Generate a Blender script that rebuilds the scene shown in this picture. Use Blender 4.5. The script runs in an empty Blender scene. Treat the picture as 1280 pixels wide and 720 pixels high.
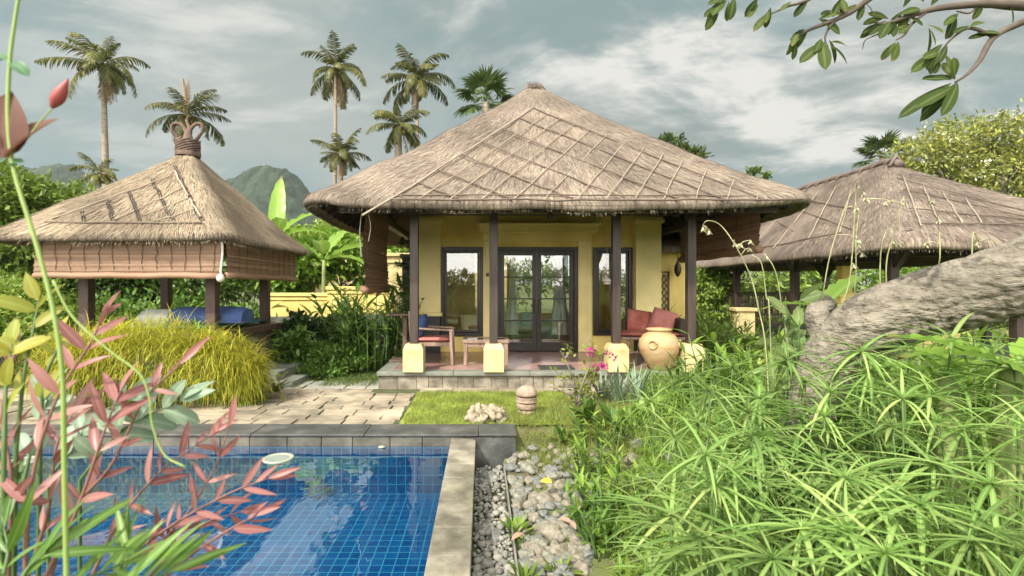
import bpy, math, random
import numpy as np
from math import radians, sin, cos, pi
from mathutils import Vector, noise as mnoise

SC = bpy.context.scene
COL = SC.collection
F, CX, CY, EYE = 630.0, 602.0, 360.0, 1.77      # focal length in px, vanishing point, eye height


def P(px, py, D):
    """a point seen at (px, py) that stands D metres from the camera"""
    return np.array([(px - CX) * D / F, D, EYE - (py - CY) * D / F])


def rs(seed):
    return np.random.RandomState(seed)


def nrm(a):
    a = np.asarray(a, float)
    return a / np.maximum(np.linalg.norm(a, axis=-1, keepdims=True), 1e-9)


# ------------------------------------------------------------------ materials
MATS = {}


def mat(name, cols, scale=4.0, rough=0.7, bump=0.0, bscale=None, stretch=(1, 1, 1), coord='Object', island=0.0,
        transl=0.0, spec=0.5, metal=0.0, detail=6.0, lo=0.3, hi=0.7, coat=0.0, bdist=0.02, sheen=0.0, patch=None, leaf=False):
    if name in MATS:
        return MATS[name]
    m = bpy.data.materials.new(name)
    m.use_nodes = True
    nt = m.node_tree
    N, L = nt.nodes, nt.links
    N.clear()
    out = N.new('ShaderNodeOutputMaterial')
    bs = N.new('ShaderNodeBsdfPrincipled')
    tc = N.new('ShaderNodeTexCoord')
    mp = N.new('ShaderNodeMapping')
    mp.inputs['Scale'].default_value = stretch
    L.new(tc.outputs[coord], mp.inputs['Vector'])
    nz = N.new('ShaderNodeTexNoise')
    nz.inputs['Scale'].default_value = scale
    nz.inputs['Detail'].default_value = detail
    nz.inputs['Roughness'].default_value = 0.62
    L.new(mp.outputs[0], nz.inputs['Vector'])
    mr = N.new('ShaderNodeMapRange')
    mr.inputs['From Min'].default_value = lo
    mr.inputs['From Max'].default_value = hi
    L.new(nz.outputs['Fac'], mr.inputs['Value'])
    fac = mr.outputs[0]
    if island > 0:
        g = N.new('ShaderNodeNewGeometry')
        mx = N.new('ShaderNodeMix')
        mx.inputs['Factor'].default_value = island
        L.new(fac, mx.inputs['A'])
        L.new(g.outputs['Random Per Island'], mx.inputs['B'])
        fac = mx.outputs['Result']
    rp = N.new('ShaderNodeValToRGB')
    cr = rp.color_ramp
    while len(cr.elements) < len(cols):
        cr.elements.new(0.5)
    for i, c in enumerate(cols):
        cr.elements[i].position = i / max(1, len(cols) - 1)
        cr.elements[i].color = (*c, 1)
    L.new(fac, rp.inputs[0])
    colr = rp.outputs[0]
    if patch:                                   # weathering in larger patches
        pn = N.new('ShaderNodeTexNoise')
        pn.inputs['Scale'].default_value = patch[0]
        pn.inputs['Detail'].default_value = 4
        L.new(tc.outputs['Object'], pn.inputs['Vector'])
        pr_ = N.new('ShaderNodeMapRange')
        pr_.inputs['From Min'].default_value = 0.36
        pr_.inputs['From Max'].default_value = 0.64
        pr_.inputs['To Min'].default_value = 1 - patch[1]
        pr_.inputs['To Max'].default_value = 1 + patch[1] * 0.5
        L.new(pn.outputs['Fac'], pr_.inputs['Value'])
        vm = N.new('ShaderNodeVectorMath')
        vm.operation = 'SCALE'
        L.new(colr, vm.inputs[0])
        L.new(pr_.outputs[0], vm.inputs['Scale'])
        colr = vm.outputs[0]
    if leaf:                                    # pale midrib, some brown tips
        uvm = N.new('ShaderNodeUVMap')
        sx = N.new('ShaderNodeSeparateXYZ')
        L.new(uvm.outputs[0], sx.inputs[0])
        ab = N.new('ShaderNodeMath')
        ab.operation = 'ABSOLUTE'
        L.new(sx.outputs[1], ab.inputs[0])
        m1 = N.new('ShaderNodeMapRange')
        for k_, v_ in zip(('From Min', 'From Max', 'To Min', 'To Max'), (0.03, 0.13, 0.30, 0.0)):
            m1.inputs[k_].default_value = v_
        L.new(ab.outputs[0], m1.inputs['Value'])
        x1 = N.new('ShaderNodeMix')
        x1.data_type = 'RGBA'
        L.new(m1.outputs[0], x1.inputs[0])
        L.new(colr, x1.inputs[6])
        x1.inputs[7].default_value = (*[min(1, 0.10 + 1.5 * c_) for c_ in cols[-1]], 1)
        gi = N.new('ShaderNodeNewGeometry')
        m2 = N.new('ShaderNodeMapRange')
        for k_, v_ in zip(('From Min', 'From Max', 'To Min', 'To Max'), (0.72, 0.9, 0.0, 1.0)):
            m2.inputs[k_].default_value = v_
        L.new(gi.outputs['Random Per Island'], m2.inputs['Value'])
        m3 = N.new('ShaderNodeMapRange')
        for k_, v_ in zip(('From Min', 'From Max', 'To Min', 'To Max'), (0.80, 0.98, 0.0, 0.8)):
            m3.inputs[k_].default_value = v_
        L.new(sx.outputs[0], m3.inputs['Value'])
        mm = N.new('ShaderNodeMath')
        mm.operation = 'MULTIPLY'
        L.new(m2.outputs[0], mm.inputs[0])
        L.new(m3.outputs[0], mm.inputs[1])
        x2 = N.new('ShaderNodeMix')
        x2.data_type = 'RGBA'
        L.new(mm.outputs[0], x2.inputs[0])
        L.new(x1.outputs[2], x2.inputs[6])
        x2.inputs[7].default_value = (0.24, 0.16, 0.07, 1)
        colr = x2.outputs[2]
        oi = N.new('ShaderNodeObjectInfo')      # each plant a little lighter or darker than the next
        m5 = N.new('ShaderNodeMapRange')
        m5.inputs['To Min'].default_value = 0.68
        m5.inputs['To Max'].default_value = 1.2
        L.new(oi.outputs['Random'], m5.inputs['Value'])
        v5 = N.new('ShaderNodeVectorMath')
        v5.operation = 'SCALE'
        L.new(colr, v5.inputs[0])
        L.new(m5.outputs[0], v5.inputs['Scale'])
        colr = v5.outputs[0]
    L.new(colr, bs.inputs['Base Color'])
    bs.inputs['Roughness'].default_value = rough
    bs.inputs['Specular IOR Level'].default_value = spec
    bs.inputs['Metallic'].default_value = metal
    bs.inputs['Coat Weight'].default_value = coat
    if sheen:
        bs.inputs['Sheen Weight'].default_value = sheen
    if bump > 0:
        b = N.new('ShaderNodeBump')
        b.inputs['Strength'].default_value = bump
        b.inputs['Distance'].default_value = bdist
        n2 = nz
        if bscale:
            n2 = N.new('ShaderNodeTexNoise')
            n2.inputs['Scale'].default_value = bscale
            n2.inputs['Detail'].default_value = 5
            L.new(mp.outputs[0], n2.inputs['Vector'])
        L.new(n2.outputs['Fac'], b.inputs['Height'])
        L.new(b.outputs[0], bs.inputs['Normal'])
    sh = bs.outputs[0]
    if transl > 0:
        tr = N.new('ShaderNodeBsdfTranslucent')
        L.new(colr, tr.inputs['Color'])
        ms = N.new('ShaderNodeMixShader')
        ms.inputs[0].default_value = transl
        L.new(sh, ms.inputs[1])
        L.new(tr.outputs[0], ms.inputs[2])
        sh = ms.outputs[0]
    L.new(sh, out.inputs[0])
    MATS[name] = m
    return m


def leafmat(name, cols, transl=0.35, rough=0.5, scale=1.2, island=0.75, spec=0.35, patch=None):
    return mat(name, cols, scale=scale, rough=rough, island=island, transl=transl, spec=spec, detail=3, patch=patch, leaf=True)


# ------------------------------------------------------------------ mesh batches
def tmpl(n=4, prof='lance', droop=0.6, fold=0.15, simple=False, wave=0.0):
    """a leaf one unit long along +x, one unit wide, bending down"""
    x = np.linspace(0, 1, n + 1)
    if prof == 'lance':
        w = np.sin(pi * x ** 0.75) ** 0.9
    elif prof == 'strap':
        w = np.minimum(1, 0.45 + x * 3) * (1 - x ** 3.0)
    elif prof == 'grass':
        w = (1 - x ** 1.6)
    elif prof == 'oval':
        w = np.sqrt(np.clip(1 - (2 * x - 1) ** 2, 0, 1))
    elif prof == 'obov':
        w = np.sin(pi * np.clip(x ** 1.45, 0, 0.985)) ** 0.55
    elif prof == 'blade':
        w = np.minimum(1, 0.5 + x * 2) * (1 - x ** 2)
    else:
        w = np.ones_like(x)
    w = np.maximum(w, 0.03)
    w[-1] = 0.03
    ang = droop * x
    dx = np.cos(ang)
    dz = -np.sin(ang)
    X = np.concatenate([[0], np.cumsum((dx[1:] + dx[:-1]) / 2 / n)])
    Z = np.concatenate([[0], np.cumsum((dz[1:] + dz[:-1]) / 2 / n)])
    V, Q = [], []
    k = 2 if simple else 3
    for i in range(n + 1):
        zz = fold * w[i] * 0.5
        wv = wave * sin(i * 2.1)
        if simple:
            V += [(X[i], -w[i] / 2, Z[i], 0), (X[i], w[i] / 2, Z[i], 0)]
        else:
            V += [(X[i], -w[i] / 2, Z[i], zz + wv * 0.2), (X[i], 0, Z[i], 0), (X[i], w[i] / 2, Z[i], zz - wv * 0.2)]
    for i in range(n):
        for j in range(k - 1):
            a = i * k + j
            Q.append((a, a + 1, a + k + 1, a + k))
    return np.array(V), np.array(Q)


class B:
    def __init__(s):
        s.v, s.q, s.t, s.n, s.uv = [], [], [], 0, []

    def add(s, V, Q=None, T=None, uv=None):
        V = np.asarray(V, float).reshape(-1, 3)
        if Q is not None and len(Q):
            s.q.append(np.asarray(Q, int).reshape(-1, 4) + s.n)
        if T is not None and len(T):
            s.t.append(np.asarray(T, int).reshape(-1, 3) + s.n)
        s.v.append(V)
        s.uv.append(np.asarray(uv, float).reshape(-1, 2) if uv is not None else np.zeros((len(V), 2)))
        s.n += len(V)
        return s

    def leaves(s, tm, pos, d, up, L, W):
        TV, TQ = tm
        k_ = 2 if len(TQ) * 2 + 2 == len(TV) else 3
        UV = np.column_stack([np.repeat(np.linspace(0, 1, len(TV) // k_), k_), np.tile(np.linspace(-0.5, 0.5, k_), len(TV) // k_)])
        pos = np.asarray(pos, float).reshape(-1, 3)
        n = len(pos)
        if n == 0:
            return s
        X = nrm(np.broadcast_to(d, (n, 3)))
        U = np.broadcast_to(np.asarray(up, float), (n, 3))
        Y = np.cross(U, X)
        bad = np.linalg.norm(Y, axis=1) < 1e-3
        if bad.any():
            Y[bad] = np.cross(np.array([0.31, 0.9, 0.2]), X[bad])
        Y = nrm(Y)
        Z = np.cross(X, Y)
        L = np.broadcast_to(np.asarray(L, float), (n,))
        W = np.broadcast_to(np.asarray(W, float), (n,))
        V = (pos[:, None, :] + (TV[None, :, 0] * L[:, None])[..., None] * X[:, None, :]
             + (TV[None, :, 1] * W[:, None])[..., None] * Y[:, None, :]
             + (TV[None, :, 2] * L[:, None] + TV[None, :, 3] * W[:, None])[..., None] * Z[:, None, :])
        k = len(TV)
        Q = (TQ[None] + (np.arange(n) * k)[:, None, None]).reshape(-1, 4)
        return s.add(V.reshape(-1, 3), Q, uv=np.tile(UV, (n, 1)))

    def box(s, x0, x1, y0, y1, z0, z1):
        V = [(x, y, z) for z in (z0, z1) for y in (y0, y1) for x in (x0, x1)]
        Q = [(0, 2, 3, 1), (4, 5, 7, 6), (0, 1, 5, 4), (2, 6, 7, 3), (0, 4, 6, 2), (1, 3, 7, 5)]
        return s.add(V, Q)

    def obox(s, c, size, rz=0.0, rx=0.0, ry=0.0):
        """box centred on c, turned"""
        h = np.array(size) / 2
        V = np.array([(x, y, z) for z in (-h[2], h[2]) for y in (-h[1], h[1]) for x in (-h[0], h[0])])
        from mathutils import Euler
        R = np.array(Euler((rx, ry, rz)).to_matrix())
        V = V @ R.T + np.array(c)
        Q = [(0, 2, 3, 1), (4, 5, 7, 6), (0, 1, 5, 4), (2, 6, 7, 3), (0, 4, 6, 2), (1, 3, 7, 5)]
        return s.add(V, Q)

    def bar(s, a, b, w, h):
        """box-section bar from a to b"""
        a, b = np.array(a, float), np.array(b, float)
        d = nrm(b - a)
        up = np.array([0, 0, 1.0]) if abs(d[2]) < 0.95 else np.array([0, 1.0, 0])
        y = nrm(np.cross(up, d)) * w / 2
        z = nrm(np.cross(d, y)) * h / 2
        V = [p + i * y + j * z for p in (a, b) for i, j in ((-1, -1), (1, -1), (1, 1), (-1, 1))]
        Q = [(3, 2, 1, 0), (4, 5, 6, 7), (0, 1, 5, 4), (1, 2, 6, 5), (2, 3, 7, 6), (3, 0, 4, 7)]
        return s.add(V, Q)

    def tube(s, pts, r, n=8, cap=True, jit=0.0, seed=0):
        pts = np.asarray(pts, float)
        m = len(pts)
        r = np.broadcast_to(np.asarray(r, float), (m,))
        T = nrm(np.gradient(pts, axis=0))
        up = np.array([0.13, 0.27, 0.95])
        if abs(np.dot(T[0], up)) > 0.9:
            up = np.array([0.95, 0.2, 0.1])
        V = []
        R = rs(seed)
        u = nrm(np.cross(up, T[0]))
        for i in range(m):
            u = nrm(u - T[i] * np.dot(u, T[i]))
            w = np.cross(T[i], u)
            a = np.arange(n) * 2 * pi / n
            rr = r[i] * (1 + jit * R.uniform(-1, 1, n))
            V.append(pts[i] + (np.cos(a) * rr)[:, None] * u + (np.sin(a) * rr)[:, None] * w)
        V = np.concatenate(V)
        Q = [(i * n + j, i * n + (j + 1) % n, (i + 1) * n + (j + 1) % n, (i + 1) * n + j) for i in range(m - 1) for j in range(n)]
        T3 = []
        if cap:
            V = np.concatenate([V, pts[:1], pts[-1:]])
            k = m * n
            T3 = [(k, (j + 1) % n, j) for j in range(n)] + [(k + 1, (m - 1) * n + j, (m - 1) * n + (j + 1) % n) for j in range(n)]
        return s.add(V, Q, T3)

    def lathe(s, prof, c, n=32, sx=1, sy=1):
        """prof: (radius, z) from bottom to top"""
        a = np.arange(n) * 2 * pi / n
        V = np.concatenate([np.stack([c[0] + sx * r * np.cos(a), c[1] + sy * r * np.sin(a), np.full(n, c[2] + z)], 1) for r, z in prof])
        m = len(prof)
        Q = [(i * n + j, i * n + (j + 1) % n, (i + 1) * n + (j + 1) % n, (i + 1) * n + j) for i in range(m - 1) for j in range(n)]
        return s.add(V, Q)

    def build(s, name, m, parent=None, smooth=False, bevel=0.0, uv=False, off=None, subsurf=0):
        V = np.concatenate(s.v) if s.v else np.zeros((0, 3))
        if off is None:
            off = ROOTLOC(parent)
        V = V - np.asarray(off)
        q = np.concatenate(s.q) if s.q else np.zeros((0, 4), int)
        t = np.concatenate(s.t) if s.t else np.zeros((0, 3), int)
        me = bpy.data.meshes.new(name)
        me.vertices.add(len(V))
        me.vertices.foreach_set('co', V.astype(np.float32).ravel())
        loops = np.concatenate([q.ravel(), t.ravel()]).astype(np.int32)
        me.loops.add(len(loops))
        me.loops.foreach_set('vertex_index', loops)
        me.polygons.add(len(q) + len(t))
        st = np.concatenate([np.arange(len(q)) * 4, len(q) * 4 + np.arange(len(t)) * 3]).astype(np.int32)
        me.polygons.foreach_set('loop_start', st)
        if name in ('foliage', 'crown', 'leaf', 'leaf_umbrella', 'lower_foliage', 'flowers', 'flower_cluster', 'bell', 'red_leaf', 'fallen_leaf'):
            smooth = True
        me.polygons.foreach_set('use_smooth', np.full(len(q) + len(t), bool(smooth)))
        if True:
            U = np.concatenate(s.uv)
            lay = me.uv_layers.new(name='UVMap')
            lay.data.foreach_set('uv', U[loops].astype(np.float32).ravel())
        me.update(calc_edges=True)
        me.validate()
        me.materials.append(m)
        o = bpy.data.objects.new(name, me)
        COL.objects.link(o)
        if parent is not None:
            o.parent = parent
        else:
            o.location = off
        if bevel:
            md = o.modifiers.new('Bevel', 'BEVEL')
            md.width = bevel
            md.segments = 2
            md.limit_method = 'ANGLE'
        if subsurf:
            md = o.modifiers.new('Subdiv', 'SUBSURF')
            md.levels = md.render_levels = subsurf
        return o


def ROOTLOC(o):
    if o is None:
        return np.zeros(3)
    while o.parent is not None:
        o = o.parent
    return np.array(o.location)


def tag(o, label=None, cat=None, group=None, kind=None):
    if label:
        o['label'] = label
    if cat:
        o['category'] = cat
    if group:
        o['group'] = group
    if kind:
        o['kind'] = kind
    return o


def thing(name, label, cat, loc=(0, 0, 0), group=None, kind=None):
    e = bpy.data.objects.new(name, None)
    COL.objects.link(e)
    e.location = tuple(float(v) for v in loc)
    e.empty_display_size = 0.1
    return tag(e, label, cat, group, kind)


def single(b, name, label, cat, m, loc=(0, 0, 0), group=None, kind=None, **kw):
    """a thing that is one mesh, origin at loc"""
    o = b.build(name, m, None, off=np.array(loc, float), **kw)
    return tag(o, label, cat, group, kind)


def dup(root, loc, rz=None, scale=None, label=None, group=None):
    r = root.copy()
    COL.objects.link(r)
    r.location = tuple(float(v) for v in loc)
    if rz is not None:
        r.rotation_euler = (r.rotation_euler[0], r.rotation_euler[1], rz)
    if scale is not None:
        r.scale = (scale,) * 3 if np.isscalar(scale) else tuple(scale)
    if label:
        r['label'] = label
    if group:
        r['group'] = group
    for ch in root.children:
        c = ch.copy()
        COL.objects.link(c)
        c.parent = r
        for g in ch.children:
            d = g.copy()
            COL.objects.link(d)
            d.parent = c
    return r


def spline(pts, n=24):
    """smooth curve through points (Catmull-Rom)"""
    pts = np.asarray(pts, float)
    p = np.concatenate([[2 * pts[0] - pts[1]], pts, [2 * pts[-1] - pts[-2]]])
    m = len(pts) - 1
    out = []
    for u in np.linspace(0, m, n):
        i = min(int(u), m - 1)
        t = u - i
        a, b, c, d = p[i], p[i + 1], p[i + 2], p[i + 3]
        out.append(0.5 * (2 * b + (c - a) * t + (2 * a - 5 * b + 4 * c - d) * t * t + (3 * b - a - 3 * c + d) * t ** 3))
    return np.array(out)


def fn(x, y, z=0.0, s=1.0):
    return mnoise.noise(Vector((x * s, y * s, z * s)))
# ------------------------------------------------------------------ camera, sky, sun
cam = bpy.data.cameras.new('camera')
cam.sensor_width = 36.0
cam.lens = 36.0 * F / 1280.0
cam.shift_x = (640 - CX) / 1280.0
cam.clip_start = 0.05
cam.clip_end = 5000
co = bpy.data.objects.new('camera', cam)
COL.objects.link(co)
co.location = (0, 0, EYE)
co.rotation_euler = (pi / 2, 0, 0)
SC.camera = co
cam.dof.use_dof = True
cam.dof.focus_distance = 5.0
cam.dof.aperture_fstop = 2.8

SUN_EL, SUN_AZ = radians(46), math.atan2(-0.62, -0.80)      # behind the camera, to the left
sdir = Vector((sin(SUN_AZ) * cos(SUN_EL), cos(SUN_AZ) * cos(SUN_EL), sin(SUN_EL)))
sl = bpy.data.lights.new('sun', 'SUN')
sl.energy = 3.5
sl.angle = radians(1.2)
sl.color = (1.0, 0.93, 0.82)
so = bpy.data.objects.new('sun', sl)
COL.objects.link(so)
so.rotation_euler = sdir.to_track_quat('Z', 'Y').to_euler()
so.location = (-20, -20, 30)

w = bpy.data.worlds.new('World')
SC.world = w
w.use_nodes = True
nt = w.node_tree
N, L = nt.nodes, nt.links
N.clear()
wo = N.new('ShaderNodeOutputWorld')
bg = N.new('ShaderNodeBackground')
bg.inputs['Strength'].default_value = 0.15
sky = N.new('ShaderNodeTexSky')
sky.sky_type = 'NISHITA'
sky.sun_disc = False
sky.sun_elevation = SUN_EL
sky.sun_rotation = SUN_AZ
sky.air_density = 1.0
sky.dust_density = 2.0
tc = N.new('ShaderNodeTexCoord')
sep = N.new('ShaderNodeSeparateXYZ')
L.new(tc.outputs['Generated'], sep.inputs[0])


def math_n(op, a, b=None, c=None):
    m = N.new('ShaderNodeMath')
    m.operation = op
    for i, v in enumerate((a, b, c)):
        if v is None:
            continue
        if isinstance(v, (int, float)):
            m.inputs[i].default_value = v
        else:
            L.new(v, m.inputs[i])
    return m.outputs[0]


den = math_n('ADD', math_n('MAXIMUM', sep.outputs[2], 0.0), 0.22)
cu = math_n('DIVIDE', sep.outputs[0], den)
cv = math_n('DIVIDE', sep.outputs[1], den)
cmb = N.new('ShaderNodeCombineXYZ')
L.new(cu, cmb.inputs[0])
L.new(cv, cmb.inputs[1])


def cloud_noise(scale, loc, rot, sc, detail=8, rough=0.6, dist=0.3):
    mp = N.new('ShaderNodeMapping')
    mp.inputs['Location'].default_value = loc
    mp.inputs['Rotation'].default_value = (0, 0, rot)
    mp.inputs['Scale'].default_value = sc
    L.new(cmb.outputs[0], mp.inputs[0])
    nz = N.new('ShaderNodeTexNoise')
    nz.inputs['Scale'].default_value = scale
    nz.inputs['Detail'].default_value = detail
    nz.inputs['Roughness'].default_value = rough
    nz.inputs['Distortion'].default_value = dist
    L.new(mp.outputs[0], nz.inputs['Vector'])
    return nz.outputs['Fac']


def rng(v, a, b, c=0.0, d=1.0):
    m = N.new('ShaderNodeMapRange')
    m.interpolation_type = 'SMOOTHSTEP'
    L.new(v, m.inputs['Value'])
    for k, x in zip(('From Min', 'From Max', 'To Min', 'To Max'), (a, b, c, d)):
        m.inputs[k].default_value = x
    return m.outputs[0]


def mixc(fac, a, b):
    m = N.new('ShaderNodeMix')
    m.data_type = 'RGBA'
    for k, v in ((0, fac), (6, a), (7, b)):
        if isinstance(v, (tuple, list)):
            m.inputs[k].default_value = (*v, 1)
        elif isinstance(v, (int, float)):
            m.inputs[k].default_value = v
        else:
            L.new(v, m.inputs[k])
    return m.outputs[2]


def blob(d, inner, outer):
    """soft mask round a direction in the sky"""
    d = Vector(d).normalized()
    vm = N.new('ShaderNodeVectorMath')
    vm.operation = 'DOT_PRODUCT'
    L.new(tc.outputs['Generated'], vm.inputs[0])
    vm.inputs[1].default_value = d
    return rng(vm.outputs['Value'], cos(outer), cos(inner))


n1 = cloud_noise(0.8, (3.1, 1.7, 0), 0.5, (1.0, 1.0, 1), 10, 0.58, 0.4)
n2 = cloud_noise(2.1, (7.3, 4.2, 0), 0.6, (0.85, 1.2, 1), 12, 0.6, 0.3)
n3 = cloud_noise(0.5, (1.4, 9.2, 0), 0.2, (1, 1, 1), 5, 0.5, 0.2)
base = mixc(0.05, (1.02, 1.40, 1.38), sky.outputs[0])                   # thin veil over blue
grey = mixc(rng(n1, 0.40, 0.60), base, (1.6, 1.78, 1.70))                # grey cloud
grey = mixc(math_n('MULTIPLY', rng(n3, 0.42, 0.62), 0.6), grey, (0.9, 1.12, 1.10))
hi = math_n('MULTIPLY', rng(n2, 0.42, 0.64), math_n('MAXIMUM', blob((0.27, 1, 0.52), 0.02, 0.36),
            math_n('MAXIMUM', math_n('MULTIPLY', blob((0.85, 1, 0.25), 0.1, 0.6), 0.85), math_n('MULTIPLY', blob((-0.5, 1, 0.75), 0.1, 0.4), 0.5))))
hi = math_n('ADD', hi, math_n('MULTIPLY', rng(n2, 0.50, 0.64), 0.3))
sk = mixc(hi, grey, (3.0, 2.95, 2.78))
sk = mixc(blob(sdir + Vector((0.15, -0.1, -0.3)), 0.4, 1.7), sk, (11.0, 10.5, 9.7))     # glow round the sun behind the camera, added as fill for the facade
sk = mixc(blob((-0.15, -1.0, 0.14), 0.25, 0.95), sk, (18.0, 17.3, 16.0))     # second added glow, low behind the camera, to light under the eaves
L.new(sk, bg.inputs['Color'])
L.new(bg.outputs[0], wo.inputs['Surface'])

SC.view_settings.view_transform = 'Standard'
SC.view_settings.look = 'None'
SC.view_settings.exposure = 0.86
SC.view_settings.gamma = 1.0
SC.view_settings.use_curve_mapping = False
SC.cycles.use_denoising = True
SC.cycles.max_bounces = 8
SC.cycles.diffuse_bounces = 4
SC.cycles.glossy_bounces = 4
SC.cycles.transparent_max_bounces = 12
SC.cycles.transmission_bounces = 6
SC.cycles.volume_bounces = 0
SC.cycles.caustics_reflective = False
SC.cycles.caustics_refractive = False
SC.cycles.sample_clamp_indirect = 6.0
SC.cycles.use_adaptive_sampling = True
SC.cycles.adaptive_threshold = 0.02

# ------------------------------------------------------------------ materials of the place
M_soil = mat('soil', [(0.05, 0.045, 0.025), (0.11, 0.10, 0.045), (0.10, 0.14, 0.035), (0.15, 0.13, 0.07)], scale=2.2, rough=0.95, bump=0.5, bscale=30)
M_lawnbase = mat('lawn_soil', [(0.16, 0.20, 0.03), (0.26, 0.30, 0.05)], scale=9, rough=0.95)
M_darkstone = mat('dark_stone', [(0.03, 0.033, 0.031), (0.068, 0.07, 0.065), (0.15, 0.147, 0.13)], scale=3.0, rough=0.6, bump=0.3, bscale=22, island=0.25)
M_coping = mat('coping_stone', [(0.065, 0.062, 0.045), (0.16, 0.148, 0.105), (0.27, 0.245, 0.185), (0.10, 0.10, 0.085)], scale=4, rough=0.8, bump=0.4, bscale=28, island=0.45, patch=(3.0, 0.4))
M_paver = mat('sand_paver', [(0.10, 0.095, 0.065), (0.24, 0.21, 0.15), (0.37, 0.31, 0.22), (0.19, 0.185, 0.15)], scale=3.2, rough=0.85, bump=0.5, bscale=18, island=0.45, patch=(1.4, 0.45))
M_joint = mat('paver_joint', [(0.04, 0.05, 0.02), (0.10, 0.11, 0.045)], scale=6, rough=1.0)
M_pebble = mat('pebble', [(0.09, 0.095, 0.085), (0.19, 0.19, 0.165), (0.29, 0.28, 0.24), (0.21, 0.175, 0.13)], scale=5, rough=0.75, bump=0.12, bscale=40, island=0.7)
M_boulder = mat('river_stone', [(0.10, 0.105, 0.085), (0.19, 0.19, 0.15), (0.28, 0.27, 0.21)], scale=4, rough=0.8, bump=0.25, bscale=26)
M_boulder2 = mat('river_stone_dark', [(0.075, 0.08, 0.075), (0.15, 0.155, 0.145), (0.22, 0.22, 0.20)], scale=4, rough=0.8, bump=0.25, bscale=26)
M_boulder3 = mat('river_stone_warm', [(0.13, 0.115, 0.085), (0.21, 0.19, 0.145), (0.29, 0.26, 0.20)], scale=4, rough=0.8, bump=0.25, bscale=26)
M_hill = mat('hill_forest', [(0.004, 0.012, 0.007), (0.015, 0.032, 0.017), (0.035, 0.052, 0.028)], scale=0.09, rough=0.95, bump=0.8, bscale=0.2, bdist=3.0)

# ------------------------------------------------------------------ ground, one sheet
LEDGE0, LEDGE1 = 5.96, 6.42


def ss(a, b, x):
    t = min(1, max(0, (x - a) / (b - a)))
    return t * t * (3 - 2 * t)


def gh(x, y):
    """height of the ground"""
    z = 0.0
    if -0.12 <= x < 0.26 and 1.2 < y < 6.06:
        return -0.37
    if x >= 0.26 and 0.6 < y < 7.2:
        k = 1 - ss(5.5, 6.6, y)
        z = -0.34 + 0.40 * ss(0.4, 2.3, x)
        z = z * k + 0.02 * (1 - k)
        z += 0.05 * fn(x, y, 0.3, 1.9) * ss(0.3, 0.8, x)
    elif x > 2.2 and y < 8.2:
        z += 0.07 * fn(x, y, 0.3, 1.2)
    if x < -2.2 and y > 9.0:
        z += 0.03 * fn(x, y, 1, 0.9)
    d = math.hypot(x, y)
    if d > 60:
        z += min(6.0, (d - 60) * 0.012)
    return z


xs = sorted(set([-8.15, -0.1, 0.255, 0.265] + [round(v, 3) for v in np.arange(-12, 14.01, 0.25)] + [round(v, 3) for v in np.arange(0.3, 3, 0.12)] + [s * v for s in (-1, 1) for v in (18, 26, 40, 60, 100, 180, 320, 600, 1200, 2500)]))
ys = sorted(set([1.35, 6.05] + [round(v, 3) for v in np.arange(-3, 20.01, 0.25)] + [round(v, 3) for v in np.arange(1.5, 6.8, 0.13)] + [26, 34, 48, 60, 80, 120, 200, 320, 600, 1200, 2500, -6, -10, -16, -26, -50, -100, -300, -1000, -2500]))
V = np.array([(x, y, gh(x, y)) for y in ys for x in xs])
nx = len(xs)
Q = []
for j in range(len(ys) - 1):
    for i in range(nx - 1):
        mx, my = (xs[i] + xs[i + 1]) / 2, (ys[j] + ys[j + 1]) / 2
        if -8.15 < mx < -0.1 and 1.35 < my < 6.05:
            continue
        Q.append((j * nx + i, j * nx + i + 1, (j + 1) * nx + i + 1, (j + 1) * nx + i))
tag(B().add(V, Q).build('ground', M_soil, smooth=True), kind='structure')

# ------------------------------------------------------------------ pool
m = bpy.data.materials.new('pool_tile')
m.use_nodes = True
nt2 = m.node_tree
N2, L2 = nt2.nodes, nt2.links
bs = N2['Principled BSDF']
uvn = N2.new('ShaderNodeUVMap')
bk = N2.new('ShaderNodeTexBrick')
bk.offset = 0.0
bk.inputs['Scale'].default_value = 1.0
bk.inputs['Brick Width'].default_value = 0.108
bk.inputs['Row Height'].default_value = 0.108
bk.inputs['Mortar Size'].default_value = 0.0045
bk.inputs['Mortar Smooth'].default_value = 0.1
bk.inputs['Color1'].default_value = (0.002, 0.052, 0.17, 1)
bk.inputs['Color2'].default_value = (0.003, 0.082, 0.23, 1)
bk.inputs['Mortar'].default_value = (0.06, 0.27, 0.36, 1)
L2.new(uvn.outputs[0], bk.inputs['Vector'])
L2.new(bk.outputs['Color'], bs.inputs['Base Color'])
bs.inputs['Roughness'].default_value = 0.25
M_tile = m

PX0, PX1, PY0, PY1, PZ, WZ = -8.0, -0.36, 1.5, 5.96, -0.66, -0.10


def pool_face(b, p, u, v, nu, nv):
    p, u, v = map(np.array, (p, u, v))
    lu, lv = np.linalg.norm(u), np.linalg.norm(v)
    b.add([p, p + u, p + u + v, p + v], [(0, 1, 2, 3)], uv=[(0, 0), (lu, 0), (lu, lv), (0, lv)])


pb = B()
pool_face(pb, (PX0, PY0, PZ), (PX1 - PX0, 0, 0), (0, PY1 - PY0, 0), 1, 1)
pool_face(pb, (PX1, PY1, PZ), (PX0 - PX1, 0, 0), (0, 0, 0.557), 1, 1)
pool_face(pb, (PX1, PY0, PZ), (0, PY1 - PY0, 0), (0, 0, 0.557), 1, 1)
pool_face(pb, (PX0, PY1, PZ), (0, PY0 - PY1, 0), (0, 0, 0.557), 1, 1)
pool_face(pb, (PX0, PY0, PZ), (0, 0, 0.557), (PX1 - PX0, 0, 0), 1, 1)
tag(pb.build('pool_basin', M_tile, uv=True), kind='structure')

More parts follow.
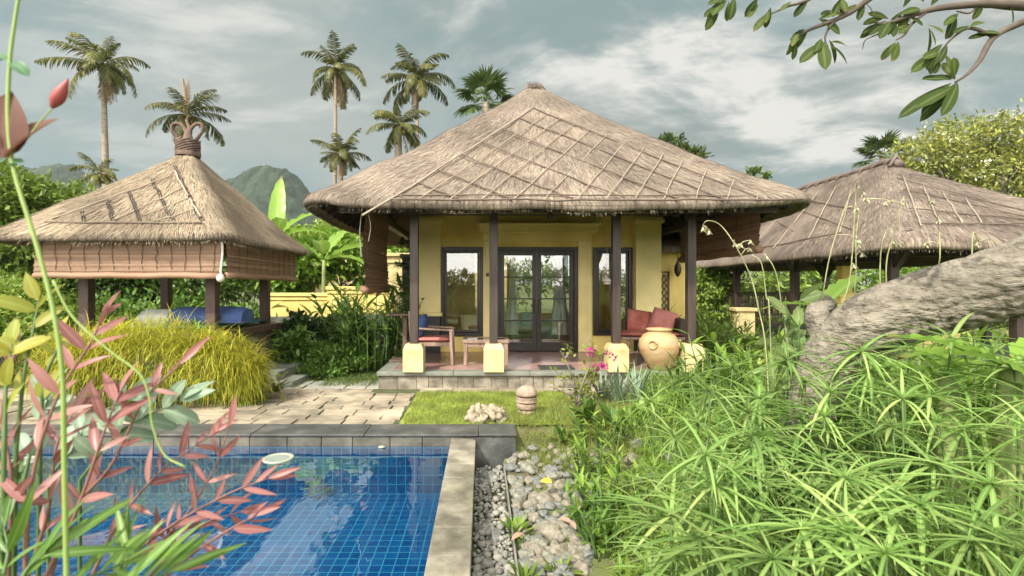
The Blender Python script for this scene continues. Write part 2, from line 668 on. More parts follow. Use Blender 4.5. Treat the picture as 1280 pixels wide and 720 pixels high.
m = bpy.data.materials.new('pool_water')
m.use_nodes = True
N2, L2 = m.node_tree.nodes, m.node_tree.links
N2.clear()
o_ = N2.new('ShaderNodeOutputMaterial')
tr = N2.new('ShaderNodeBsdfTransparent')
tr.inputs[0].default_value = (0.80, 0.96, 1.0, 1)
gl = N2.new('ShaderNodeBsdfGlossy')
gl.inputs['Roughness'].default_value = 0.012
gm = N2.new('ShaderNodeNewGeometry')           # Schlick's approximation, the same from both sides of the surface
vd = N2.new('ShaderNodeVectorMath')
vd.operation = 'DOT_PRODUCT'
L2.new(gm.outputs['Incoming'], vd.inputs[0])


def m2_(op, a, b):
    q = N2.new('ShaderNodeMath')
    q.operation = op
    for i, v in enumerate((a, b)):
        if isinstance(v, (int, float)):
            q.inputs[i].default_value = v
        elif v is not None:
            L2.new(v, q.inputs[i])
    return q.outputs[0]


fres = m2_('ADD', m2_('MULTIPLY', m2_('POWER', m2_('SUBTRACT', 1.0, m2_('ABSOLUTE', vd.outputs['Value'], None)), 1.9), 0.95), 0.04)
ms = N2.new('ShaderNodeMixShader')
tcn = N2.new('ShaderNodeTexCoord')
mpn = N2.new('ShaderNodeMapping')
mpn.inputs['Scale'].default_value = (1.0, 0.6, 1)
wn = N2.new('ShaderNodeTexNoise')
wn.inputs['Scale'].default_value = 2.6
wn.inputs['Detail'].default_value = 3
wn.inputs['Distortion'].default_value = 0.6
bp = N2.new('ShaderNodeBump')
bp.inputs['Strength'].default_value = 0.12
bp.inputs['Distance'].default_value = 0.05
L2.new(tcn.outputs['Object'], mpn.inputs[0])
L2.new(mpn.outputs[0], wn.inputs[0])
L2.new(wn.outputs['Fac'], bp.inputs['Height'])
L2.new(bp.outputs[0], gl.inputs['Normal'])
L2.new(bp.outputs[0], vd.inputs[1])
L2.new(fres, ms.inputs[0])
L2.new(tr.outputs[0], ms.inputs[1])
L2.new(gl.outputs[0], ms.inputs[2])
L2.new(ms.outputs[0], o_.inputs[0])
M_water = m
tag(B().add([(PX0, PY0, WZ), (PX1, PY0, WZ), (PX1, PY1, WZ), (PX0, PY1, WZ)], [(0, 1, 2, 3)]).build('pool_water', M_water), kind='structure')


def slabs(b, x0, x1, y0, y1, z0, z1, along, step, R, gap=0.006, jz=0.004):
    a, e = (x0, x1) if along == 'x' else (y0, y1)
    p = a
    while p < e - 0.02:
        q = min(e, p + step * R.uniform(0.8, 1.2))
        if e - q < step * 0.3:
            q = e
        dz = R.uniform(-jz, jz)
        if along == 'x':
            b.box(p + gap / 2, q - gap / 2, y0, y1, z0, z1 + dz)
        else:
            b.box(x0, x1, p + gap / 2, q - gap / 2, z0, z1 + dz)
        p = q
    return b


R = rs(3)
cb = B()
slabs(cb, -0.36, -0.07, 1.2, 6.03, -0.115, -0.015, 'y', 0.46, R)
slabs(cb, -8.35, -8.0, 1.2, 6.03, -0.115, -0.015, 'y', 0.5, R)
slabs(cb, -7.99, -0.37, 1.2, 1.5, -0.115, -0.015, 'x', 0.5, R)
tag(cb.build('pool_coping', M_coping, bevel=0.008), kind='structure')
kb = B()
kb.box(-0.345, -0.085, 1.25, 6.03, -0.75, -0.117)
tag(kb.build('pool_kerb', M_darkstone, bevel=0.006), kind='structure')
lb = B()
slabs(lb, -8.3, 0.42, 5.955, 6.42, 0.012, 0.04, 'x', 1.25, R, 0.004)
tag(lb.build('stone_ledge', M_darkstone, bevel=0.009), kind='structure')
lb = slabs(B(), -8.3, 0.40, 5.972, 6.4, -0.55, 0.008, 'x', 0.42, R, 0.006)
tag(lb.build('ledge_face', mat('ledge_face_stone', [(0.045, 0.045, 0.038), (0.11, 0.105, 0.085), (0.19, 0.175, 0.14)], scale=4, rough=0.7, bump=0.4, bscale=20, island=0.4, patch=(3, 0.4)), bevel=0.008), kind='structure')
rb = B()
V = []
for j in range(9):
    for i in range(13):
        x, z = 0.40 - 0.50 * i / 12, -0.42 + 0.42 * j / 8
        V.append((x, 5.965 - 0.03 - 0.035 * fn(x, z, 2, 6) - 0.05 * (1 - j / 8), z))
rb.add(V, [(j * 13 + i + 1, j * 13 + i, (j + 1) * 13 + i, (j + 1) * 13 + i + 1) for j in range(8) for i in range(12)])
tag(rb.build('retaining_rock', M_darkstone, smooth=True), kind='structure')

# path of sand-coloured pavers, with a darker end
pb_, jb = B(), B()
y = 6.44
while y < 8.72:
    h_ = R.uniform(0.20, 0.34)
    y2 = min(8.76, y + h_)
    x = -8.6 + R.uniform(0, 0.4)
    xe = -1.10 + R.uniform(-0.04, 0.04) if y2 < 8.45 else -1.84
    while x < xe - 0.05:
        x2 = min(xe, x + R.uniform(0.28, 0.72))
        if xe - x2 < 0.18:
            x2 = xe
        g = R.uniform(0.010, 0.034)
        pb_.obox(((x + x2) / 2, (y + y2) / 2, 0.008 + R.uniform(-0.010, 0.009)), (x2 - x - g, y2 - y - g, 0.05), rz=R.uniform(-0.03, 0.03),
                 rx=R.uniform(-0.02, 0.02), ry=R.uniform(-0.02, 0.02))
        x = x2
    y = y2
x = -1.05
while x < 4.2:                                        # pale strip along the foot of the terrace
    x2 = x + R.uniform(0.5, 0.8)
    pb_.obox(((x + x2) / 2, 8.61, 0.008 + R.uniform(-0.003, 0.004)), (x2 - x - 0.01, 0.33, 0.05))
    x = x2
tag(pb_.build('path', M_paver, bevel=0.008), kind='structure')
tag(B().add([(-8.7, 6.4, 0.012), (-1.07, 6.4, 0.012), (-1.07, 8.8, 0.012), (-8.7, 8.8, 0.012)], [(0, 1, 2, 3)]).build('path_bed', M_joint), kind='structure')
gb = B()
for i in range(7):
    for j in range(2):
        gb.obox((-4.05 + 0.37 * i + R.uniform(-0.02, 0.02), 8.95 + 0.36 * j, 0.004), (0.35, 0.34, 0.05), rz=R.uniform(-0.03, 0.03))
gb.obox((-4.15, 9.5, 0.02), (0.9, 0.55, 0.10), rz=0.5)
tag(gb.build('stepping_path', mat('grey_paver', [(0.16, 0.17, 0.15), (0.28, 0.28, 0.24), (0.36, 0.34, 0.28)], scale=3, rough=0.8, bump=0.3, bscale=20, island=0.5), bevel=0.01), kind='structure')

# lawn
LX0, LX1, LY0, LY1 = -1.06, 1.35, 6.43, 8.43
tag(B().add([(LX0, LY0, 0.028), (LX1, LY0, 0.028), (LX1, LY1, 0.028), (LX0, LY1, 0.028)], [(0, 1, 2, 3)]).build('lawn_bed', M_lawnbase), kind='structure')
M_grass = leafmat('lawn_grass', [(0.13, 0.20, 0.025), (0.25, 0.33, 0.05), (0.38, 0.39, 0.10)], transl=0.3, scale=1.5, patch=(2.5, 0.35))
n = 26000
pos = np.stack([R.uniform(LX0, LX1, n), R.uniform(LY0, LY1, n), np.full(n, 0.026)], 1)
pos = pos[(pos[:, 0] > LX0 + 0.05 * np.sin(pos[:, 1] * 9) + 0.02)]
n = len(pos)
d = nrm(np.stack([R.normal(0, 0.5, n), R.normal(0, 0.5, n), np.ones(n)], 1))
tag(B().leaves(tmpl(2, 'grass', 0.7, 0, True), pos, d, R.normal(0, 1, (n, 3)), R.uniform(0.03, 0.075, n), R.uniform(0.004, 0.008, n)).build('lawn_grass', M_grass), 'mown bright green grass of the small lawn', kind='stuff')

# hills far behind
def hill(name, x0, x1, D, prof, depth, seed):
    nx_, ny_ = 240, 60
    V = []
    for j in range(ny_):
        v = j / (ny_ - 1)
        for i in range(nx_):
            x = x0 + (x1 - x0) * i / (nx_ - 1)
            h = np.interp(x, [p[0] for p in prof], [p[1] for p in prof])
            prf = sin(pi * min(1, v * 0.95 + 0.03)) ** 0.8
            z = h * prf + 4.5 * fn(x, v * 60, seed, 0.05) * prf + 2.2 * fn(x, v * 60, seed, 0.16) * prf + 1.5 * fn(x, v * 60, seed + 5, 0.4) * prf + 1.3 * fn(x, v * 150, seed + 8, 0.55) * prf
            V.append((x, D + depth * (v - 0.5), z - 1))
    Q = [(j * nx_ + i, j * nx_ + i + 1, (j + 1) * nx_ + i + 1, (j + 1) * nx_ + i) for j in range(ny_ - 1) for i in range(nx_ - 1)]
    tag(B().add(V, Q).build(name, M_hill, smooth=True), kind='structure')


def hp(px, py, D):
    p = P(px, py, D)
    return (p[0], p[2])


hill('hill', -330, -60, 420, [hp(190, 345, 420), hp(250, 268, 420), hp(290, 226, 420), hp(320, 213, 420), hp(345, 209, 420), hp(368, 216, 420), hp(385, 238, 420), hp(410, 268, 420), hp(450, 292, 420), hp(505, 330, 420)], 150, 1)
hill('hill', -640, -330, 520, [hp(-170, 330, 520), hp(-60, 245, 520), hp(0, 222, 520), hp(35, 207, 520), hp(60, 211, 520), hp(90, 206, 520), hp(112, 220, 520), hp(150, 262, 520), hp(205, 335, 520)], 160, 7)
# ------------------------------------------------------------------ thatched roofs
M_thatch = mat('thatch', [(0.085, 0.064, 0.05), (0.23, 0.185, 0.14), (0.39, 0.32, 0.25)], scale=22, rough=0.95, bump=0.9, bscale=60, stretch=(1.0, 0.07, 1), coord='UV', lo=0.3, hi=0.7, bdist=0.04, patch=(1.1, 0.35))
M_straw = mat('straw', [(0.09, 0.068, 0.053), (0.24, 0.19, 0.148), (0.37, 0.305, 0.24), (0.49, 0.41, 0.33)], scale=0.9, rough=0.9, island=0.75, transl=0.1, detail=4, patch=(0.9, 0.35))
M_straw_gold = mat('straw_gold', [(0.17, 0.13, 0.09), (0.39, 0.31, 0.21), (0.58, 0.49, 0.36)], scale=0.9, rough=0.9, island=0.75, transl=0.1, detail=4, patch=(1.0, 0.3))
M_straw_grey = mat('straw_grey', [(0.11, 0.082, 0.068), (0.26, 0.205, 0.17), (0.40, 0.33, 0.28)], scale=0.9, rough=0.9, island=0.75, transl=0.1, detail=4, patch=(0.9, 0.35))
M_straw_dark = mat('straw_dark', [(0.07, 0.05, 0.045), (0.13, 0.10, 0.085), (0.2, 0.16, 0.13)], scale=0.9, rough=0.95, island=0.7, detail=4)
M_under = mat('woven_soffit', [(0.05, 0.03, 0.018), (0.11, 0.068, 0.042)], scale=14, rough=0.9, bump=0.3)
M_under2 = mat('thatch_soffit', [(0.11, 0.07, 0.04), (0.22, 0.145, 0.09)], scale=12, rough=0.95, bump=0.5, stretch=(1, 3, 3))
M_wood = mat('dark_timber', [(0.018, 0.012, 0.010), (0.04, 0.026, 0.02), (0.06, 0.042, 0.034)], scale=3, rough=0.5, bump=0.12, bscale=40, stretch=(4, 4, 0.4))
M_wood2 = mat('brown_timber', [(0.05, 0.03, 0.022), (0.10, 0.062, 0.045), (0.15, 0.10, 0.075)], scale=4, rough=0.55, bump=0.15, bscale=40, stretch=(4, 4, 0.4))
M_bamboo = mat('bamboo_pale', [(0.20, 0.155, 0.11), (0.30, 0.245, 0.18), (0.40, 0.34, 0.26)], scale=5, rough=0.6, island=0.5)
M_bambood = mat('bamboo_dark', [(0.05, 0.036, 0.028), (0.11, 0.08, 0.06), (0.17, 0.125, 0.095)], scale=5, rough=0.8, island=0.5)


def ring(cx, cy, a, b, r, m=22, k=7):
    """rounded rectangle, starting at the left end of the front side; closes on its first point"""
    r = min(r, a * 0.98, b * 0.98)
    pts = []
    for i in range(m):
        pts.append((cx - a + r + (2 * a - 2 * r) * i / (m - 1), cy - b))
    for i in range(1, k):
        t = -pi / 2 + (pi / 2) * i / k
        pts.append((cx + a - r + r * cos(t), cy - b + r + r * sin(t)))
    for i in range(m):
        pts.append((cx + a, cy - b + r + (2 * b - 2 * r) * i / (m - 1)))
    for i in range(1, k):
        t = (pi / 2) * i / k
        pts.append((cx + a - r + r * cos(t), cy + b - r + r * sin(t)))
    for i in range(m):
        pts.append((cx + a - r - (2 * a - 2 * r) * i / (m - 1), cy + b))
    for i in range(1, k):
        t = pi / 2 + (pi / 2) * i / k
        pts.append((cx - a + r + r * cos(t), cy + b - r + r * sin(t)))
    for i in range(m):
        pts.append((cx - a, cy + b - r - (2 * b - 2 * r) * i / (m - 1)))
    for i in range(1, k):
        t = pi + (pi / 2) * i / k
        pts.append((cx - a + r + r * cos(t), cy - b + r + r * sin(t)))
    pts.append(pts[0])
    return np.array(pts)


class Roof:
    def __init__(s, x0, x1, y0, y1, z0, z1, rid, thick=0.26, flare=0.9, lift=0.12, cr=0.5, nt=26, lump=0.05, seed=0):
        """rid = (x0, x1, y0, y1) of the ridge; z0 = lower edge of the thatch, z1 = ridge height"""
        s.__dict__.update(x0=x0, x1=x1, y0=y0, y1=y1, z0=z0, z1=z1, rid=rid, thick=thick, flare=flare, lift=lift, cr=cr, lump=lump, seed=seed)
        s.ts = np.linspace(0, 1, nt)
        s.G = np.array([s.level(t) for t in s.ts])

    def level(s, t, dz=0.0, inset=0.0, lumps=True):
        A, Bh = (s.x1 - s.x0) / 2 - inset, (s.y1 - s.y0) / 2 - inset
        ra, rb_ = max(0.06, (s.rid[1] - s.rid[0]) / 2), max(0.06, (s.rid[3] - s.rid[2]) / 2)
        cx = (s.x0 + s.x1) / 2 * (1 - t) + (s.rid[0] + s.rid[1]) / 2 * t
        cy = (s.y0 + s.y1) / 2 * (1 - t) + (s.rid[2] + s.rid[3]) / 2 * t
        a, b = A + (ra - A) * t, Bh + (rb_ - Bh) * t
        p = ring(cx, cy, a, b, s.cr * (1 - 0.75 * t))
        z = s.zt(t) + dz
        corner = (np.abs(p[:, 0] - cx) / a) ** 5 * (np.abs(p[:, 1] - cy) / b) ** 5
        zz = z + s.lift * (1 - t) ** 2 * corner
        if lumps:
            zz = zz + np.array([s.lump * (fn(q[0], q[1], s.seed, 0.9) + 0.5 * fn(q[0], q[1], s.seed + 4, 2.4)) for q in p]) * (0.4 + 0.6 * sin(pi * min(1, t * 0.9 + 0.1)))
        return np.column_stack([p, zz])

    def zt(s, t):
        f = s.flare * t + (1 - s.flare) * t * t
        return s.z0 + s.thick + (s.z1 - s.z0 - s.thick) * f

    def pt(s, sj, t):
        """surface point at ring index sj (float), height t"""
        n = s.G.shape[1]
        i = np.clip(t, 0, 1) * (len(s.ts) - 1)
        i0 = np.clip(i.astype(int), 0, len(s.ts) - 2)
        fi = (i - i0)[:, None]
        j0 = np.clip(sj.astype(int), 0, n - 2)
        fj = (sj - j0)[:, None]
        G = s.G
        return (G[i0, j0] * (1 - fi) * (1 - fj) + G[i0 + 1, j0] * fi * (1 - fj) + G[i0, j0 + 1] * (1 - fi) * fj + G[i0 + 1, j0 + 1] * fi * fj)

    def shell(s, parent, name='thatch', m=None):
        b = B()
        rings = [s.level(0.55, -s.thick * 0.95, lumps=False), s.level(0.25, -s.thick, lumps=False), s.level(0.02, -s.thick), s.level(-0.005, -s.thick * 0.93), s.level(-0.012, -s.thick * 0.4), s.level(-0.004, -0.03)] + list(s.G)
        n = len(rings[0])
        V, uv = [], []
        vv = 0
        for i, r_ in enumerate(rings):
            per = np.concatenate([[0], np.cumsum(np.linalg.norm(np.diff(rings[6][:, :2], axis=0), axis=1))])
            if i:
                vv += np.linalg.norm(r_[10] - rings[i - 1][10])
            V.append(r_)
            uv.append(np.column_stack([per, np.full(n, vv)]))
        m_ = len(rings)
        Q = [(i * n + j, i * n + j + 1, (i + 1) * n + j + 1, (i + 1) * n + j) for i in range(m_ - 1) for j in range(n - 1)]
        b.add(np.concatenate(V), Q, uv=np.concatenate(uv))
        return b.build(name, m or M_thatch, parent, smooth=True, uv=True)

    def straw(s, parent, n, m, L=(0.12, 0.32), W=(0.006, 0.012), seed=0, fringe=2500, name='straw', lift=0.10):
        R = rs(seed + 11)
        b = B()
        k = s.G.shape[1]
        # sampling in proportion to area
        A = np.linalg.norm(np.cross(s.G[1:, :-1] - s.G[:-1, :-1], s.G[:-1, 1:] - s.G[:-1, :-1]), axis=2)
        pr = (A / A.sum()).ravel()
        idx = R.choice(len(pr), n, p=pr)
        ii, jj = idx // (k - 1), idx % (k - 1)
        t = (ii + R.rand(n)) / (len(s.ts) - 1)
        sj = jj + R.rand(n)
        e = 0.02
        p0 = s.pt(sj, np.clip(t, 0, 1))
        dn = nrm(s.pt(sj, np.clip(t - e, 0, 1)) - s.pt(sj, np.clip(t - e, 0, 1) + e))
        du = nrm(s.pt(np.clip(sj + 0.3, 0, k - 1.001), t) - s.pt(np.clip(sj - 0.3, 0, k - 1.001), t))
        nn = nrm(np.cross(du, -dn))
        nn[nn[:, 2] < 0] *= -1
        d = nrm(dn + nn * R.uniform(0.0, lift, (n, 1)) + du * R.normal(0, 0.16, (n, 1)))
        b.leaves(tmpl(1, 'flat', 0.0, 0, True), p0 + nn * 0.004, d, nn, R.uniform(*L, n), R.uniform(*W, n))
        # fringe round the eave: several layers of hanging ends
        f = fringe
        pr = np.linalg.norm(np.diff(s.G[0], axis=0), axis=1)
        jj = R.choice(k - 1, f, p=pr / pr.sum())
        sj = jj + R.rand(f)
        p0 = s.pt(sj, np.zeros(f) + 0.002)
        dn = nrm(p0 - s.pt(sj, np.full(f, 0.05)))
        out = nrm(dn * np.array([1, 1, 0]))
        du = np.cross(out, [0, 0, 1.0])
        drop = R.uniform(0.0, s.thick * 0.97, (f, 1))
        p0 = p0 - out * 0.05 - np.array([0, 0, 1]) * drop
        d = nrm(out * R.uniform(0.55, 1.0, (f, 1)) + np.array([0, 0, -1]) * R.uniform(0.25, 1.0, (f, 1)) + du * R.normal(0, 0.16, (f, 1)))
        b.leaves(tmpl(2, 'flat', 0.5, 0, True), p0, d, [0, 0, 1.0], R.uniform(0.04, 0.15, f) * R.uniform(0.6, 1, f), R.uniform(0.006, 0.013, f))
        return b.build(name, m, parent)

    def front_at(s, px, py, face='front'):
        """point of the front (or side) slope seen at (px, py)"""
        best = None
        for t in np.linspace(-0.02, 1, 900):
            cy = (s.y0 + s.y1) / 2 * (1 - t) + (s.rid[2] + s.rid[3]) / 2 * t
            cx = (s.x0 + s.x1) / 2 * (1 - t) + (s.rid[0] + s.rid[1]) / 2 * t
            A, Bh = (s.x1 - s.x0) / 2, (s.y1 - s.y0) / 2
            ra, rb_ = max(0.06, (s.rid[1] - s.rid[0]) / 2), max(0.06, (s.rid[3] - s.rid[2]) / 2)
            a, b = A + (ra - A) * t, Bh + (rb_ - Bh) * t
            z = s.zt(t)
            if face == 'front':
                D = cy - b
                x = (px - CX) * D / F
            else:
                x = cx - a
                D = x * F / (px - CX)
            e = abs(CY - (z - EYE) * F / D - py) if D > 0.5 else 1e9
            if best is None or e < best[0]:
                best = (e, np.array([x, D, z]))
        return best[1]

    def batten(s, a, b_, r, m, parent, name='bamboo_batten', face='front', n=7, seed=0, ext=0, lift=0.03):
        R = rs(seed)
        ts = np.linspace(0, 1, n)
        pts = np.array([s.front_at(a[0] + (b_[0] - a[0]) * t, a[1] + (b_[1] - a[1]) * t, face) for t in ts])
        pts[:, 2] += lift + R.normal(0, 0.007, n)
        pts[:, 0] += R.normal(0, 0.006, n)
        if face == 'front':
            pts[:, 1] -= 0.02
        if ext:
            pts = np.concatenate([[pts[0] + nrm(pts[0] - pts[1]) * ext], pts])
        return B().tube(pts, r, 6).build(name, m, parent, smooth=True)


# ------------------------------------------------------------------ the villa
M_yellow = mat('yellow_plaster', [(0.72, 0.55, 0.16), (0.83, 0.65, 0.21), (0.87, 0.70, 0.27)], scale=1.4, rough=0.85, bump=0.08, bscale=60, patch=(1.3, 0.18))
M_trim = mat('pale_yellow_trim', [(0.80, 0.66, 0.27), (0.87, 0.74, 0.34), (0.89, 0.77, 0.40)], scale=1.4, rough=0.8, bump=0.06, bscale=60, patch=(1.3, 0.12))
M_cream = mat('cream_plaster', [(0.46, 0.37, 0.17), (0.56, 0.455, 0.225), (0.62, 0.51, 0.27)], scale=2.4, rough=0.85, bump=0.12, bscale=40, patch=(3.5, 0.2))
M_frame = mat('espresso_frame', [(0.014, 0.010, 0.009), (0.028, 0.02, 0.017)], scale=5, rough=0.35, stretch=(5, 5, 0.5))
M_floor = mat('terracotta_floor', [(0.26, 0.145, 0.125), (0.36, 0.21, 0.185), (0.43, 0.27, 0.24)], scale=1.6, rough=0.22, spec=0.5)
M_edge = mat('deck_edge_stone', [(0.10, 0.11, 0.09), (0.17, 0.18, 0.15), (0.23, 0.23, 0.19)], scale=4, rough=0.6, bump=0.15, bscale=30, island=0.3)
M_rubble = mat('rubble_stone', [(0.12, 0.105, 0.08), (0.22, 0.195, 0.15), (0.34, 0.30, 0.235)], scale=7, rough=0.9, bump=0.6, bscale=18, island=0.5, patch=(4, 0.4))
M_inner = mat('room_plaster', [(0.30, 0.24, 0.15), (0.36, 0.29, 0.19)], scale=2, rough=0.9)
M_plinth = mat('black_stone', [(0.02, 0.02, 0.022), (0.05, 0.05, 0.052)], scale=6, rough=0.6, bump=0.2)

g = bpy.data.materials.new('window_glass')
g.use_nodes = True
N2, L2 = g.node_tree.nodes, g.node_tree.links
N2.clear()
o_ = N2.new('ShaderNodeOutputMaterial')
tr = N2.new('ShaderNodeBsdfTransparent')
tr.inputs[0].default_value = (0.86, 0.89, 0.87, 1)
gl = N2.new('ShaderNodeBsdfGlossy')
gl.inputs['Roughness'].default_value = 0.004
ms = N2.new('ShaderNodeMixShader')
ms.inputs[0].default_value = 0.15
L2.new(tr.outputs[0], ms.inputs[1])
L2.new(gl.outputs[0], ms.inputs[2])
L2.new(ms.outputs[0], o_.inputs[0])
M_glass = g

WALL = 11.5
FZ = 0.32
villa = thing('villa', 'yellow thatched garden villa with dark glazed double doors behind a post veranda', 'house', (1.27, 11.5, 0))
# terrace
tb = B()
slabs(tb, -1.82, 4.35, 8.72, 8.98, 0.245, 0.32, 'x', 1.5, rs(5), 0.004, 0.0)
slabs(tb, -1.82, -1.56, 8.982, 12.2, 0.245, 0.32, 'y', 1.5, rs(6), 0.004, 0.0)
slabs(tb, 4.09, 4.35, 8.982, 12.2, 0.245, 0.32, 'y', 1.5, rs(7), 0.004, 0.0)
ter = tb.build('terrace_edge', M_edge, villa, bevel=0.012)
rb = B()
R = rs(8)
for row in range(1):
    x = -1.80
    while x < 4.33:
        x2 = min(4.33, x + R.uniform(0.16, 0.36))
        rb.box(x + 0.004, x2 - 0.004, 8.765 + R.uniform(-0.012, 0.012), 9.0, -0.02, 0.236)
        x = x2
rb.box(-1.78, 4.30, 8.79, 12.1, -0.1, 0.235)
rb.build('terrace_base', M_rubble, villa, bevel=0.015)
B().box(-1.558, 4.088, 8.982, 11.5, 0.238, 0.318).build('terrace_floor', M_floor, villa)
B().box(-1.3, 3.86, 11.7, 15.4, 0.1, 0.322).build('room_floor', M_floor, villa)

# walls with openings
wb = B()
ZT = 4.4
op = [(-0.93, 0.036, 0.67, 2.70), (0.33, 2.19, 0.32, 2.70), (2.54, 3.43, 0.69, 2.69)]
xs_ = [-1.42, -0.93, 0.036, 0.33, 2.19, 2.54, 3.43, 3.98]
for i in range(0, 7, 2):
    wb.box(xs_[i], xs_[i + 1], WALL, WALL + 0.2, 0.2, ZT)
for x0, x1, z0, z1 in op:
    wb.box(x0, x1, WALL, WALL + 0.2, z1, ZT)
    if z0 > 0.4:
        wb.box(x0, x1, WALL, WALL + 0.2, 0.2, z0)
for xa, xb in ((-1.42, -1.22), (3.78, 3.98)):              # side walls, each with a wide opening added to let daylight in
    wb.box(xa, xb, WALL + 0.2, 12.3, 0.2, ZT)
    wb.box(xa, xb, 14.9, 15.6, 0.2, ZT)
    wb.box(xa, xb, 12.3, 14.9, 0.2, 0.9)
    wb.box(xa, xb, 12.3, 14.9, 2.9, ZT)
wb.box(-1.22, -0.2, 15.4, 15.6, 0.2, ZT)  # rear wall, with an unseen opening added to backlight the bed
wb.box(2.7, 3.78, 15.4, 15.6, 0.2, ZT)
wb.box(-0.2, 2.7, 15.4, 15.6, 0.2, 1.0)
wb.box(-0.2, 2.7, 15.4, 15.6, 2.9, ZT)
wb.build('wall', M_yellow, villa)
B().box(-1.21, 3.77, 11.71, 15.37, 3.32, 3.36).build('room_ceiling', M_inner, villa)
for k, (x0, x1) in enumerate(((-1.46, -0.915), (3.45, 4.02))):
    pil = B()
    pil.box(x0, x1, WALL - 0.24, WALL - 0.003, 1.22, 3.22)
    pil.box(x0 - 0.04, x1 + 0.05, WALL - 0.30, WALL - 0.003, 3.223, 3.30)
    pil.box(x0 - 0.02, x1 + 0.025, WALL - 0.27, WALL - 0.003, 3.303, 3.36)
    pil.box(x0 - 0.03, x1 + 0.035, WALL - 0.28, WALL - 0.003, 1.14, 1.217)
    p_ = pil.build('pilaster', M_trim, villa, bevel=0.008)
    B().box(x0 + 0.02, x1 - 0.02, WALL - 0.19, WALL - 0.003, 0.32, 1.137).build('plinth', M_plinth, p_, bevel=0.006)
sb = B()
sb.box(0.035, 0.325, WALL - 0.07, WALL - 0.003, 0.323, 2.83)
sb.box(2.195, 2.50, WALL - 0.07, WALL - 0.003, 0.323, 2.83)
sb.box(0.035, 2.50, WALL - 0.075, WALL - 0.003, 2.833, 2.99)
sb.box(0.0, 2.53, WALL - 0.16, WALL - 0.003, 2.993, 3.03)
sb.box(-0.05, 2.62, WALL - 0.26, WALL - 0.003, 3.033, 3.17)
sb.box(-0.09, 2.66, WALL - 0.31, WALL - 0.003, 3.173, 3.22)
sb.box(0.12, 0.30, WALL - 0.085, WALL - 0.071, 0.4, 2.70)
sb.box(2.22, 2.40, WALL - 0.085, WALL - 0.071, 0.4, 2.70)
sb.build('door_surround', M_trim, villa, bevel=0.008)
B().box(0.10, 0.17, WALL - 0.10, WALL - 0.087, 2.03, 2.11).build('switch_plate', M_wood2, villa, bevel=0.005)


def frame(b, x0, x1, z0, z1, y0, y1, t, sill=None):
    b.box(x0, x0 + t, y0, y1, z0, z1)
    b.box(x1 - t, x1, y0, y1, z0, z1)
    b.box(x0 + t, x1 - t, y0, y1, z1 - t, z1)
    if sill is not False:
        b.box(x0 + t, x1 - t, y0, y1, z0, z0 + (sill or t))
    return b


for x0, x1, z0, z1 in (op[0], op[2]):
    fb = frame(B(), x0, x1, z0, z1, WALL - 0.05, WALL + 0.12, 0.085)
    frame(fb, x0 + 0.087, x1 - 0.087, z0 + 0.087, z1 - 0.087, WALL - 0.01, WALL + 0.05, 0.05)
    fo = fb.build('window', M_frame, villa, bevel=0.006)
    B().box(x0 + 0.13, x1 - 0.13, WALL + 0.015, WALL + 0.022, z0 + 0.13, z1 - 0.13).build('pane', M_glass, fo)
x0, x1, z0, z1 = op[1]
frame(B(), x0, x1, 0.323, z1, WALL - 0.05, WALL + 0.12, 0.085, sill=False).build('door_frame', M_frame, villa, bevel=0.006)
xm = (x0 + x1) / 2
for k, (a, b_) in enumerate(((x0 + 0.087, xm - 0.003), (xm + 0.003, x1 - 0.087))):
    db = frame(B(), a, b_, 0.335, z1 - 0.088, WALL, WALL + 0.05, 0.10, sill=0.20)
    zz0, zz1 = 0.535, z1 - 0.188
    for q in range(1, 4):
        z = zz0 + (zz1 - zz0) * q / 4
        db.box(a + 0.10, b_ - 0.10, WALL + 0.006, WALL + 0.044, z - 0.016, z + 0.016)
    do = db.build('door', M_frame, villa, bevel=0.004)
    B().box(a + 0.095, b_ - 0.095, WALL + 0.022, WALL + 0.028, zz0 - 0.005, zz1 + 0.005).build('pane', M_glass, do)
    hx = b_ - 0.05 if k == 0 else a + 0.05
    B().tube([(hx, WALL - 0.003, 1.50), (hx, WALL - 0.05, 1.48), (hx, WALL - 0.05, 1.22), (hx, WALL - 0.003, 1.20)], 0.011, 6).build('handle', mat('dark_metal', [(0.05, 0.045, 0.04), (0.09, 0.08, 0.07)], rough=0.35, metal=0.8), do)

# posts on plaster pedestals
for x in (-1.18, 0.21, 2.36, 3.67):
    o = B().box(x - 0.072, x + 0.072, 8.85 - 0.072, 8.85 + 0.072, 0.80, 3.10).build('post', M_wood, villa, bevel=0.008)
    h = 0.175
    pd = B().box(x - h, x + h, 8.85 - h - 0.02, 8.85 + h - 0.02, FZ, 0.71)
    V = [(x + sx * h, 8.83 + sy * h, 0.71) for sx, sy in ((-1, -1), (1, -1), (1, 1), (-1, 1))] + [(x + sx * 0.135, 8.83 + sy * 0.135, 0.80) for sx, sy in ((-1, -1), (1, -1), (1, 1), (-1, 1))]
    pd.add(V, [(0, 1, 5, 4), (1, 2, 6, 5), (2, 3, 7, 6), (3, 0, 4, 7), (4, 5, 6, 7)])
    pd.build('pedestal', M_cream, o, bevel=0.006)
bm_ = B()
bm_.box(-2.3, 4.8, 8.77, 8.93, 3.10, 3.27)
bm_.box(-2.1, -1.95, 8.932, 16.0, 3.10, 3.26)
bm_.box(4.48, 4.63, 8.932, 16.0, 3.10, 3.26)
bm_.build('beam', M_wood, villa, bevel=0.008)
B().tube([(-1.1, 9.1, 3.09), (3.6, 9.1, 3.09)], 0.014, 6).build('curtain_rail', M_wood, villa)
rb = B()
rb.lathe([(0.0, -0.12), (0.05, -0.1), (0.07, -0.03), (0.04, 0.02), (0.01, 0.05), (0.01, 0.2)], (1.30, 9.6, 3.18), 12)
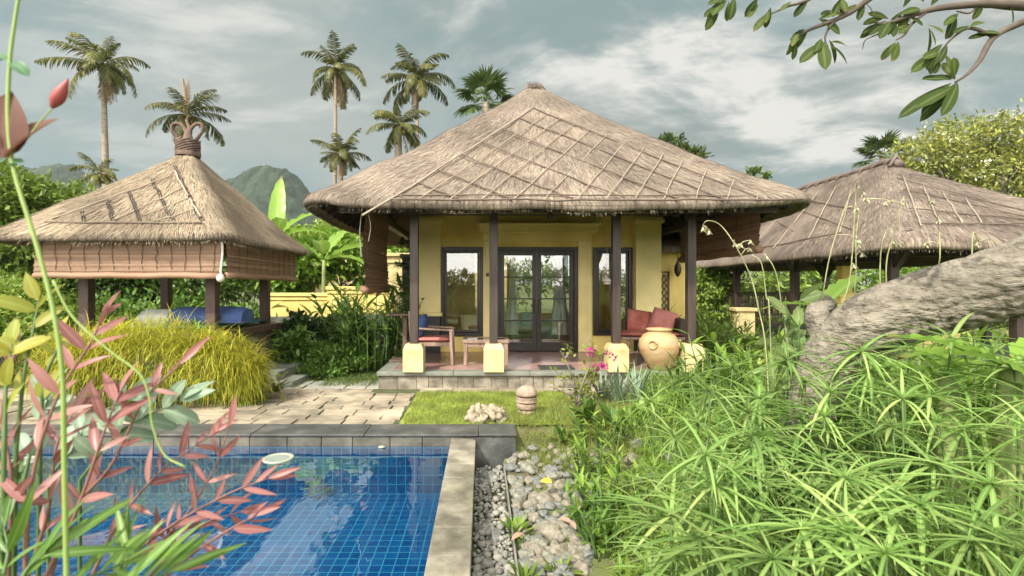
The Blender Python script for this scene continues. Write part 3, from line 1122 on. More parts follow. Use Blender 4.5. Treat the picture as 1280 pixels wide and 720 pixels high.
rb.build('ceiling_lamp', M_wood, villa, smooth=True)

RV = Roof(-2.9, 5.36, 7.9, 16.4, 3.00, 6.50, (1.02, 1.52, 11.95, 12.3), thick=0.17, flare=0.90, lift=0.17, cr=0.55, lump=0.07, seed=2)
roof = RV.shell(villa, 'roof', M_thatch)
RV.straw(roof, 60000, M_straw, seed=1, fringe=9000, L=(0.10, 0.30), W=(0.005, 0.012), lift=0.12)
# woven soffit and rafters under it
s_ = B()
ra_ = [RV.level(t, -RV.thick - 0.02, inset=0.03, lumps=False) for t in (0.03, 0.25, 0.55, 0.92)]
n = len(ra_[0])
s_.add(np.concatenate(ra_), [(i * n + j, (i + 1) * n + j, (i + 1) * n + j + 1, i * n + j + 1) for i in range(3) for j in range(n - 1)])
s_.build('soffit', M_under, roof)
lo_, hi_ = RV.level(0.035, -RV.thick - 0.06, inset=0.03, lumps=False), RV.level(0.52, -RV.thick - 0.06, inset=0.03, lumps=False)
seen = 0
for j in range(0, n - 1):
    p = lo_[j]
    side = p[0] < -2.2 or p[0] > 4.6
    if (side and p[1] < 13.2) or (p[1] < 8.3 and j % 2 == 0):
        B().bar(lo_[j], hi_[j], 0.05, 0.07).build('rafter', M_wood, roof)
# flat timber rim hidden behind the fringe
B().bar((-2.35, 8.32, 3.06), (4.88, 8.32, 3.06), 0.05, 0.10).build('eave_board', M_wood, roof)
# ridge cap
cap = B()
cap.tube(spline([(1.0, 12.1, 6.36), (1.13, 12.1, 6.52), (1.27, 12.1, 6.57), (1.41, 12.1, 6.52), (1.54, 12.1, 6.36)], 12), [0.06, 0.09, 0.11, 0.12, 0.12, 0.12, 0.12, 0.12, 0.12, 0.11, 0.09, 0.06], 10, jit=0.1)
R = rs(4)
k = 160
p = np.stack([R.uniform(1.08, 1.46, k), R.uniform(11.9, 12.3, k), R.uniform(6.48, 6.66, k)], 1)
cap.leaves(tmpl(2, 'flat', 0.9, 0, True), p, np.stack([R.normal(0, 0.8, k), R.normal(-0.5, 0.8, k), R.uniform(-0.2, 0.3, k)], 1), [0, 0, 1.0], R.uniform(0.08, 0.18, k), 0.01)
cap.build('ridge_cap', M_straw_dark, roof)
# diamond battens on the front slope
LB, TOP, RBT = (482, 252), (668, 138), (995, 254)
for k_, (a, b_) in enumerate([((448, 276), (668, 136))]):
    RV.batten((494, 249), b_, 0.017, M_bamboo, roof, seed=k_, n=10, ext=0.75)
for k_, f in enumerate((0.06, 0.2, 0.34, 0.5, 0.64, 0.78, 0.9, 1.0)):
    a = (LB[0] + (TOP[0] - LB[0]) * f, LB[1] + (TOP[1] - LB[1]) * f)
    L_ = (251 - a[1]) / 0.40
    b_ = (min(a[0] + L_, 1000), 251)
    RV.batten(a, b_, 0.013, M_bambood, roof, seed=20 + k_, n=12)
for k_, (xs0, sl_) in enumerate(((522, 0.66), (562, 0.74), (602, 0.82), (642, 0.92), (680, 1.04), (720, 1.18), (757, 1.36), (793, 1.6), (828, 2.0), (868, 2.6), (908, 3.2), (945, 4.0))):
    # rises from the rail to the uppermost dark batten
    dx_ = (252 - (138 + 0.355 * (xs0 - 668))) / (sl_ + 0.355)
    if xs0 + dx_ < 668:
        dx_ = (252 - 138 + 0.613 * (xs0 - 668)) / (sl_ - 0.613) if sl_ > 0.9 else 668 - xs0
        dx_ = min(dx_, 668 - xs0)
    RV.batten((xs0, 252), (xs0 + dx_, 252 - dx_ * sl_), 0.0095, M_bamboo, roof, seed=40 + k_, n=9)
RV.batten((486, 252), (1002, 252), 0.016, M_bambood, roof, seed=70, n=16)
RV.batten((500, 246), (985, 247), 0.012, M_bambood, roof, seed=71, n=16)

# bamboo blinds hanging at the two sides
M_blind = mat('bamboo_blind', [(0.10, 0.05, 0.03), (0.20, 0.11, 0.065), (0.30, 0.18, 0.11)], scale=3, rough=0.7, island=0.6, stretch=(0.6, 0.6, 8))
M_blind_tan = mat('bamboo_blind_tan', [(0.15, 0.085, 0.052), (0.28, 0.17, 0.105), (0.40, 0.265, 0.175)], scale=2.2, rough=0.65, island=0.5, stretch=(0.5, 0.5, 8))
M_cord = mat('white_cord', [(0.55, 0.52, 0.45), (0.68, 0.65, 0.58)], rough=0.9)


def blind(label, a, b_, ztop, zbot, m, roll=0.05, slat=0.035, cords=8, group='bamboo blinds under the eaves', slack=0.0, seed=0):
    """roll-up blind of split bamboo hanging between two points in plan"""
    R = rs(seed)
    a, b_ = np.array(a, float), np.array(b_, float)
    u = nrm(b_ - a)
    nv = np.array([u[1], -u[0]])
    t = thing('bamboo_blind', label, 'blind', ((a[0] + b_[0]) / 2, (a[1] + b_[1]) / 2, zbot), group)
    sb = B()
    z = zbot + roll
    W = np.linalg.norm(b_ - a)
    while z < ztop:
        off = 0.006 * R.normal() + slack * sin((z - zbot) * 6)
        seg = 8
        ws = [0.006 * sin(i * 1.3 + z * 7) + off for i in range(seg + 1)]
        lo = np.array([[*(a + u * W * i / seg + nv * ws[i]), z] for i in range(seg + 1)])
        hi = lo + np.array([0, 0, slat * 1.02])
        lo2 = lo + np.array([nv[0] * 0.006, nv[1] * 0.006, 0])
        hi2 = hi + np.array([nv[0] * 0.006, nv[1] * 0.006, 0])
        k = seg + 1
        V = np.concatenate([lo, hi, lo2, hi2])
        Q = []
        for i in range(seg):
            Q += [(i, i + 1, k + i + 1, k + i), (2 * k + i + 1, 2 * k + i, 3 * k + i, 3 * k + i + 1), (k + i, k + i + 1, 3 * k + i + 1, 3 * k + i), (i + 1, i, 2 * k + i, 2 * k + i + 1)]
        sb.add(V, Q)
        z += slat
    sb.build('slats', m, t)
    rl = B()
    pts = [[*(a + u * W * i / 10), zbot + roll + 0.008 * sin(i * 1.9)] for i in range(11)]
    for dr, dz in ((0, 0), (0.012, -0.01), (-0.012, 0.012)):
        rl.tube(np.array(pts) + np.array([nv[0] * dr, nv[1] * dr, dz]), roll, 12, jit=0.06, seed=seed)
    rl.build('roll', m, t, smooth=True)
    c = B()
    for i in range(cords):
        q = a + u * W * (i + 0.5) / cords
        for sgn in (-1, 1):
            o = q + nv * 0.016 * sgn
            pts = [[*(o + u * R.normal(0, 0.012)), zz] for zz in np.linspace(zbot + 0.02, ztop, 9)]
            c.tube(pts, 0.0055, 5)
    c.build('stitching', M_bambood, t)
    return t


blind('dark brown bamboo blind let down beside the left veranda post', (-2.0, 8.55), (-2.0, 10.7), 3.12, 1.68, M_blind, 0.06, cords=5, slack=0.02, seed=1)
blind('dark brown bamboo blind half rolled up at the right side of the veranda', (4.66, 8.45), (4.66, 11.8), 3.10, 2.36, M_blind, 0.06, cords=7, seed=2)
single(B().tube(spline([(-2.02, 8.5, 3.1), (-2.05, 8.48, 2.7), (-2.03, 8.5, 2.3)], 8), 0.007, 5).tube(spline([(-1.9, 8.46, 3.0), (-1.86, 8.45, 2.8), (-1.9, 8.46, 2.55)], 8), 0.006, 5), 'blind_cord',
       'thin pale cord hanging in front of the let-down dark blind', 'cord', M_cord, (-2.0, 8.5, 2.3))
# ------------------------------------------------------------------ left pavilion
bale = thing('pavilion', 'open thatched day bed pavilion with golden roof and knotted finial left of the pool', 'pavilion', (-5.7, 9.8, 0))
RL = Roof(-7.95, -3.98, 7.9, 11.75, 2.50, 4.44, (-5.76, -5.66, 9.76, 9.86), thick=0.14, flare=0.86, lift=0.05, cr=0.42, lump=0.05, seed=9)
rl_ = RL.shell(bale, 'roof', M_thatch)
RL.straw(rl_, 30000, M_straw_gold, seed=2, fringe=5000, L=(0.12, 0.32), W=(0.006, 0.013), lift=0.2)
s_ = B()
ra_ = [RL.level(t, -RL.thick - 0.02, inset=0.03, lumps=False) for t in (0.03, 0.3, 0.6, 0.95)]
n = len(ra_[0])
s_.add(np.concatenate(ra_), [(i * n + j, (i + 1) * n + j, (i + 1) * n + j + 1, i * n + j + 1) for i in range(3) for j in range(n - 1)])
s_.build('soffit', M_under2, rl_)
M_bind = mat('black_binding', [(0.02, 0.017, 0.015), (0.06, 0.05, 0.042)], scale=8, rough=0.95)
for k_, (a, b_) in enumerate((((66, 277), (217, 221)), ((142, 278), (230, 237)), ((182, 271), (238, 249)), ((196, 279), (246, 262)))):
    RL.batten(a, b_, 0.010, M_bamboo, rl_, seed=k_, n=8)
RL.batten((58, 280), (254, 281), 0.014, M_bambood, rl_, 'bamboo_batten', seed=9, n=9)
for k_, (a, b_) in enumerate((((217, 210), (252, 278)), ((190, 226), (216, 278)), ((161, 240), (176, 278)), ((136, 253), (141, 278)), ((103, 264), (105, 278)))):
    pts = np.array([RL.front_at(a[0] + (b_[0] - a[0]) * t, a[1] + (b_[1] - a[1]) * t) for t in np.linspace(0, 1, 8)])
    c = B()
    for dx in (-0.02, 0.02):
        c.tube(pts + np.array([dx, -0.015, 0.035]) + rs(k_).normal(0, 0.012, (8, 3)), 0.010, 6)
    c.build('thatch_binding', M_bind, rl_, smooth=True)
for a, b_ in (((219, 218), (236, 250)), ((238, 253), (252, 276))):
    RL.batten(a, b_, 0.018, M_bamboo, rl_, seed=99, lift=0.06)
# finial: knotted crown of vine
M_vine = mat('vine_finial', [(0.05, 0.032, 0.025), (0.12, 0.08, 0.06), (0.2, 0.14, 0.11)], scale=8, rough=0.9, bump=0.4)
fb = B()
c0 = np.array([-5.71, 9.8, 4.36])
fb.lathe([(0.22, -0.04), (0.23, 0.03), (0.19, 0.07), (0.20, 0.13), (0.15, 0.17), (0.16, 0.23), (0.10, 0.30), (0.05, 0.45), (0.03, 0.5)], c0, 20)
for k_ in range(9):
    a = k_ * 0.7
    fb.tube([c0 + np.array([0.205 * cos(a + i * 0.5), 0.205 * sin(a + i * 0.5), 0.0 + 0.035 * i]) for i in range(9)], 0.024, 6)
for sx in (-1, 1):
    fb.tube(spline([c0 + np.array(q) * (sx, 1, 1) for q in ((0.10, 0, 0.2), (0.2, 0, 0.34), (0.29, -0.02, 0.46), (0.28, -0.02, 0.58), (0.16, 0, 0.60), (0.06, 0, 0.50), (0.02, 0, 0.36), (0.05, 0, 0.22))], 28), 0.034, 8, jit=0.15)
fb.tube(spline([c0 + np.array(q) for q in ((0, 0, 0.3), (0.03, 0, 0.5), (-0.02, 0, 0.66), (0.03, 0, 0.78))], 12), [0.06, 0.055, 0.05, 0.045, 0.04, 0.035, 0.03, 0.03, 0.025, 0.02, 0.015, 0.01], 8, jit=0.2)
fb.build('finial', M_vine, rl_, smooth=True)
M_post = mat('red_brown_post', [(0.045, 0.026, 0.022), (0.09, 0.052, 0.044)], scale=4, rough=0.6, stretch=(4, 4, 0.5), bump=0.1)
for x, y in ((-4.6, 8.62), (-6.75, 8.62), (-4.62, 10.75), (-6.72, 10.75)):
    B().box(x - 0.085, x + 0.085, y - 0.085, y + 0.085, 0.9, 2.75).build('post', M_post, bale, bevel=0.01)
bb = B()
for y in (8.62, 10.75):
    bb.box(-7.3, -4.2, y - 0.06, y + 0.06, 2.62, 2.74)
for x in (-4.6, -6.74):
    bb.box(x - 0.06, x + 0.06, 8.2, 11.2, 2.745, 2.85)
bb.build('beam', M_post, bale, bevel=0.006)
B().box(-6.95, -4.35, 8.4, 10.95, 0.90, 1.02).build('bed_platform', M_wood2, bale, bevel=0.012)
B().box(-6.75, -4.5, 8.6, 10.8, -0.05, 0.90).build('platform_base', M_rubble, bale, bevel=0.02)
stb = B()
for k_ in range(3):
    stb.box(-4.28, -4.02 + 0.0 - k_ * 0.06, 8.55, 9.2, 0.30 + k_ * 0.11, 0.405 + k_ * 0.11)
stb.build('plinth', M_cream, bale, bevel=0.01)
stb = B()
stb.box(-4.34, -3.62, 8.9, 10.4, 0.0, 0.27)
stb.box(-4.0, -3.3, 8.8, 9.6, -0.02, 0.13)
stb.build('step', M_edge, bale, bevel=0.015)
M_blue = mat('blue_fabric', [(0.02, 0.045, 0.13), (0.04, 0.075, 0.20), (0.06, 0.11, 0.26)], scale=3, rough=0.85, bump=0.2, bscale=50)
M_teal = mat('teal_fabric', [(0.04, 0.15, 0.19), (0.07, 0.23, 0.28)], scale=3, rough=0.85, bump=0.15, bscale=50)
M_pale = mat('pale_fabric', [(0.34, 0.36, 0.36), (0.46, 0.48, 0.47)], scale=3, rough=0.9, bump=0.1, bscale=50)


def cushion(b, c, size, rz=0, rx=0, ry=0, puff=0.35, n=10):
    """soft pillow, thin at the seam and full in the middle"""
    from mathutils import Euler
    Rm = np.array(Euler((rx, ry, rz)).to_matrix())
    V, Q = [], []
    for s_ in (1, -1):
        k0 = len(V)
        for j in range(n + 1):
            for i in range(n + 1):
                u, v = 2 * i / n - 1, 2 * j / n - 1
                e = (max(0, 1 - abs(u) ** 3.5) * max(0, 1 - abs(v) ** 3.5)) ** 0.5
                pin = 1 - 0.08 * (1 - (1 - abs(u)) ** 0.5) * (1 - abs(v)) * 1.0
                V.append((u * size[0] / 2, v * size[1] / 2 * pin, s_ * size[2] / 2 * (0.06 + 0.94 * e)))
        for j in range(n):
            for i in range(n):
                a = k0 + j * (n + 1) + i
                q = (a, a + 1, a + n + 2, a + n + 1)
                Q.append(q if s_ > 0 else q[::-1])
    k1 = (n + 1) ** 2
    for i in range(n):
        for a, c_ in ((i, i + 1), ((n) * (n + 1) + i + 1, n * (n + 1) + i), ((i + 1) * (n + 1), i * (n + 1)), (i * (n + 1) + n, (i + 1) * (n + 1) + n)):
            Q.append((c_, a, a + k1, c_ + k1))
    V = np.array(V) @ Rm.T + np.array(c)
    return b.add(V, Q)


single(cushion(B(), (-5.55, 9.7, 1.09), (2.0, 1.9, 0.16)), 'mattress', 'turquoise mattress lying on the platform of the open pavilion', 'mattress', M_teal, (-5.55, 9.7, 1.02), smooth=True)
bb = B()
V = []
nb = 18
for j in range(nb + 1):
    for i in range(13):
        a = pi * 0.98 * i / 12
        x = -5.5 + 1.3 * j / nb
        r_ = 0.2 * (1 + 0.10 * fn(x * 3, a * 2, 1)) * (1 if 0 < j < nb else 0.9)
        V.append((x, 9.05 - cos(a) * r_ * 1.5 + 0.03 * fn(x, a, 4, 3), 1.16 + sin(a) * r_ * 1.35 + 0.015 * fn(x, a, 9, 7)))
bb.add(V, [(j * 13 + i, (j + 1) * 13 + i, (j + 1) * 13 + i + 1, j * 13 + i + 1) for j in range(nb) for i in range(12)], )
V2 = len(V)
bb.add([(-4.2, 9.05, 1.16)] + V[-13:], T=[(0, i + 1, i + 2) for i in range(12)])
single(bb, 'bolster', 'long blue covered bolster along the front of the pavilion bed', 'bolster', M_blue, (-4.9, 9.05, 1.1), smooth=True)
single(cushion(B(), (-5.75, 8.95, 1.24), (0.7, 0.34, 0.26), rx=0.5), 'pillow', 'pale grey pillow at the left end of the blue bolster', 'pillow', M_pale, (-5.75, 8.95, 1.12), smooth=True)
blind('tan bamboo blind rolled down across the front of the left pavilion', (-7.2, 8.12), (-4.18, 8.12), 2.56, 1.93, M_blind_tan, 0.045, cords=13, seed=5, slat=0.03)
blind('tan bamboo blind rolled down along the right side of the left pavilion', (-4.13, 8.16), (-4.13, 11.2), 2.56, 1.93, M_blind_tan, 0.045, cords=11, seed=6, slat=0.03)
single(B().tube(spline([(-4.16, 8.08, 2.56), (-4.15, 8.07, 2.3), (-4.17, 8.06, 2.05), (-4.16, 8.06, 1.97)], 10), 0.018, 6).lathe([(0.0, 1.86), (0.05, 1.88), (0.065, 1.93), (0.045, 1.98), (0.0, 2.0)], (-4.17, 8.05, 0), 10),
       'blind_cord', 'knotted white rope hanging at the corner between the two tan blinds', 'cord', M_cord, (-4.16, 8.06, 1.9), smooth=True)

# ------------------------------------------------------------------ right pavilion
hall = thing('pavilion', 'long open thatched hall with dark posts and rails behind the leaning trunk', 'pavilion', (10.7, 14.5, 0))
RR = Roof(7.66, 13.72, 9.0, 20.2, 2.44, 5.03, (10.64, 10.74, 13.2, 16.9), thick=0.17, flare=0.9, lift=0.03, cr=0.7, lump=0.06, seed=14)
rr_ = RR.shell(hall, 'roof', M_thatch)
RR.straw(rr_, 40000, M_straw_grey, seed=3, fringe=6000, L=(0.12, 0.34), W=(0.007, 0.015), lift=0.2)
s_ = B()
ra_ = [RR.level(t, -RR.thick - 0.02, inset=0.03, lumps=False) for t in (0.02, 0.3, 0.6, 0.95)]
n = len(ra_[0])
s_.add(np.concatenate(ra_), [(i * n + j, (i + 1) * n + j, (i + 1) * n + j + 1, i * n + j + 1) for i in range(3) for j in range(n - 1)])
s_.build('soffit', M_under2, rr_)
lo_, hi_ = RR.level(0.02, -RR.thick - 0.05, inset=0.03, lumps=False), RR.level(0.6, -RR.thick - 0.05, inset=0.03, lumps=False)
for j in range(0, n - 1, 1):
    if lo_[j][1] < 9.4 or (lo_[j][0] < 8.2 and lo_[j][1] < 18):
        B().bar(lo_[j], hi_[j], 0.05, 0.07).build('rafter', M_wood, rr_)
cap = B()
R = rs(41)
pts = spline([(10.7, 12.9, 4.93), (10.69, 13.3, 5.10), (10.69, 14.5, 5.07), (10.69, 16.7, 5.10), (10.69, 17.2, 4.95)], 20)
cap.tube(pts, 0.09, 8, jit=0.15)
for k_ in range(9):
    y = 13.1 + k_ * 0.45
    cap.tube([(10.45, y, 4.97), (10.69, y, 5.17), (10.93, y, 4.97)], 0.025, 5)
cap.tube([(10.5, 12.98, 4.9), (10.69, 13.0, 5.18), (10.9, 12.98, 4.9)], 0.05, 6)
cap.build('ridge_cap', M_straw_dark, rr_, smooth=True)
for k_, (a, b_) in enumerate((((1128, 222), (1150, 284)), ((1153, 234), (1174, 282)), ((1178, 243), (1202, 280)), ((1206, 250), (1226, 280)), ((1120, 224), (1280, 265)), ((1128, 238), (1280, 272)), ((1134, 262), (1280, 276)))):
    RR.batten(a, b_, 0.013, M_bamboo if k_ < 4 else M_bambood, rr_, seed=k_, n=8)
RR.batten((1148, 281), (1290, 282), 0.016, M_bambood, rr_, seed=31, n=9)
for k_, (a, b_) in enumerate((((1050, 292), (1064, 238)), ((1010, 300), (1046, 232)), ((966, 312), (1024, 240)), ((930, 318), (1000, 246)), ((962, 272), (992, 290)), ((996, 262), (1064, 288)), ((1000, 250), (1066, 262)))):
    RR.batten(a, b_, 0.014, M_bamboo if k_ < 4 else M_bambood, rr_, face='side', seed=50 + k_, n=8)
RR.batten((925, 316), (1052, 292), 0.015, M_bambood, rr_, face='side', seed=60, n=9)
for x, y in ((8.2, 10.07), (8.2, 13.2), (8.2, 16.2), (8.2, 19.3), (13.2, 10.07), (13.2, 13.2), (13.2, 16.2), (13.2, 19.3), (10.7, 10.07)):
    p_ = B().box(x - 0.085, x + 0.085, y - 0.085, y + 0.085, 0.3, 2.72).build('post', M_wood, hall, bevel=0.01)
    c = B()
    for dy in (-1, 1):
        c.bar((x, y + dy * 0.08, 2.2), (x, y + dy * 0.5, 2.66), 0.07, 0.08)
    c.bar((x + 0.08 * (1 if x < 10 else -1), y, 2.2), (x + 0.5 * (1 if x < 10 else -1), y, 2.66), 0.07, 0.08)
    c.build('brace', M_wood, p_)
bb = B()
for x in (8.2, 13.2):
    bb.box(x - 0.07, x + 0.07, 9.6, 19.6, 2.725, 2.88)
for y in (10.07, 13.2, 16.2, 19.3):
    bb.box(8.0, 13.4, y - 0.06, y + 0.06, 2.60, 2.72)
bb.build('beam', M_wood, hall, bevel=0.008)
B().box(7.95, 13.45, 9.75, 19.6, -0.1, 0.30).build('floor_slab', M_edge, hall, bevel=0.02)
for y0, y1 in ((13.29, 16.11), (16.29, 19.2)):
    c = B()
    for z in (0.72, 1.55):
        c.box(8.165, 8.235, y0, y1, z, z + 0.07)
    yy = y0 + 0.08
    while yy < y1:
        c.box(8.185, 8.215, yy, yy + 0.035, 0.793, 1.547)
        yy += 0.135
    c.build('railing', M_wood, hall, bevel=0.004)
c = B()
for k_ in range(22):
    x = 8.4 + k_ * 0.22
    c.box(x, x + 0.035, 19.2, 19.235, 0.793, 1.547)
c.box(8.2, 13.2, 19.18, 19.25, 1.548, 1.62)
c.box(8.2, 13.2, 19.18, 19.25, 0.72, 0.79)
c.build('railing', M_wood, hall, bevel=0.004)
c = B()
c.box(8.55, 11.4, 12.0, 12.25, 0.303, 1.55)
c.box(8.5, 11.45, 11.95, 12.3, 1.553, 1.66)
c.box(8.6, 8.85, 12.02, 12.23, 1.663, 2.3)
c.box(10.9, 11.15, 12.02, 12.23, 1.663, 2.3)
c.build('counter', M_yellow, hall, bevel=0.01)
M_pic = mat('dark_panel', [(0.05, 0.06, 0.05), (0.10, 0.11, 0.085)], scale=3, rough=0.5)
B().box(8.95, 9.9, 11.96, 11.995, 0.75, 1.4).build('counter_panel', M_pic, hall, bevel=0.004)
# yellow gate pillar before the hall
c = B()
c.box(7.05, 7.55, 13.9, 14.3, -0.05, 1.12)
c.box(7.0, 7.6, 13.85, 14.35, 1.123, 1.22)
single(c, 'pillar', 'low square yellow plaster pillar before the hall railing', 'pillar', M_cream, (7.3, 14.1, 0), bevel=0.015)

# ------------------------------------------------------------------ garden walls and outbuildings
M_wallstone = mat('wall_stone', [(0.05, 0.055, 0.05), (0.12, 0.125, 0.11), (0.2, 0.2, 0.17)], scale=3.5, rough=0.85, bump=0.4, bscale=12)


def gwall(label, x0, x1, y, zb, zt, m=M_yellow):
    t = thing('garden_wall', label, 'wall', ((x0 + x1) / 2, y, 0))
    c = B()
    c.box(x0, x1, y, y + 0.25, zb, zt)
    c.build('wall_panel', m, t, bevel=0.006)
    c = B()
    c.box(x0 - 0.03, x1 + 0.03, y - 0.06, y + 0.31, zt + 0.003, zt + 0.09)
    c.box(x0 - 0.01, x1 + 0.01, y - 0.03, y + 0.28, zt - 0.10, zt - 0.03)
    c.build('moulding', m, t, bevel=0.012)
    B().box(x0, x1, y - 0.02, y + 0.27, -0.1, zb - 0.003).build('stone_base', M_wallstone, t, bevel=0.01)
    return t


gwall('low moulded yellow garden wall on a dark stone base behind the ti plant', -5.6, -4.02, 13.2, 1.02, 1.55)
gwall('stepped up end of the yellow garden wall next to the tall ginger clump', -3.98, -2.3, 13.0, 1.10, 1.72)
house = thing('outbuilding', 'pale yellow outbuilding with a small grey window behind the dark hanging blind', 'house', (-3.2, 18, 0))
c = B()
wx0, wx1, wz0, wz1 = -4.62, -4.05, 1.55, 2.1
c.box(-6.6, wx0, 18, 18.25, 0, 2.9)
c.box(wx1, 1.2, 18, 18.25, 0, 2.9)
c.box(wx0, wx1, 18, 18.25, 0, wz0)
c.box(wx0, wx1, 18, 18.25, wz1, 2.9)
c.box(-6.6, -6.35, 18.25, 21, 0, 2.9)
c.build('wall', M_cream, house)
c = B()
c.box(-6.7, 1.3, 17.9, 18.4, 2.903, 3.02)
c.box(-6.65, 1.25, 17.95, 18.3, 2.66, 2.72)
c.build('moulding', M_cream, house, bevel=0.012)
fo = frame(B(), wx0, wx1, wz0, wz1, 17.97, 18.1, 0.07).build('window', mat('grey_frame', [(0.3, 0.31, 0.29), (0.4, 0.41, 0.38)], rough=0.7), house, bevel=0.005)
B().box(wx0 + 0.06, wx1 - 0.06, 18.03, 18.04, wz0 + 0.06, wz1 - 0.06).build('pane', M_glass, fo)
ann = thing('annexe', 'yellow annexe with carved lattice panel and small thatched roof beside the villa', 'house', (5.0, 13.2, 0))
c = B()
c.box(4.25, 5.52, 13.2, 13.4, 0.2, 2.75)
c.box(5.32, 5.52, 13.4, 15.5, 0.2, 2.75)
c.build('wall', M_yellow, ann, bevel=0.006)
RA = Roof(4.1, 6.0, 12.72, 15.6, 2.66, 3.55, (4.1, 5.2, 14.1, 14.3), thick=0.18, flare=0.9, lift=0, cr=0.15, lump=0.03, seed=31)
ra2 = RA.shell(ann, 'roof', M_thatch)
RA.straw(ra2, 5000, M_straw, seed=31, fringe=1600)
c = B()
for k_ in range(6):
    for q in range(13):
        if (k_ + q) % 2 == 0:
            c.box(4.50 + k_ * 0.062, 4.558 + k_ * 0.062, 13.15, 13.185, 1.02 + q * 0.085, 1.10 + q * 0.085)
frame(c, 4.47, 4.90, 0.95, 2.20, 13.14, 13.197, 0.03)
c.build('lattice_panel', M_wood2, ann)
B().box(4.48, 4.60, 13.16, 13.198, 2.25, 2.55).build('vent', M_frame, ann)
lan = thing('hanging_lantern', 'small dark brass lantern hanging on a chain at the annexe wall', 'lantern', (5.02, 12.9, 2.05))
c = B()
c.lathe([(0.0, 0), (0.03, 0.02), (0.075, 0.10), (0.09, 0.2), (0.075, 0.3), (0.03, 0.38), (0.015, 0.44), (0.0, 0.45)], (5.02, 12.9, 2.05), 12)
c.build('lamp_body', mat('dark_brass', [(0.06, 0.045, 0.03), (0.14, 0.10, 0.06)], scale=12, rough=0.45, metal=0.6), lan, smooth=True)
B().tube([(5.02, 12.9, 2.49), (5.02, 12.9, 2.74)], 0.006, 5).build('chain', M_wood, lan)

# ------------------------------------------------------------------ on the veranda
M_teak = mat('weathered_teak', [(0.16, 0.10, 0.075), (0.28, 0.19, 0.145), (0.36, 0.26, 0.20)], scale=4, rough=0.65, bump=0.15, bscale=40, stretch=(3, 3, 0.6))
M_pink = mat('faded_red_fabric', [(0.33, 0.10, 0.085), (0.44, 0.17, 0.145), (0.5, 0.22, 0.18)], scale=3, rough=0.9, bump=0.15, bscale=60)
M_red = mat('russet_fabric', [(0.22, 0.055, 0.04), (0.34, 0.10, 0.075), (0.42, 0.16, 0.12)], scale=5, rough=0.9, bump=0.2, bscale=60)
ch = thing('armchair', 'slatted teak armchair with a faded red seat cushion at the left veranda corner', 'armchair', (-0.95, 9.75, FZ))
x0, x1, y0, y1 = -1.34, -0.55, 9.42, 10.1
for x, y, h_, lean in ((x0 + 0.05, y0 + 0.03, 1.02, -0.10), (x0 + 0.05, y1 - 0.03, 1.02, -0.10), (x1 - 0.05, y0 + 0.03, 0.66, 0.03), (x1 - 0.05, y1 - 0.03, 0.66, 0.03)):
    B().bar((x + (0.05 if lean > 0 else 0), y, FZ), (x + lean * 0.6, y, FZ + h_), 0.05, 0.055).build('leg', M_teak, ch, bevel=0.006)
c = B()
for y in (y0 + 0.03, y1 - 0.03):
    c.box(x0 + 0.04, x1 - 0.03, y - 0.022, y + 0.022, FZ + 0.36, FZ + 0.43)
c.box(x1 - 0.09, x1 - 0.04, y0 + 0.05, y1 - 0.05, FZ + 0.36, FZ + 0.43)
for k_ in range(8):
    c.box(x0 + 0.08 + k_ * 0.08, x0 + 0.14 + k_ * 0.08, y0 + 0.05, y1 - 0.05, FZ + 0.40, FZ + 0.425)
c.build('seat', M_teak, ch, bevel=0.005)
for y in (y0 + 0.03, y1 - 0.03):
    B().bar((x0 - 0.01, y, FZ + 0.70), (x1 + 0.02, y, FZ + 0.655), 0.075, 0.035).build('armrest', M_teak, ch, bevel=0.01)
c = B()
for z in (0.5, 0.95):
    c.bar((x0 + 0.05 - z * 0.06, y0 + 0.05, FZ + z), (x0 + 0.05 - z * 0.06, y1 - 0.05, FZ + z), 0.03, 0.06)
for k_ in range(6):
    y = y0 + 0.1 + k_ * 0.095
    c.bar((x0 + 0.02, y, FZ + 0.52), (x0 - 0.007, y, FZ + 0.93), 0.045, 0.016)
c.build('backrest', M_teak, ch, bevel=0.004)
cushion(B(), (-0.92, 9.76, FZ + 0.475), (0.68, 0.58, 0.11)).build('cushion', M_pink, ch, smooth=True)
single(cushion(B(), (-1.16, 9.72, FZ + 0.72), (0.46, 0.5, 0.20), ry=-1.25), 'pillow', 'navy blue pillow leaning on the back of the teak armchair', 'pillow', M_blue, (-1.16, 9.72, FZ + 0.53), smooth=True)
st = thing('side_table', 'narrow brown side table on one post behind the left veranda post', 'table', (-1.62, 10.0, FZ))
c = B()
c.box(-1.85, -1.40, 9.75, 10.25, 1.23, 1.27)
c.build('table_top', M_wood2, st, bevel=0.006)
B().box(-1.56, -1.47, 9.94, 10.03, 0.37, 1.23).build('leg', M_wood2, st, bevel=0.006)
B().box(-1.80, -1.30, 9.80, 10.20, FZ + 0.0, 0.37).build('base', M_wood2, st, bevel=0.006)
ct = thing('coffee_table', 'low teak coffee table with a dark glass top by the second veranda post', 'table', (0.1, 9.7, FZ))
x0, x1, y0, y1 = -0.36, 0.52, 9.4, 10.0
for x in (x0 + 0.06, x1 - 0.06):
    for y in (y0 + 0.05, y1 - 0.05):
        B().box(x - 0.035, x + 0.035, y - 0.035, y + 0.035, FZ, FZ + 0.42).build('leg', M_teak, ct, bevel=0.006)
c = frame(B(), x0, x1, y0, y1, 0, 1, 0.09)
c = B()
c.box(x0, x1, y0, y0 + 0.09, FZ + 0.42, FZ + 0.48)
c.box(x0, x1, y1 - 0.09, y1, FZ + 0.42, FZ + 0.48)
c.box(x0, x0 + 0.09, y0 + 0.092, y1 - 0.092, FZ + 0.42, FZ + 0.48)
c.box(x1 - 0.09, x1, y0 + 0.092, y1 - 0.092, FZ + 0.42, FZ + 0.48)
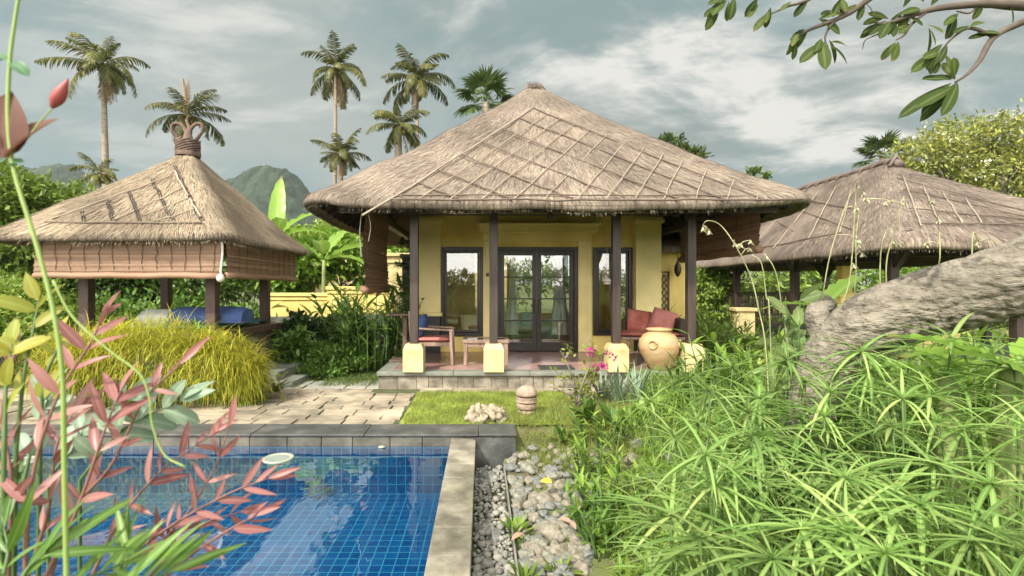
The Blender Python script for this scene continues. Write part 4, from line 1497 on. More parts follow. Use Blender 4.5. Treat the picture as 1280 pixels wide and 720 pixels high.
c.box(x0 + 0.04, x1 - 0.04, y0 + 0.03, y0 + 0.06, FZ + 0.34, FZ + 0.42)
c.build('table_top', M_teak, ct, bevel=0.006)
B().box(x0 + 0.09, x1 - 0.09, y0 + 0.09, y1 - 0.09, FZ + 0.45, FZ + 0.475).build('glass_inset', mat('dark_glass', [(0.02, 0.022, 0.022), (0.03, 0.033, 0.033)], rough=0.05), ct)
be = thing('bench', 'low wooden day bench with red seat pad and pillows behind the big clay jar', 'bench', (3.35, 10.0, FZ))
x0, x1, y0, y1 = 2.72, 3.95, 9.7, 10.55
for x, dx in ((x0 + 0.14, -0.08), (x1 - 0.14, 0.08)):
    for y in (y0 + 0.07, y1 - 0.07):
        B().bar((x + dx, y, FZ), (x, y, FZ + 0.45), 0.06, 0.05).build('leg', M_teak, be, bevel=0.006)
c = B()
c.box(x0, x1, y0, y1, FZ + 0.45, FZ + 0.50)
c.box(x0 + 0.15, x1 - 0.15, y0 + 0.06, y0 + 0.09, FZ + 0.18, FZ + 0.23)
c.build('seat', M_teak, be, bevel=0.012)
cushion(B(), ((x0 + x1) / 2, (y0 + y1) / 2, FZ + 0.545), (1.2, 0.82, 0.10)).build('cushion', M_red, be, smooth=True)
c = B()
c.box(3.83, 3.95, 9.72, 10.55, FZ + 0.503, FZ + 0.86)
c.build('armrest', M_wood, be, bevel=0.03)
c = B()
c.box(2.95, 3.83, 10.47, 10.55, FZ + 0.503, FZ + 0.86)
c.build('backrest', M_wood, be, bevel=0.02)
single(cushion(B(), (3.22, 10.28, FZ + 0.78), (0.50, 0.46, 0.16), rx=1.2, ry=0.15), 'pillow', 'russet pillow at the middle of the day bench', 'pillow', M_red, (3.22, 10.28, FZ + 0.58), smooth=True)
single(cushion(B(), (3.62, 10.08, FZ + 0.79), (0.48, 0.46, 0.15), rx=1.25, rz=-0.5, ry=0.3), 'pillow', 'russet pillow propped on the arm at the right end of the bench', 'pillow', M_pink, (3.62, 10.05, FZ + 0.58), smooth=True)
M_clay = mat('ochre_clay', [(0.27, 0.16, 0.07), (0.42, 0.275, 0.125), (0.48, 0.34, 0.18), (0.33, 0.25, 0.17)], scale=3.5, rough=0.7, bump=0.15, bscale=20, stretch=(1, 1, 1.8))
jar = thing('clay_jar', 'big round ochre clay jar with ring handles at the veranda edge', 'jar', (3.16, 8.98, FZ))
c = B()
c.lathe([(0.0, 0.004), (0.15, 0.0), (0.17, 0.03), (0.24, 0.14), (0.325, 0.30), (0.355, 0.42), (0.335, 0.53), (0.27, 0.62), (0.20, 0.66), (0.185, 0.685), (0.215, 0.70), (0.225, 0.72), (0.205, 0.735), (0.175, 0.725), (0.165, 0.66), (0.2, 0.6), (0.0, 0.5)], (3.16, 8.98, FZ), 40)
c.build('jar_body', M_clay, jar, smooth=True)
for a in (-0.55, 2.2, -2.2):
    cx_, cy_ = 3.16 + 0.335 * cos(a), 8.98 + 0.335 * sin(a)
    tx, ty = -sin(a), cos(a)
    B().tube([(cx_ + tx * 0.07 * cos(q) + 0.02 * cos(a), cy_ + ty * 0.07 * cos(q) + 0.02 * sin(a), FZ + 0.47 + 0.07 * sin(q)) for q in np.linspace(0, 2 * pi, 16)], 0.016, 7).build('handle', M_clay, jar, smooth=True)
single(B().obox((1.35, 9.15, FZ + 0.012), (0.62, 0.42, 0.022), rz=0.0), 'doormat', 'dark rubber doormat on the veranda floor before the doors', 'mat', mat('black_mat', [(0.02, 0.022, 0.02), (0.045, 0.048, 0.042)], scale=30, rough=0.95, bump=0.5), (1.35, 9.15, FZ), bevel=0.006)
M_shell = mat('white_shell', [(0.60, 0.50, 0.44), (0.75, 0.68, 0.62)], scale=10, rough=0.5)
orn = thing('hanging_ornament', 'small white fringed ornament hanging before the right hand window', 'ornament', (2.45, 9.85, 1.86))
c = B()
c.lathe([(0.0, 0.11), (0.03, 0.10), (0.09, 0.05), (0.10, 0.03), (0.02, 0.02), (0.07, 0.0), (0.075, -0.02), (0.0, -0.03)], (2.45, 9.85, 1.87), 12)
c.build('shell_tiers', M_shell, orn, smooth=True)
B().tube([(2.45, 9.85, 1.98), (2.45, 9.85, 3.3)], 0.004, 4).build('thread', M_cord, orn)
# the room behind the doors: bed with a white canopy
bed = thing('bed', 'low bed under white drapes seen through the double doors', 'bed', (1.5, 13.0, FZ))
c = B()
for x in (0.75, 2.15):
    for y in (12.05, 13.9):
        c.box(x - 0.05, x + 0.05, y - 0.05, y + 0.05, FZ + 0.003, FZ + 2.2)
c.box(0.7, 2.2, 12.0, 13.95, FZ + 0.25, FZ + 0.36)
c.build('bed_frame', M_wood2, bed, bevel=0.01)
M_white = mat('white_linen', [(0.66, 0.67, 0.66), (0.8, 0.8, 0.78)], scale=3, rough=0.9, bump=0.1, bscale=20, transl=0.2)
cushion(B(), (1.45, 12.97, FZ + 0.47), (1.5, 1.95, 0.24)).build('mattress', M_white, bed, smooth=True)


def drape(b, x, y, z0, z1, wx, wy, seed):
    V = []
    R = rs(seed)
    for j in range(12):
        v = j / 11
        for i in range(41):
            a = 2 * pi * i / 40
            r_ = 1 + 0.22 * sin(a * 7 + seed)
            k = (0.55 + 0.6 * (1 - v) ** 1.5) if v > 0.35 else (0.75 + 0.5 * (1 - v))
            V.append((x + wx * r_ * cos(a) * k, y + wy * r_ * sin(a) * k, z0 + (z1 - z0) * v))
    return b.add(V, [(j * 41 + i, j * 41 + i + 1, (j + 1) * 41 + i + 1, (j + 1) * 41 + i) for j in range(11) for i in range(40)])


drape(B(), 1.86, 11.98, FZ + 0.35, FZ + 2.15, 0.16, 0.10, 1).build('drape', M_white, bed, smooth=True)
drape(B(), 0.72, 11.98, FZ + 0.35, FZ + 2.15, 0.10, 0.08, 2).build('drape', M_white, bed, smooth=True)
single(cushion(B(), (1.15, 12.3, FZ + 0.70), (0.42, 0.34, 0.16), rx=1.2), 'pillow', 'pale turquoise pillow on the white bed indoors', 'pillow', mat('aqua_fabric', [(0.30, 0.52, 0.52), (0.42, 0.62, 0.62)], rough=0.9), (1.15, 12.3, FZ + 0.6), smooth=True)

# ------------------------------------------------------------------ pool things, rocks, garden lamp
M_dish = mat('white_plastic', [(0.26, 0.28, 0.22), (0.34, 0.35, 0.28)], scale=6, rough=0.4)
M_dish2 = mat('grey_grille', [(0.16, 0.20, 0.18), (0.26, 0.29, 0.25)], scale=20, rough=0.5)
for px, py, lab in ((348, 573, 'round white float lid near the middle of the far pool wall'), (28, 577, 'round white float lid behind the red leaves at the left')):
    D = (EYE - WZ) * F / (py - CY)
    p = P(px, py, D)
    t = thing('pool_float', lab, 'pool float', (p[0], D, WZ), 'floating lids in the pool')
    B().lathe([(0.0, -0.05), (0.12, -0.04), (0.165, -0.005), (0.165, 0.008), (0.155, 0.013), (0.125, 0.008), (0.118, 0.003)], p, 32).build('rim', M_dish, t, smooth=True)
    B().lathe([(0.118, 0.003), (0.06, 0.005), (0.0, 0.006)], p, 32).build('grille', M_dish2, t, smooth=True)
single(B().lathe([(0.0, 0.0), (0.035, 0.0), (0.045, 0.012), (0.03, 0.02), (0.0, 0.022)], (-1.17, 5.9, WZ), 16), 'pool_nozzle', 'little white cap in the water at the foot of the pool wall', 'cap', M_dish, (-1.17, 5.9, WZ), smooth=True)


def rock_mesh(c, size, seed, n=16, rough=0.25, b=None):
    b = b or B()
    V = []
    m_ = n
    for j in range(m_ + 1):
        th = pi * j / m_
        for i in range(2 * m_):
            ph = pi * i / m_
            d = np.array([sin(th) * cos(ph), sin(th) * sin(ph), cos(th)])
            k = 1 + rough * (fn(*(d * 1.3 + seed), 1) if False else mnoise.noise(Vector(d * 1.3) + Vector((seed, seed * 2, 0)))) + rough * 0.5 * mnoise.noise(Vector(d * 3.2) + Vector((seed, 0, seed)))
            V.append(d * k * np.array(size) / 2 + np.array(c))
    w_ = 2 * m_
    Q = [(j * w_ + i, (j + 1) * w_ + i, (j + 1) * w_ + (i + 1) % w_, j * w_ + (i + 1) % w_) for j in range(m_) for i in range(w_)]
    return b.add(V, Q)


M_coral = mat('coral_rock', [(0.12, 0.095, 0.06), (0.26, 0.215, 0.15), (0.36, 0.31, 0.225), (0.10, 0.085, 0.06)], scale=9, rough=0.95, bump=0.9, bscale=24)
c = B()
for k_, (dx, s_) in enumerate(((-0.13, 0.22), (-0.02, 0.24), (0.1, 0.24), (0.19, 0.2))):
    rock_mesh((0.04 + dx, 6.58, 0.10), (s_, 0.2, 0.24), k_ + 3.3, 24, 0.8, c)
single(c, 'coral_rock', 'knobbly cream coral rock at the edge of the lawn', 'rock', M_coral, (0.05, 6.58, 0), smooth=True)
gl_ = thing('garden_lamp', 'beehive shaped pinkish stone garden lamp with dark slots on the lawn', 'lamp', (0.62, 6.95, 0.0))
M_pinkstone = mat('pink_stone', [(0.20, 0.135, 0.095), (0.31, 0.23, 0.175), (0.38, 0.30, 0.235)], scale=14, rough=0.9, bump=0.5)
zc = 0.03
for k_, (r0, r1, h_) in enumerate(((0.10, 0.125, 0.075), (0.135, 0.14, 0.07), (0.145, 0.14, 0.07))):
    B().lathe([(0.0, zc), (r0, zc), (r1, zc + h_ * 0.5), (r0, zc + h_), (0, zc + h_)], (0.62, 6.95, 0), 24).build('tier', M_pinkstone, gl_, smooth=False, bevel=0.006)
    zc += h_ + 0.014
B().lathe([(0.0, zc), (0.143, zc), (0.15, zc + 0.03), (0.125, zc + 0.09), (0.07, zc + 0.13), (0.0, zc + 0.14)], (0.62, 6.95, 0), 24).build('cap', M_pinkstone, gl_, smooth=True)
B().lathe([(0.09, 0.0), (0.09, zc)], (0.62, 6.95, 0.0), 16).build('core', M_frame, gl_)

# gravel strip
single(B().box(0.252, 0.268, 1.25, 5.9, -0.45, -0.27), 'edging', 'thin grey edging strip between the gravel and the river stones', 'edging', mat('edging', [(0.14, 0.14, 0.12), (0.24, 0.23, 0.2)], scale=6, rough=0.8), (0.26, 3.6, -0.4), bevel=0.003)
R = rs(77)
gb = B()
protos = []
for k_ in range(6):
    protos.append(rock_mesh((0, 0, 0), (1, R.uniform(0.7, 0.95), R.uniform(0.5, 0.7)), k_ * 2.7, 5, 0.3))
for k_ in range(1500):
    pr = protos[k_ % 6]
    big = R.rand() < 0.16
    s_ = R.uniform(0.055, 0.09) if big else R.uniform(0.022, 0.05)
    a = R.uniform(0, 2 * pi)
    V = pr.v[0] * s_
    V = np.column_stack([V[:, 0] * cos(a) - V[:, 1] * sin(a), V[:, 0] * sin(a) + V[:, 1] * cos(a), V[:, 2]])
    gb.add(V + np.array([R.uniform(-0.065, 0.24), R.uniform(2.4, 5.9) if k_ % 4 else R.uniform(2.4, 4), -0.35 + s_ * 0.25 + R.uniform(0, 0.03)]), pr.q[0])
tag(gb.build('gravel', M_pebble, smooth=True), 'grey pebble gravel filling the narrow strip beside the pool coping', kind='stuff')

# river stones
mats_ = [M_boulder, M_boulder2, M_boulder3]
pr = []
for k_ in range(9):
    o = rock_mesh((0, 0, 0), (1, R.uniform(0.68, 0.9), R.uniform(0.5, 0.72)), k_ * 3.1 + 1, 12, 0.4).build('river_stone', mats_[k_ % 3], None, smooth=True)
    pr.append(o)
used = set()
place = []
def stone(px, py, wpx, k=None, label=None, D=None, z=None):
    """a stone on the bank seen at (px, py)"""
    best = None
    if D is None:
        for D_ in np.arange(2.5, 7.0, 0.02):
            p = P(px, py, D_)
            e = p[2] - gh(p[0], D_)
            if e <= 0.02:
                best = D_
                break
        D = best or 5
    p = P(px, py, D)
    s_ = wpx * D / F
    k = R.randint(9) if k is None else k
    src = pr[k]
    if k in used:
        o = src.copy()
        COL.objects.link(o)
    else:
        o = src
        used.add(k)
    p[2] = max(gh(p[0], D), p[2]) if z is None else z
    o.location = (p[0], p[1], p[2] + s_ * 0.03)
    o.rotation_euler = (R.uniform(-0.3, 0.3), R.uniform(-0.3, 0.3), R.uniform(0, 6.28))
    o.scale = (s_,) * 3
    tag(o, label or 'smooth grey river stone in the heap along the gravel strip', 'stone', 'river stones beside the pool')
    place.append((px, py))
    return o


stone(612, 593, 27, 1, 'dark grey boulder alone at the far end of the gravel strip', D=5.55, z=-0.33)
stone(618, 673, 26, 7, 'grey brown boulder lying in the middle of the gravel strip', D=4.2, z=-0.34)
for px, py, w_ in ((662, 588, 24), (648, 608, 20), (650, 622, 22), (690, 590, 22), (683, 627, 30), (668, 622, 18), (668, 648, 22), (708, 640, 22), (686, 668, 36), (668, 690, 30), (700, 690, 28),
                   (720, 625, 28), (735, 600, 24), (745, 580, 26), (726, 580, 20), (758, 565, 24), (700, 608, 22), (655, 570, 16), (670, 575, 18), (640, 577, 16), (708, 572, 18), (690, 560, 16), (730, 655, 24), (712, 668, 22), (672, 706, 26), (700, 712, 34), (650, 600, 15)):
    stone(px, py, w_)
tries = 0
while len(place) < 150 and tries < 4000:
    tries += 1
    py = R.uniform(560, 718)
    px = R.uniform(634 + (py - 570) * 0.14, 752 - max(0, py - 640) * 0.25)
    if min((px - a) ** 2 + ((py - b_) * 1.3) ** 2 for a, b_ in place) < (8 + R.uniform(0, 4)) ** 2:
        continue
    stone(px, py, R.uniform(10, 22) * (0.75 + (py - 560) / 300))
for px, py, w_ in ((800, 556, 26), (780, 548, 18), (840, 575, 30), (815, 600, 26), (770, 620, 30), (860, 545, 18), (790, 575, 22)):
    stone(px, py, w_)
# ------------------------------------------------------------------ plant materials
G_sedge = leafmat('sedge_leaf', [(0.09, 0.19, 0.035), (0.18, 0.32, 0.075), (0.30, 0.44, 0.13), (0.40, 0.46, 0.16)], 0.42, 0.4)
G_sedge_stem = mat('sedge_stem', [(0.05, 0.10, 0.025), (0.10, 0.17, 0.045)], rough=0.5)
G_bright = leafmat('bright_leaf', [(0.10, 0.20, 0.025), (0.18, 0.31, 0.04), (0.30, 0.42, 0.07)], 0.4, 0.4)
G_mid = leafmat('mid_leaf', [(0.05, 0.12, 0.018), (0.11, 0.22, 0.032), (0.20, 0.32, 0.06)], 0.35, 0.4)
G_dark = leafmat('dark_leaf', [(0.022, 0.055, 0.014), (0.05, 0.10, 0.025), (0.085, 0.15, 0.04)], 0.3, 0.38)
G_gold = leafmat('golden_leaf', [(0.22, 0.26, 0.022), (0.42, 0.42, 0.03), (0.58, 0.52, 0.06), (0.30, 0.38, 0.04)], 0.35, 0.5)
G_hedge = leafmat('hedge_leaf', [(0.09, 0.17, 0.02), (0.18, 0.28, 0.035), (0.30, 0.38, 0.07)], 0.35, 0.45)
G_tree = leafmat('tree_leaf', [(0.035, 0.075, 0.015), (0.08, 0.13, 0.03), (0.15, 0.19, 0.05)], 0.3, 0.45)
G_olive = leafmat('olive_leaf', [(0.07, 0.10, 0.02), (0.15, 0.19, 0.04), (0.26, 0.28, 0.07), (0.34, 0.31, 0.06)], 0.35, 0.45)
G_palm = leafmat('palm_leaf', [(0.02, 0.04, 0.007), (0.055, 0.08, 0.012), (0.12, 0.13, 0.022), (0.24, 0.19, 0.04)], 0.3, 0.4, scale=0.4)
G_palmdead = leafmat('palm_dead', [(0.16, 0.11, 0.06), (0.27, 0.19, 0.10)], 0.15, 0.7)
G_fan = leafmat('fan_leaf', [(0.03, 0.065, 0.018), (0.07, 0.115, 0.03), (0.12, 0.16, 0.05)], 0.25, 0.4)
G_banana = leafmat('banana_leaf', [(0.10, 0.22, 0.03), (0.18, 0.34, 0.045), (0.27, 0.42, 0.08)], 0.45, 0.35)
G_red = leafmat('red_leaf', [(0.18, 0.065, 0.06), (0.33, 0.125, 0.118), (0.47, 0.22, 0.20), (0.32, 0.20, 0.15)], 0.4, 0.35)
G_redstem = mat('red_stem', [(0.14, 0.06, 0.05), (0.25, 0.13, 0.09)], rough=0.5)
G_frang = leafmat('frangipani_leaf', [(0.022, 0.04, 0.010), (0.05, 0.08, 0.017), (0.10, 0.13, 0.028)], 0.4, 0.6, spec=0.15)
G_bluegreen = leafmat('bluegreen_leaf', [(0.13, 0.20, 0.13), (0.22, 0.31, 0.20), (0.28, 0.36, 0.25)], 0.25, 0.45)
G_yellowleaf = leafmat('yellow_leaf', [(0.20, 0.21, 0.03), (0.34, 0.32, 0.05), (0.22, 0.29, 0.05)], 0.4, 0.45)
G_ti = leafmat('ti_leaf', [(0.035, 0.012, 0.018), (0.085, 0.03, 0.035)], 0.2, 0.4)
G_pinkf = leafmat('bougainvillea_flower', [(0.62, 0.03, 0.26), (0.78, 0.08, 0.38)], 0.4, 0.6)
G_whitef = leafmat('white_flower', [(0.66, 0.64, 0.50), (0.80, 0.78, 0.68)], 0.3, 0.6)
G_palef = leafmat('pale_bell', [(0.36, 0.36, 0.20), (0.52, 0.50, 0.32)], 0.3, 0.6)
M_bark = mat('grey_bark', [(0.07, 0.06, 0.047), (0.16, 0.14, 0.11), (0.25, 0.225, 0.18)], scale=5, rough=0.95, bump=0.6, bscale=18)
M_palmbark = mat('palm_bark', [(0.13, 0.105, 0.08), (0.25, 0.21, 0.16), (0.33, 0.28, 0.22)], scale=2.5, rough=0.9, bump=0.5, stretch=(1, 1, 6))
M_twig = mat('twig', [(0.05, 0.038, 0.028), (0.12, 0.095, 0.075)], scale=8, rough=0.9, bump=0.3)

T_lance = tmpl(4, 'lance', 0.5, 0.25)
T_small = tmpl(2, 'lance', 0.4, 0, True)
T_oval = tmpl(4, 'oval', 0.35, 0.2)
T_obov = tmpl(9, 'obov', 0.35, 0.2)
T_strap = tmpl(6, 'strap', 1.3, 0.3)
T_blade = tmpl(4, 'blade', 0.55, 0.25)
T_grass = tmpl(4, 'grass', 1.0, 0, True)
T_sedge = tmpl(8, 'strap', 0.62, 0.4)
T_bana = tmpl(10, 'strap', 0.9, 0.35, wave=0.5)


def rdir(R, n, up=0.0):
    d = R.normal(0, 1, (n, 3))
    d[:, 2] += up
    return nrm(d)


def crown(b, blobs, n, leaf, tm, seed, up=0.1, hollow=0.55, w=0.45, out=0.7):
    """leaf clumps spread over ellipsoids; blobs = (x, y, z, rx, ry, rz)"""
    R = rs(seed)
    vol = np.array([q[3] * q[5] for q in blobs])
    for q, v in zip(blobs, vol / vol.sum()):
        c, r_ = np.array(q[:3]), np.array(q[3:])
        k = max(30, int(n * v))
        ncl = max(8, k // 28)
        cd = rdir(R, ncl)
        cp = c + cd * r_ * (hollow + (1 - hollow) * R.rand(ncl, 1) ** 0.6)
        cs = R.uniform(0.12, 0.26, ncl) * r_.mean()
        i = R.randint(ncl, size=k)
        p = cp[i] + R.normal(0, 1, (k, 3)) * cs[i][:, None] * np.array([1, 1, 0.6])
        d = nrm((p - c) / r_ * out + R.normal(0, 0.7, (k, 3)) + np.array([0, 0, up]))
        b.leaves(tm, p, d, nrm(R.normal(0, 0.5, (k, 3)) + np.array([0, 0, 1.0])), leaf * R.uniform(0.6, 1.3, k), leaf * w * R.uniform(0.7, 1.2, k))
    return b


def limbs(b, base, blobs, r0, seed, top=0.6):
    R = rs(seed)
    base = np.array(base, float)
    cen = np.mean([q[:3] for q in blobs], axis=0)
    fork = base + (cen - base) * np.array([0.4, 0.4, 0.42])
    tr = spline([base, base + (fork - base) * 0.5 + R.normal(0, 0.04, 3) * (fork[2] - base[2]), fork], 10)
    b.tube(tr, np.linspace(r0 * 1.25, r0 * 0.8, 10), 9, jit=0.08, seed=seed)
    for q in blobs:
        c = np.array(q[:3])
        mid = (fork + c) / 2 + R.normal(0, 0.12, 3) * np.linalg.norm(c - fork)
        br = spline([fork, mid, c + np.array([0, 0, q[5] * 0.3])], 9)
        b.tube(br, np.linspace(r0 * 0.6, r0 * 0.12, 9), 6)
        for k in range(4):
            e = c + rdir(R, 1)[0] * np.array(q[3:]) * 0.85
            b.tube(spline([mid, (mid + e) / 2 + R.normal(0, 0.1, 3), e], 6), np.linspace(r0 * 0.25, r0 * 0.06, 6), 5)
    return b


def tree(name, label, base, blobs, n, leaf, m, seed, tm=T_small, r0=0.12, cat='tree', group=None, w=0.45, bark=None, flowers=0):
    t = thing(name, label, cat, base, group)
    limbs(B(), base, blobs, r0, seed).build('trunk', bark or M_bark, t, smooth=True)
    crown(B(), blobs, n, leaf, tm, seed, w=w).build('crown', m, t)
    if flowers:
        crown(B(), [(q[0], q[1], q[2], q[3] * 1.05, q[4] * 1.05, q[5] * 1.05) for q in blobs], flowers, leaf * 0.45, tmpl(2, 'oval', 0.3, 0.2), seed + 1, hollow=0.9, w=0.8).build('flowers', G_whitef, t)
    return t


def bush(name, label, base, blobs, n, leaf, m, seed, tm=T_small, cat='shrub', group=None, w=0.45, stems=6, up=0.3):
    t = thing(name, label, cat, base, group)
    R = rs(seed)
    b = B()
    for q in blobs:
        for k in range(stems):
            e = np.array(q[:3]) + rdir(R, 1)[0] * np.array(q[3:]) * 0.7
            s_ = np.array([q[0] + R.uniform(-0.3, 0.3) * q[3], q[1], base[2]])
            b.tube(spline([s_, (s_ + e) / 2 + R.normal(0, 0.05, 3), e], 6), np.linspace(0.02, 0.006, 6), 5)
    b.build('stems', M_twig, t, smooth=True)
    crown(B(), blobs, n, leaf, tm, seed, w=w, up=up).build('foliage', m, t)
    return t


# ------------------------------------------------------------------ palms
def frond(b, base, az, el, L, R, droop, nl=26, lw=0.075, ll=0.28, twist=0.0):
    """feather frond: curved rib with hanging leaflets"""
    m_ = 14
    pts, p = [], np.array(base, float)
    e = el
    for i in range(m_ + 1):
        pts.append(p.copy())
        d = np.array([cos(e) * cos(az), cos(e) * sin(az), sin(e)])
        p = p + d * L / m_
        e -= droop / m_ * (0.5 + 1.2 * i / m_)
    pts = np.array(pts)
    b.tube(pts, np.linspace(0.035, 0.006, m_ + 1) * L / 2.5, 5)
    tg = nrm(np.gradient(pts, axis=0))
    s_ = np.linspace(0.14, 0.99, nl) * m_
    i0 = np.clip(s_.astype(int), 0, m_ - 1)
    fr_ = (s_ - i0)[:, None]
    q = pts[i0] * (1 - fr_) + pts[i0 + 1] * fr_
    tq = tg[i0]
    side = nrm(np.cross(tq, [0, 0, 1.0]))
    nn = np.cross(side, tq)
    prof = np.sin(pi * np.clip(np.linspace(0.16, 0.97, nl), 0, 1)) ** 0.6
    for sg in (-1, 1):
        d = nrm(side * sg * 0.8 + tq * 0.62 + nn * 0.10 + np.array([0, 0, -0.32]) + R.normal(0, 0.10, (nl, 3)))
        b.leaves(tmpl(3, 'strap', 0.9, 0, True), q, d, nn, ll * L * prof * R.uniform(0.8, 1.1, nl), lw * L / 2.5)


def palm(label, px, py, D, rad_px, foot, seed, nf=20, spear=None, lean=0.0, dead=4, group='coconut palms behind the garden', bias=(0, 0)):
    R = rs(seed)
    top = P(px, py, D)
    rad = rad_px * D / F
    fx = P(foot, py, D)[0]
    base = np.array([fx + (fx - top[0]) * 0.6, D, 0.0])
    t = thing('coconut_palm', label, 'palm', base, group)
    k = 16
    pts = spline([base, base * 0.45 + top * 0.55 + np.array([lean, 0, 0]), top], k)
    rr = np.linspace(0.19, 0.11, k) * (1.15 if seed == 1 else 0.8)
    b = B().tube(pts, rr, 10, jit=0.03)
    for i in range(40):
        q = i / 40 * (k - 1)
        j = int(q)
        c = pts[j] + (pts[min(j + 1, k - 1)] - pts[j]) * (q - j)
        b.lathe([(rr[j] * 1.0, -0.03), (rr[j] * 1.10, 0.0), (rr[j] * 1.0, 0.03)], c, 10)
    b.build('trunk', M_palmbark, t, smooth=True)
    c = B()
    for i in range(nf):
        az = i * 2.39996 + R.uniform(-0.2, 0.2)
        el = radians(76 - 105 * (i / nf) ** 0.9) + R.uniform(-0.12, 0.12)
        frond(c, top + np.array([0, 0, 0.1]), az, el, rad * 1.2 * R.uniform(0.62, 1.15), R, R.uniform(0.7, 2.1), nl=30)
    if spear:
        sp = B()
        frond(sp, top, pi / 2 + 0.2, radians(86), spear * D / F, R, 0.12, nl=26, ll=0.12)
        sp.tube(spline([top, top + np.array([-0.05, 0, spear * 0.5]) * D / F * np.array([1, 1, 1]), top + np.array([-0.25, 0, spear * D / F])], 8) if False else spline([top, top + np.array([-0.06, 0, spear * D / F * 0.5]), top + np.array([-0.18, 0, spear * D / F])], 8), np.linspace(0.13, 0.05, 8), 7, jit=0.2)
        sp.build('spear', G_palmdead, t)
    c.build('crown', G_palm, t)
    if dead:
        c = B()
        for i in range(dead):
            frond(c, top - np.array([0, 0, 0.12]), R.uniform(0, 6.28), radians(-55) + R.uniform(-0.3, 0.2), rad * R.uniform(0.7, 1.05), R, 0.9, nl=18, ll=0.22)
        c.build('dead_fronds', G_palmdead, t)
    c = B()
    for i in range(9):
        a = R.uniform(0, 6.28)
        rock_mesh(top + np.array([0.24 * cos(a), 0.24 * sin(a), -0.18 + R.uniform(-0.12, 0.12)]), (0.2, 0.2, 0.24), i, 6, 0.1, c)
    c.build('coconuts', mat('coconut', [(0.14, 0.12, 0.03), (0.26, 0.19, 0.05)], rough=0.6), t, smooth=True)
    return t


palm('tallest coconut palm at the left with brown hanging fronds on a straight trunk', 129, 84, 30, 50, 134, 1, 22, dead=6)
palm('coconut palm behind the left pavilion finial with a bare spear standing upright', 233, 146, 24, 48, 238, 2, 16, spear=48, dead=3)
palm('slender tall coconut palm over the hill with yellowing lower fronds', 420, 88, 30, 44, 418, 3, 20, dead=4)
palm('tall coconut palm just left of the villa roof with full dark crown', 521, 100, 30, 43, 523, 4, 24, dead=3)
palm('lower coconut palm crown in front of the dark crowned palm', 500, 160, 26, 42, 502, 5, 18, dead=2)
palm('short bushy coconut palm at the foot of the slender tall palm', 427, 196, 27, 34, 426, 6, 20, dead=2)
palm('small coconut palm peeping over the left end of the golden roof', 124, 220, 26, 30, 124, 7, 14, dead=0)


def fanpalm(label, px, py, D, rad_px, seed, n=22):
    R = rs(seed)
    top = P(px, py, D)
    rad = rad_px * D / F
    base = (top[0], D, 0)
    t = thing('fan_palm', label, 'palm', base, 'fan palms behind the roofs')
    B().tube(spline([base, (top[0] + 0.1, D, top[2] / 2), top], 10), np.linspace(0.2, 0.16, 10), 9, jit=0.08).build('trunk', M_palmbark, t, smooth=True)
    c = B()
    for i in range(n):
        az = i * 2.39996
        el = radians(80 - 120 * (i / n)) + R.uniform(-0.1, 0.1)
        d = np.array([cos(el) * cos(az), cos(el) * sin(az), sin(el)])
        hub = top + d * rad * 0.55
        c.tube([top, top + d * rad * 0.3 + np.array([0, 0, 0.02]), hub], 0.014, 5)
        sd = nrm(np.cross(d, [0, 0, 1.0]))
        k = 26
        a = np.linspace(-2.2, 2.2, k)
        dd = np.cos(a)[:, None] * d + np.sin(a)[:, None] * sd
        dd = nrm(dd + R.normal(0, 0.05, (k, 3)))
        c.leaves(tmpl(4, 'blade', 0.7, 0, True), np.repeat(hub[None], k, 0), dd, np.cross(sd, d), rad * 0.52 * R.uniform(0.85, 1.1, k) * (0.75 + 0.25 * np.cos(a)), rad * 0.085)
    c.build('crown', G_fan, t)


fanpalm('dark fan palm showing above the left slope of the villa roof', 607, 128, 22, 44, 11)
fanpalm('fan palm showing behind the ridge of the right hand hall', 1103, 198, 26, 36, 12)

# ------------------------------------------------------------------ trees and shrubs behind
def bl(px, py, D, rx, ry=None):
    p = P(px, py, D)
    s_ = D / F
    ry = ry or rx
    return (p[0], p[1], p[2], rx * s_, (rx + ry) / 2 * s_, ry * s_)


def gb_(px, D):
    x = P(px, 0, D)[0]
    return (x, D, gh(x, D))


tree('hedge_tree', 'bright green dense tree at the far left behind the pavilion roof', gb_(20, 14), [bl(10, 262, 14, 60, 42), bl(75, 268, 14.5, 55, 40), bl(-30, 240, 14.5, 60, 45), bl(20, 320, 14, 80, 40), bl(130, 285, 16, 40, 35)], 17000, 0.22, G_hedge, 21, r0=0.14)
tree('broadleaf_tree', 'dark leafy tree low behind the left pavilion posts', gb_(110, 15), [bl(60, 345, 15, 70, 32), bl(150, 345, 15.5, 70, 35), bl(230, 345, 16, 60, 35)], 10000, 0.24, G_mid, 22, r0=0.1)
tree('broadleaf_tree', 'green tree filling the gap right of the left pavilion', gb_(385, 19), [bl(380, 315, 19, 45, 30), bl(430, 300, 20, 40, 28), bl(340, 330, 18, 45, 30)], 9000, 0.26, G_hedge, 23, r0=0.1)
tree('broadleaf_tree', 'pale green tree above the yellow outbuilding roof', gb_(470, 24), [bl(455, 300, 24, 40, 22), bl(500, 305, 24, 40, 25), bl(420, 320, 24, 30, 20)], 7000, 0.3, G_bright, 24, r0=0.1)
tree('plumeria_tree', 'large plumeria in white bloom behind the right hand hall', gb_(1215, 23), [bl(1160, 195, 23, 42, 26), bl(1215, 182, 23.5, 50, 34), bl(1275, 185, 23, 50, 40), bl(1250, 225, 22.5, 50, 28), bl(1180, 222, 23, 45, 20), bl(1310, 215, 23, 50, 40)], 15000, 0.25, G_olive, 25, T_lance, r0=0.2, flowers=1500, w=0.36)
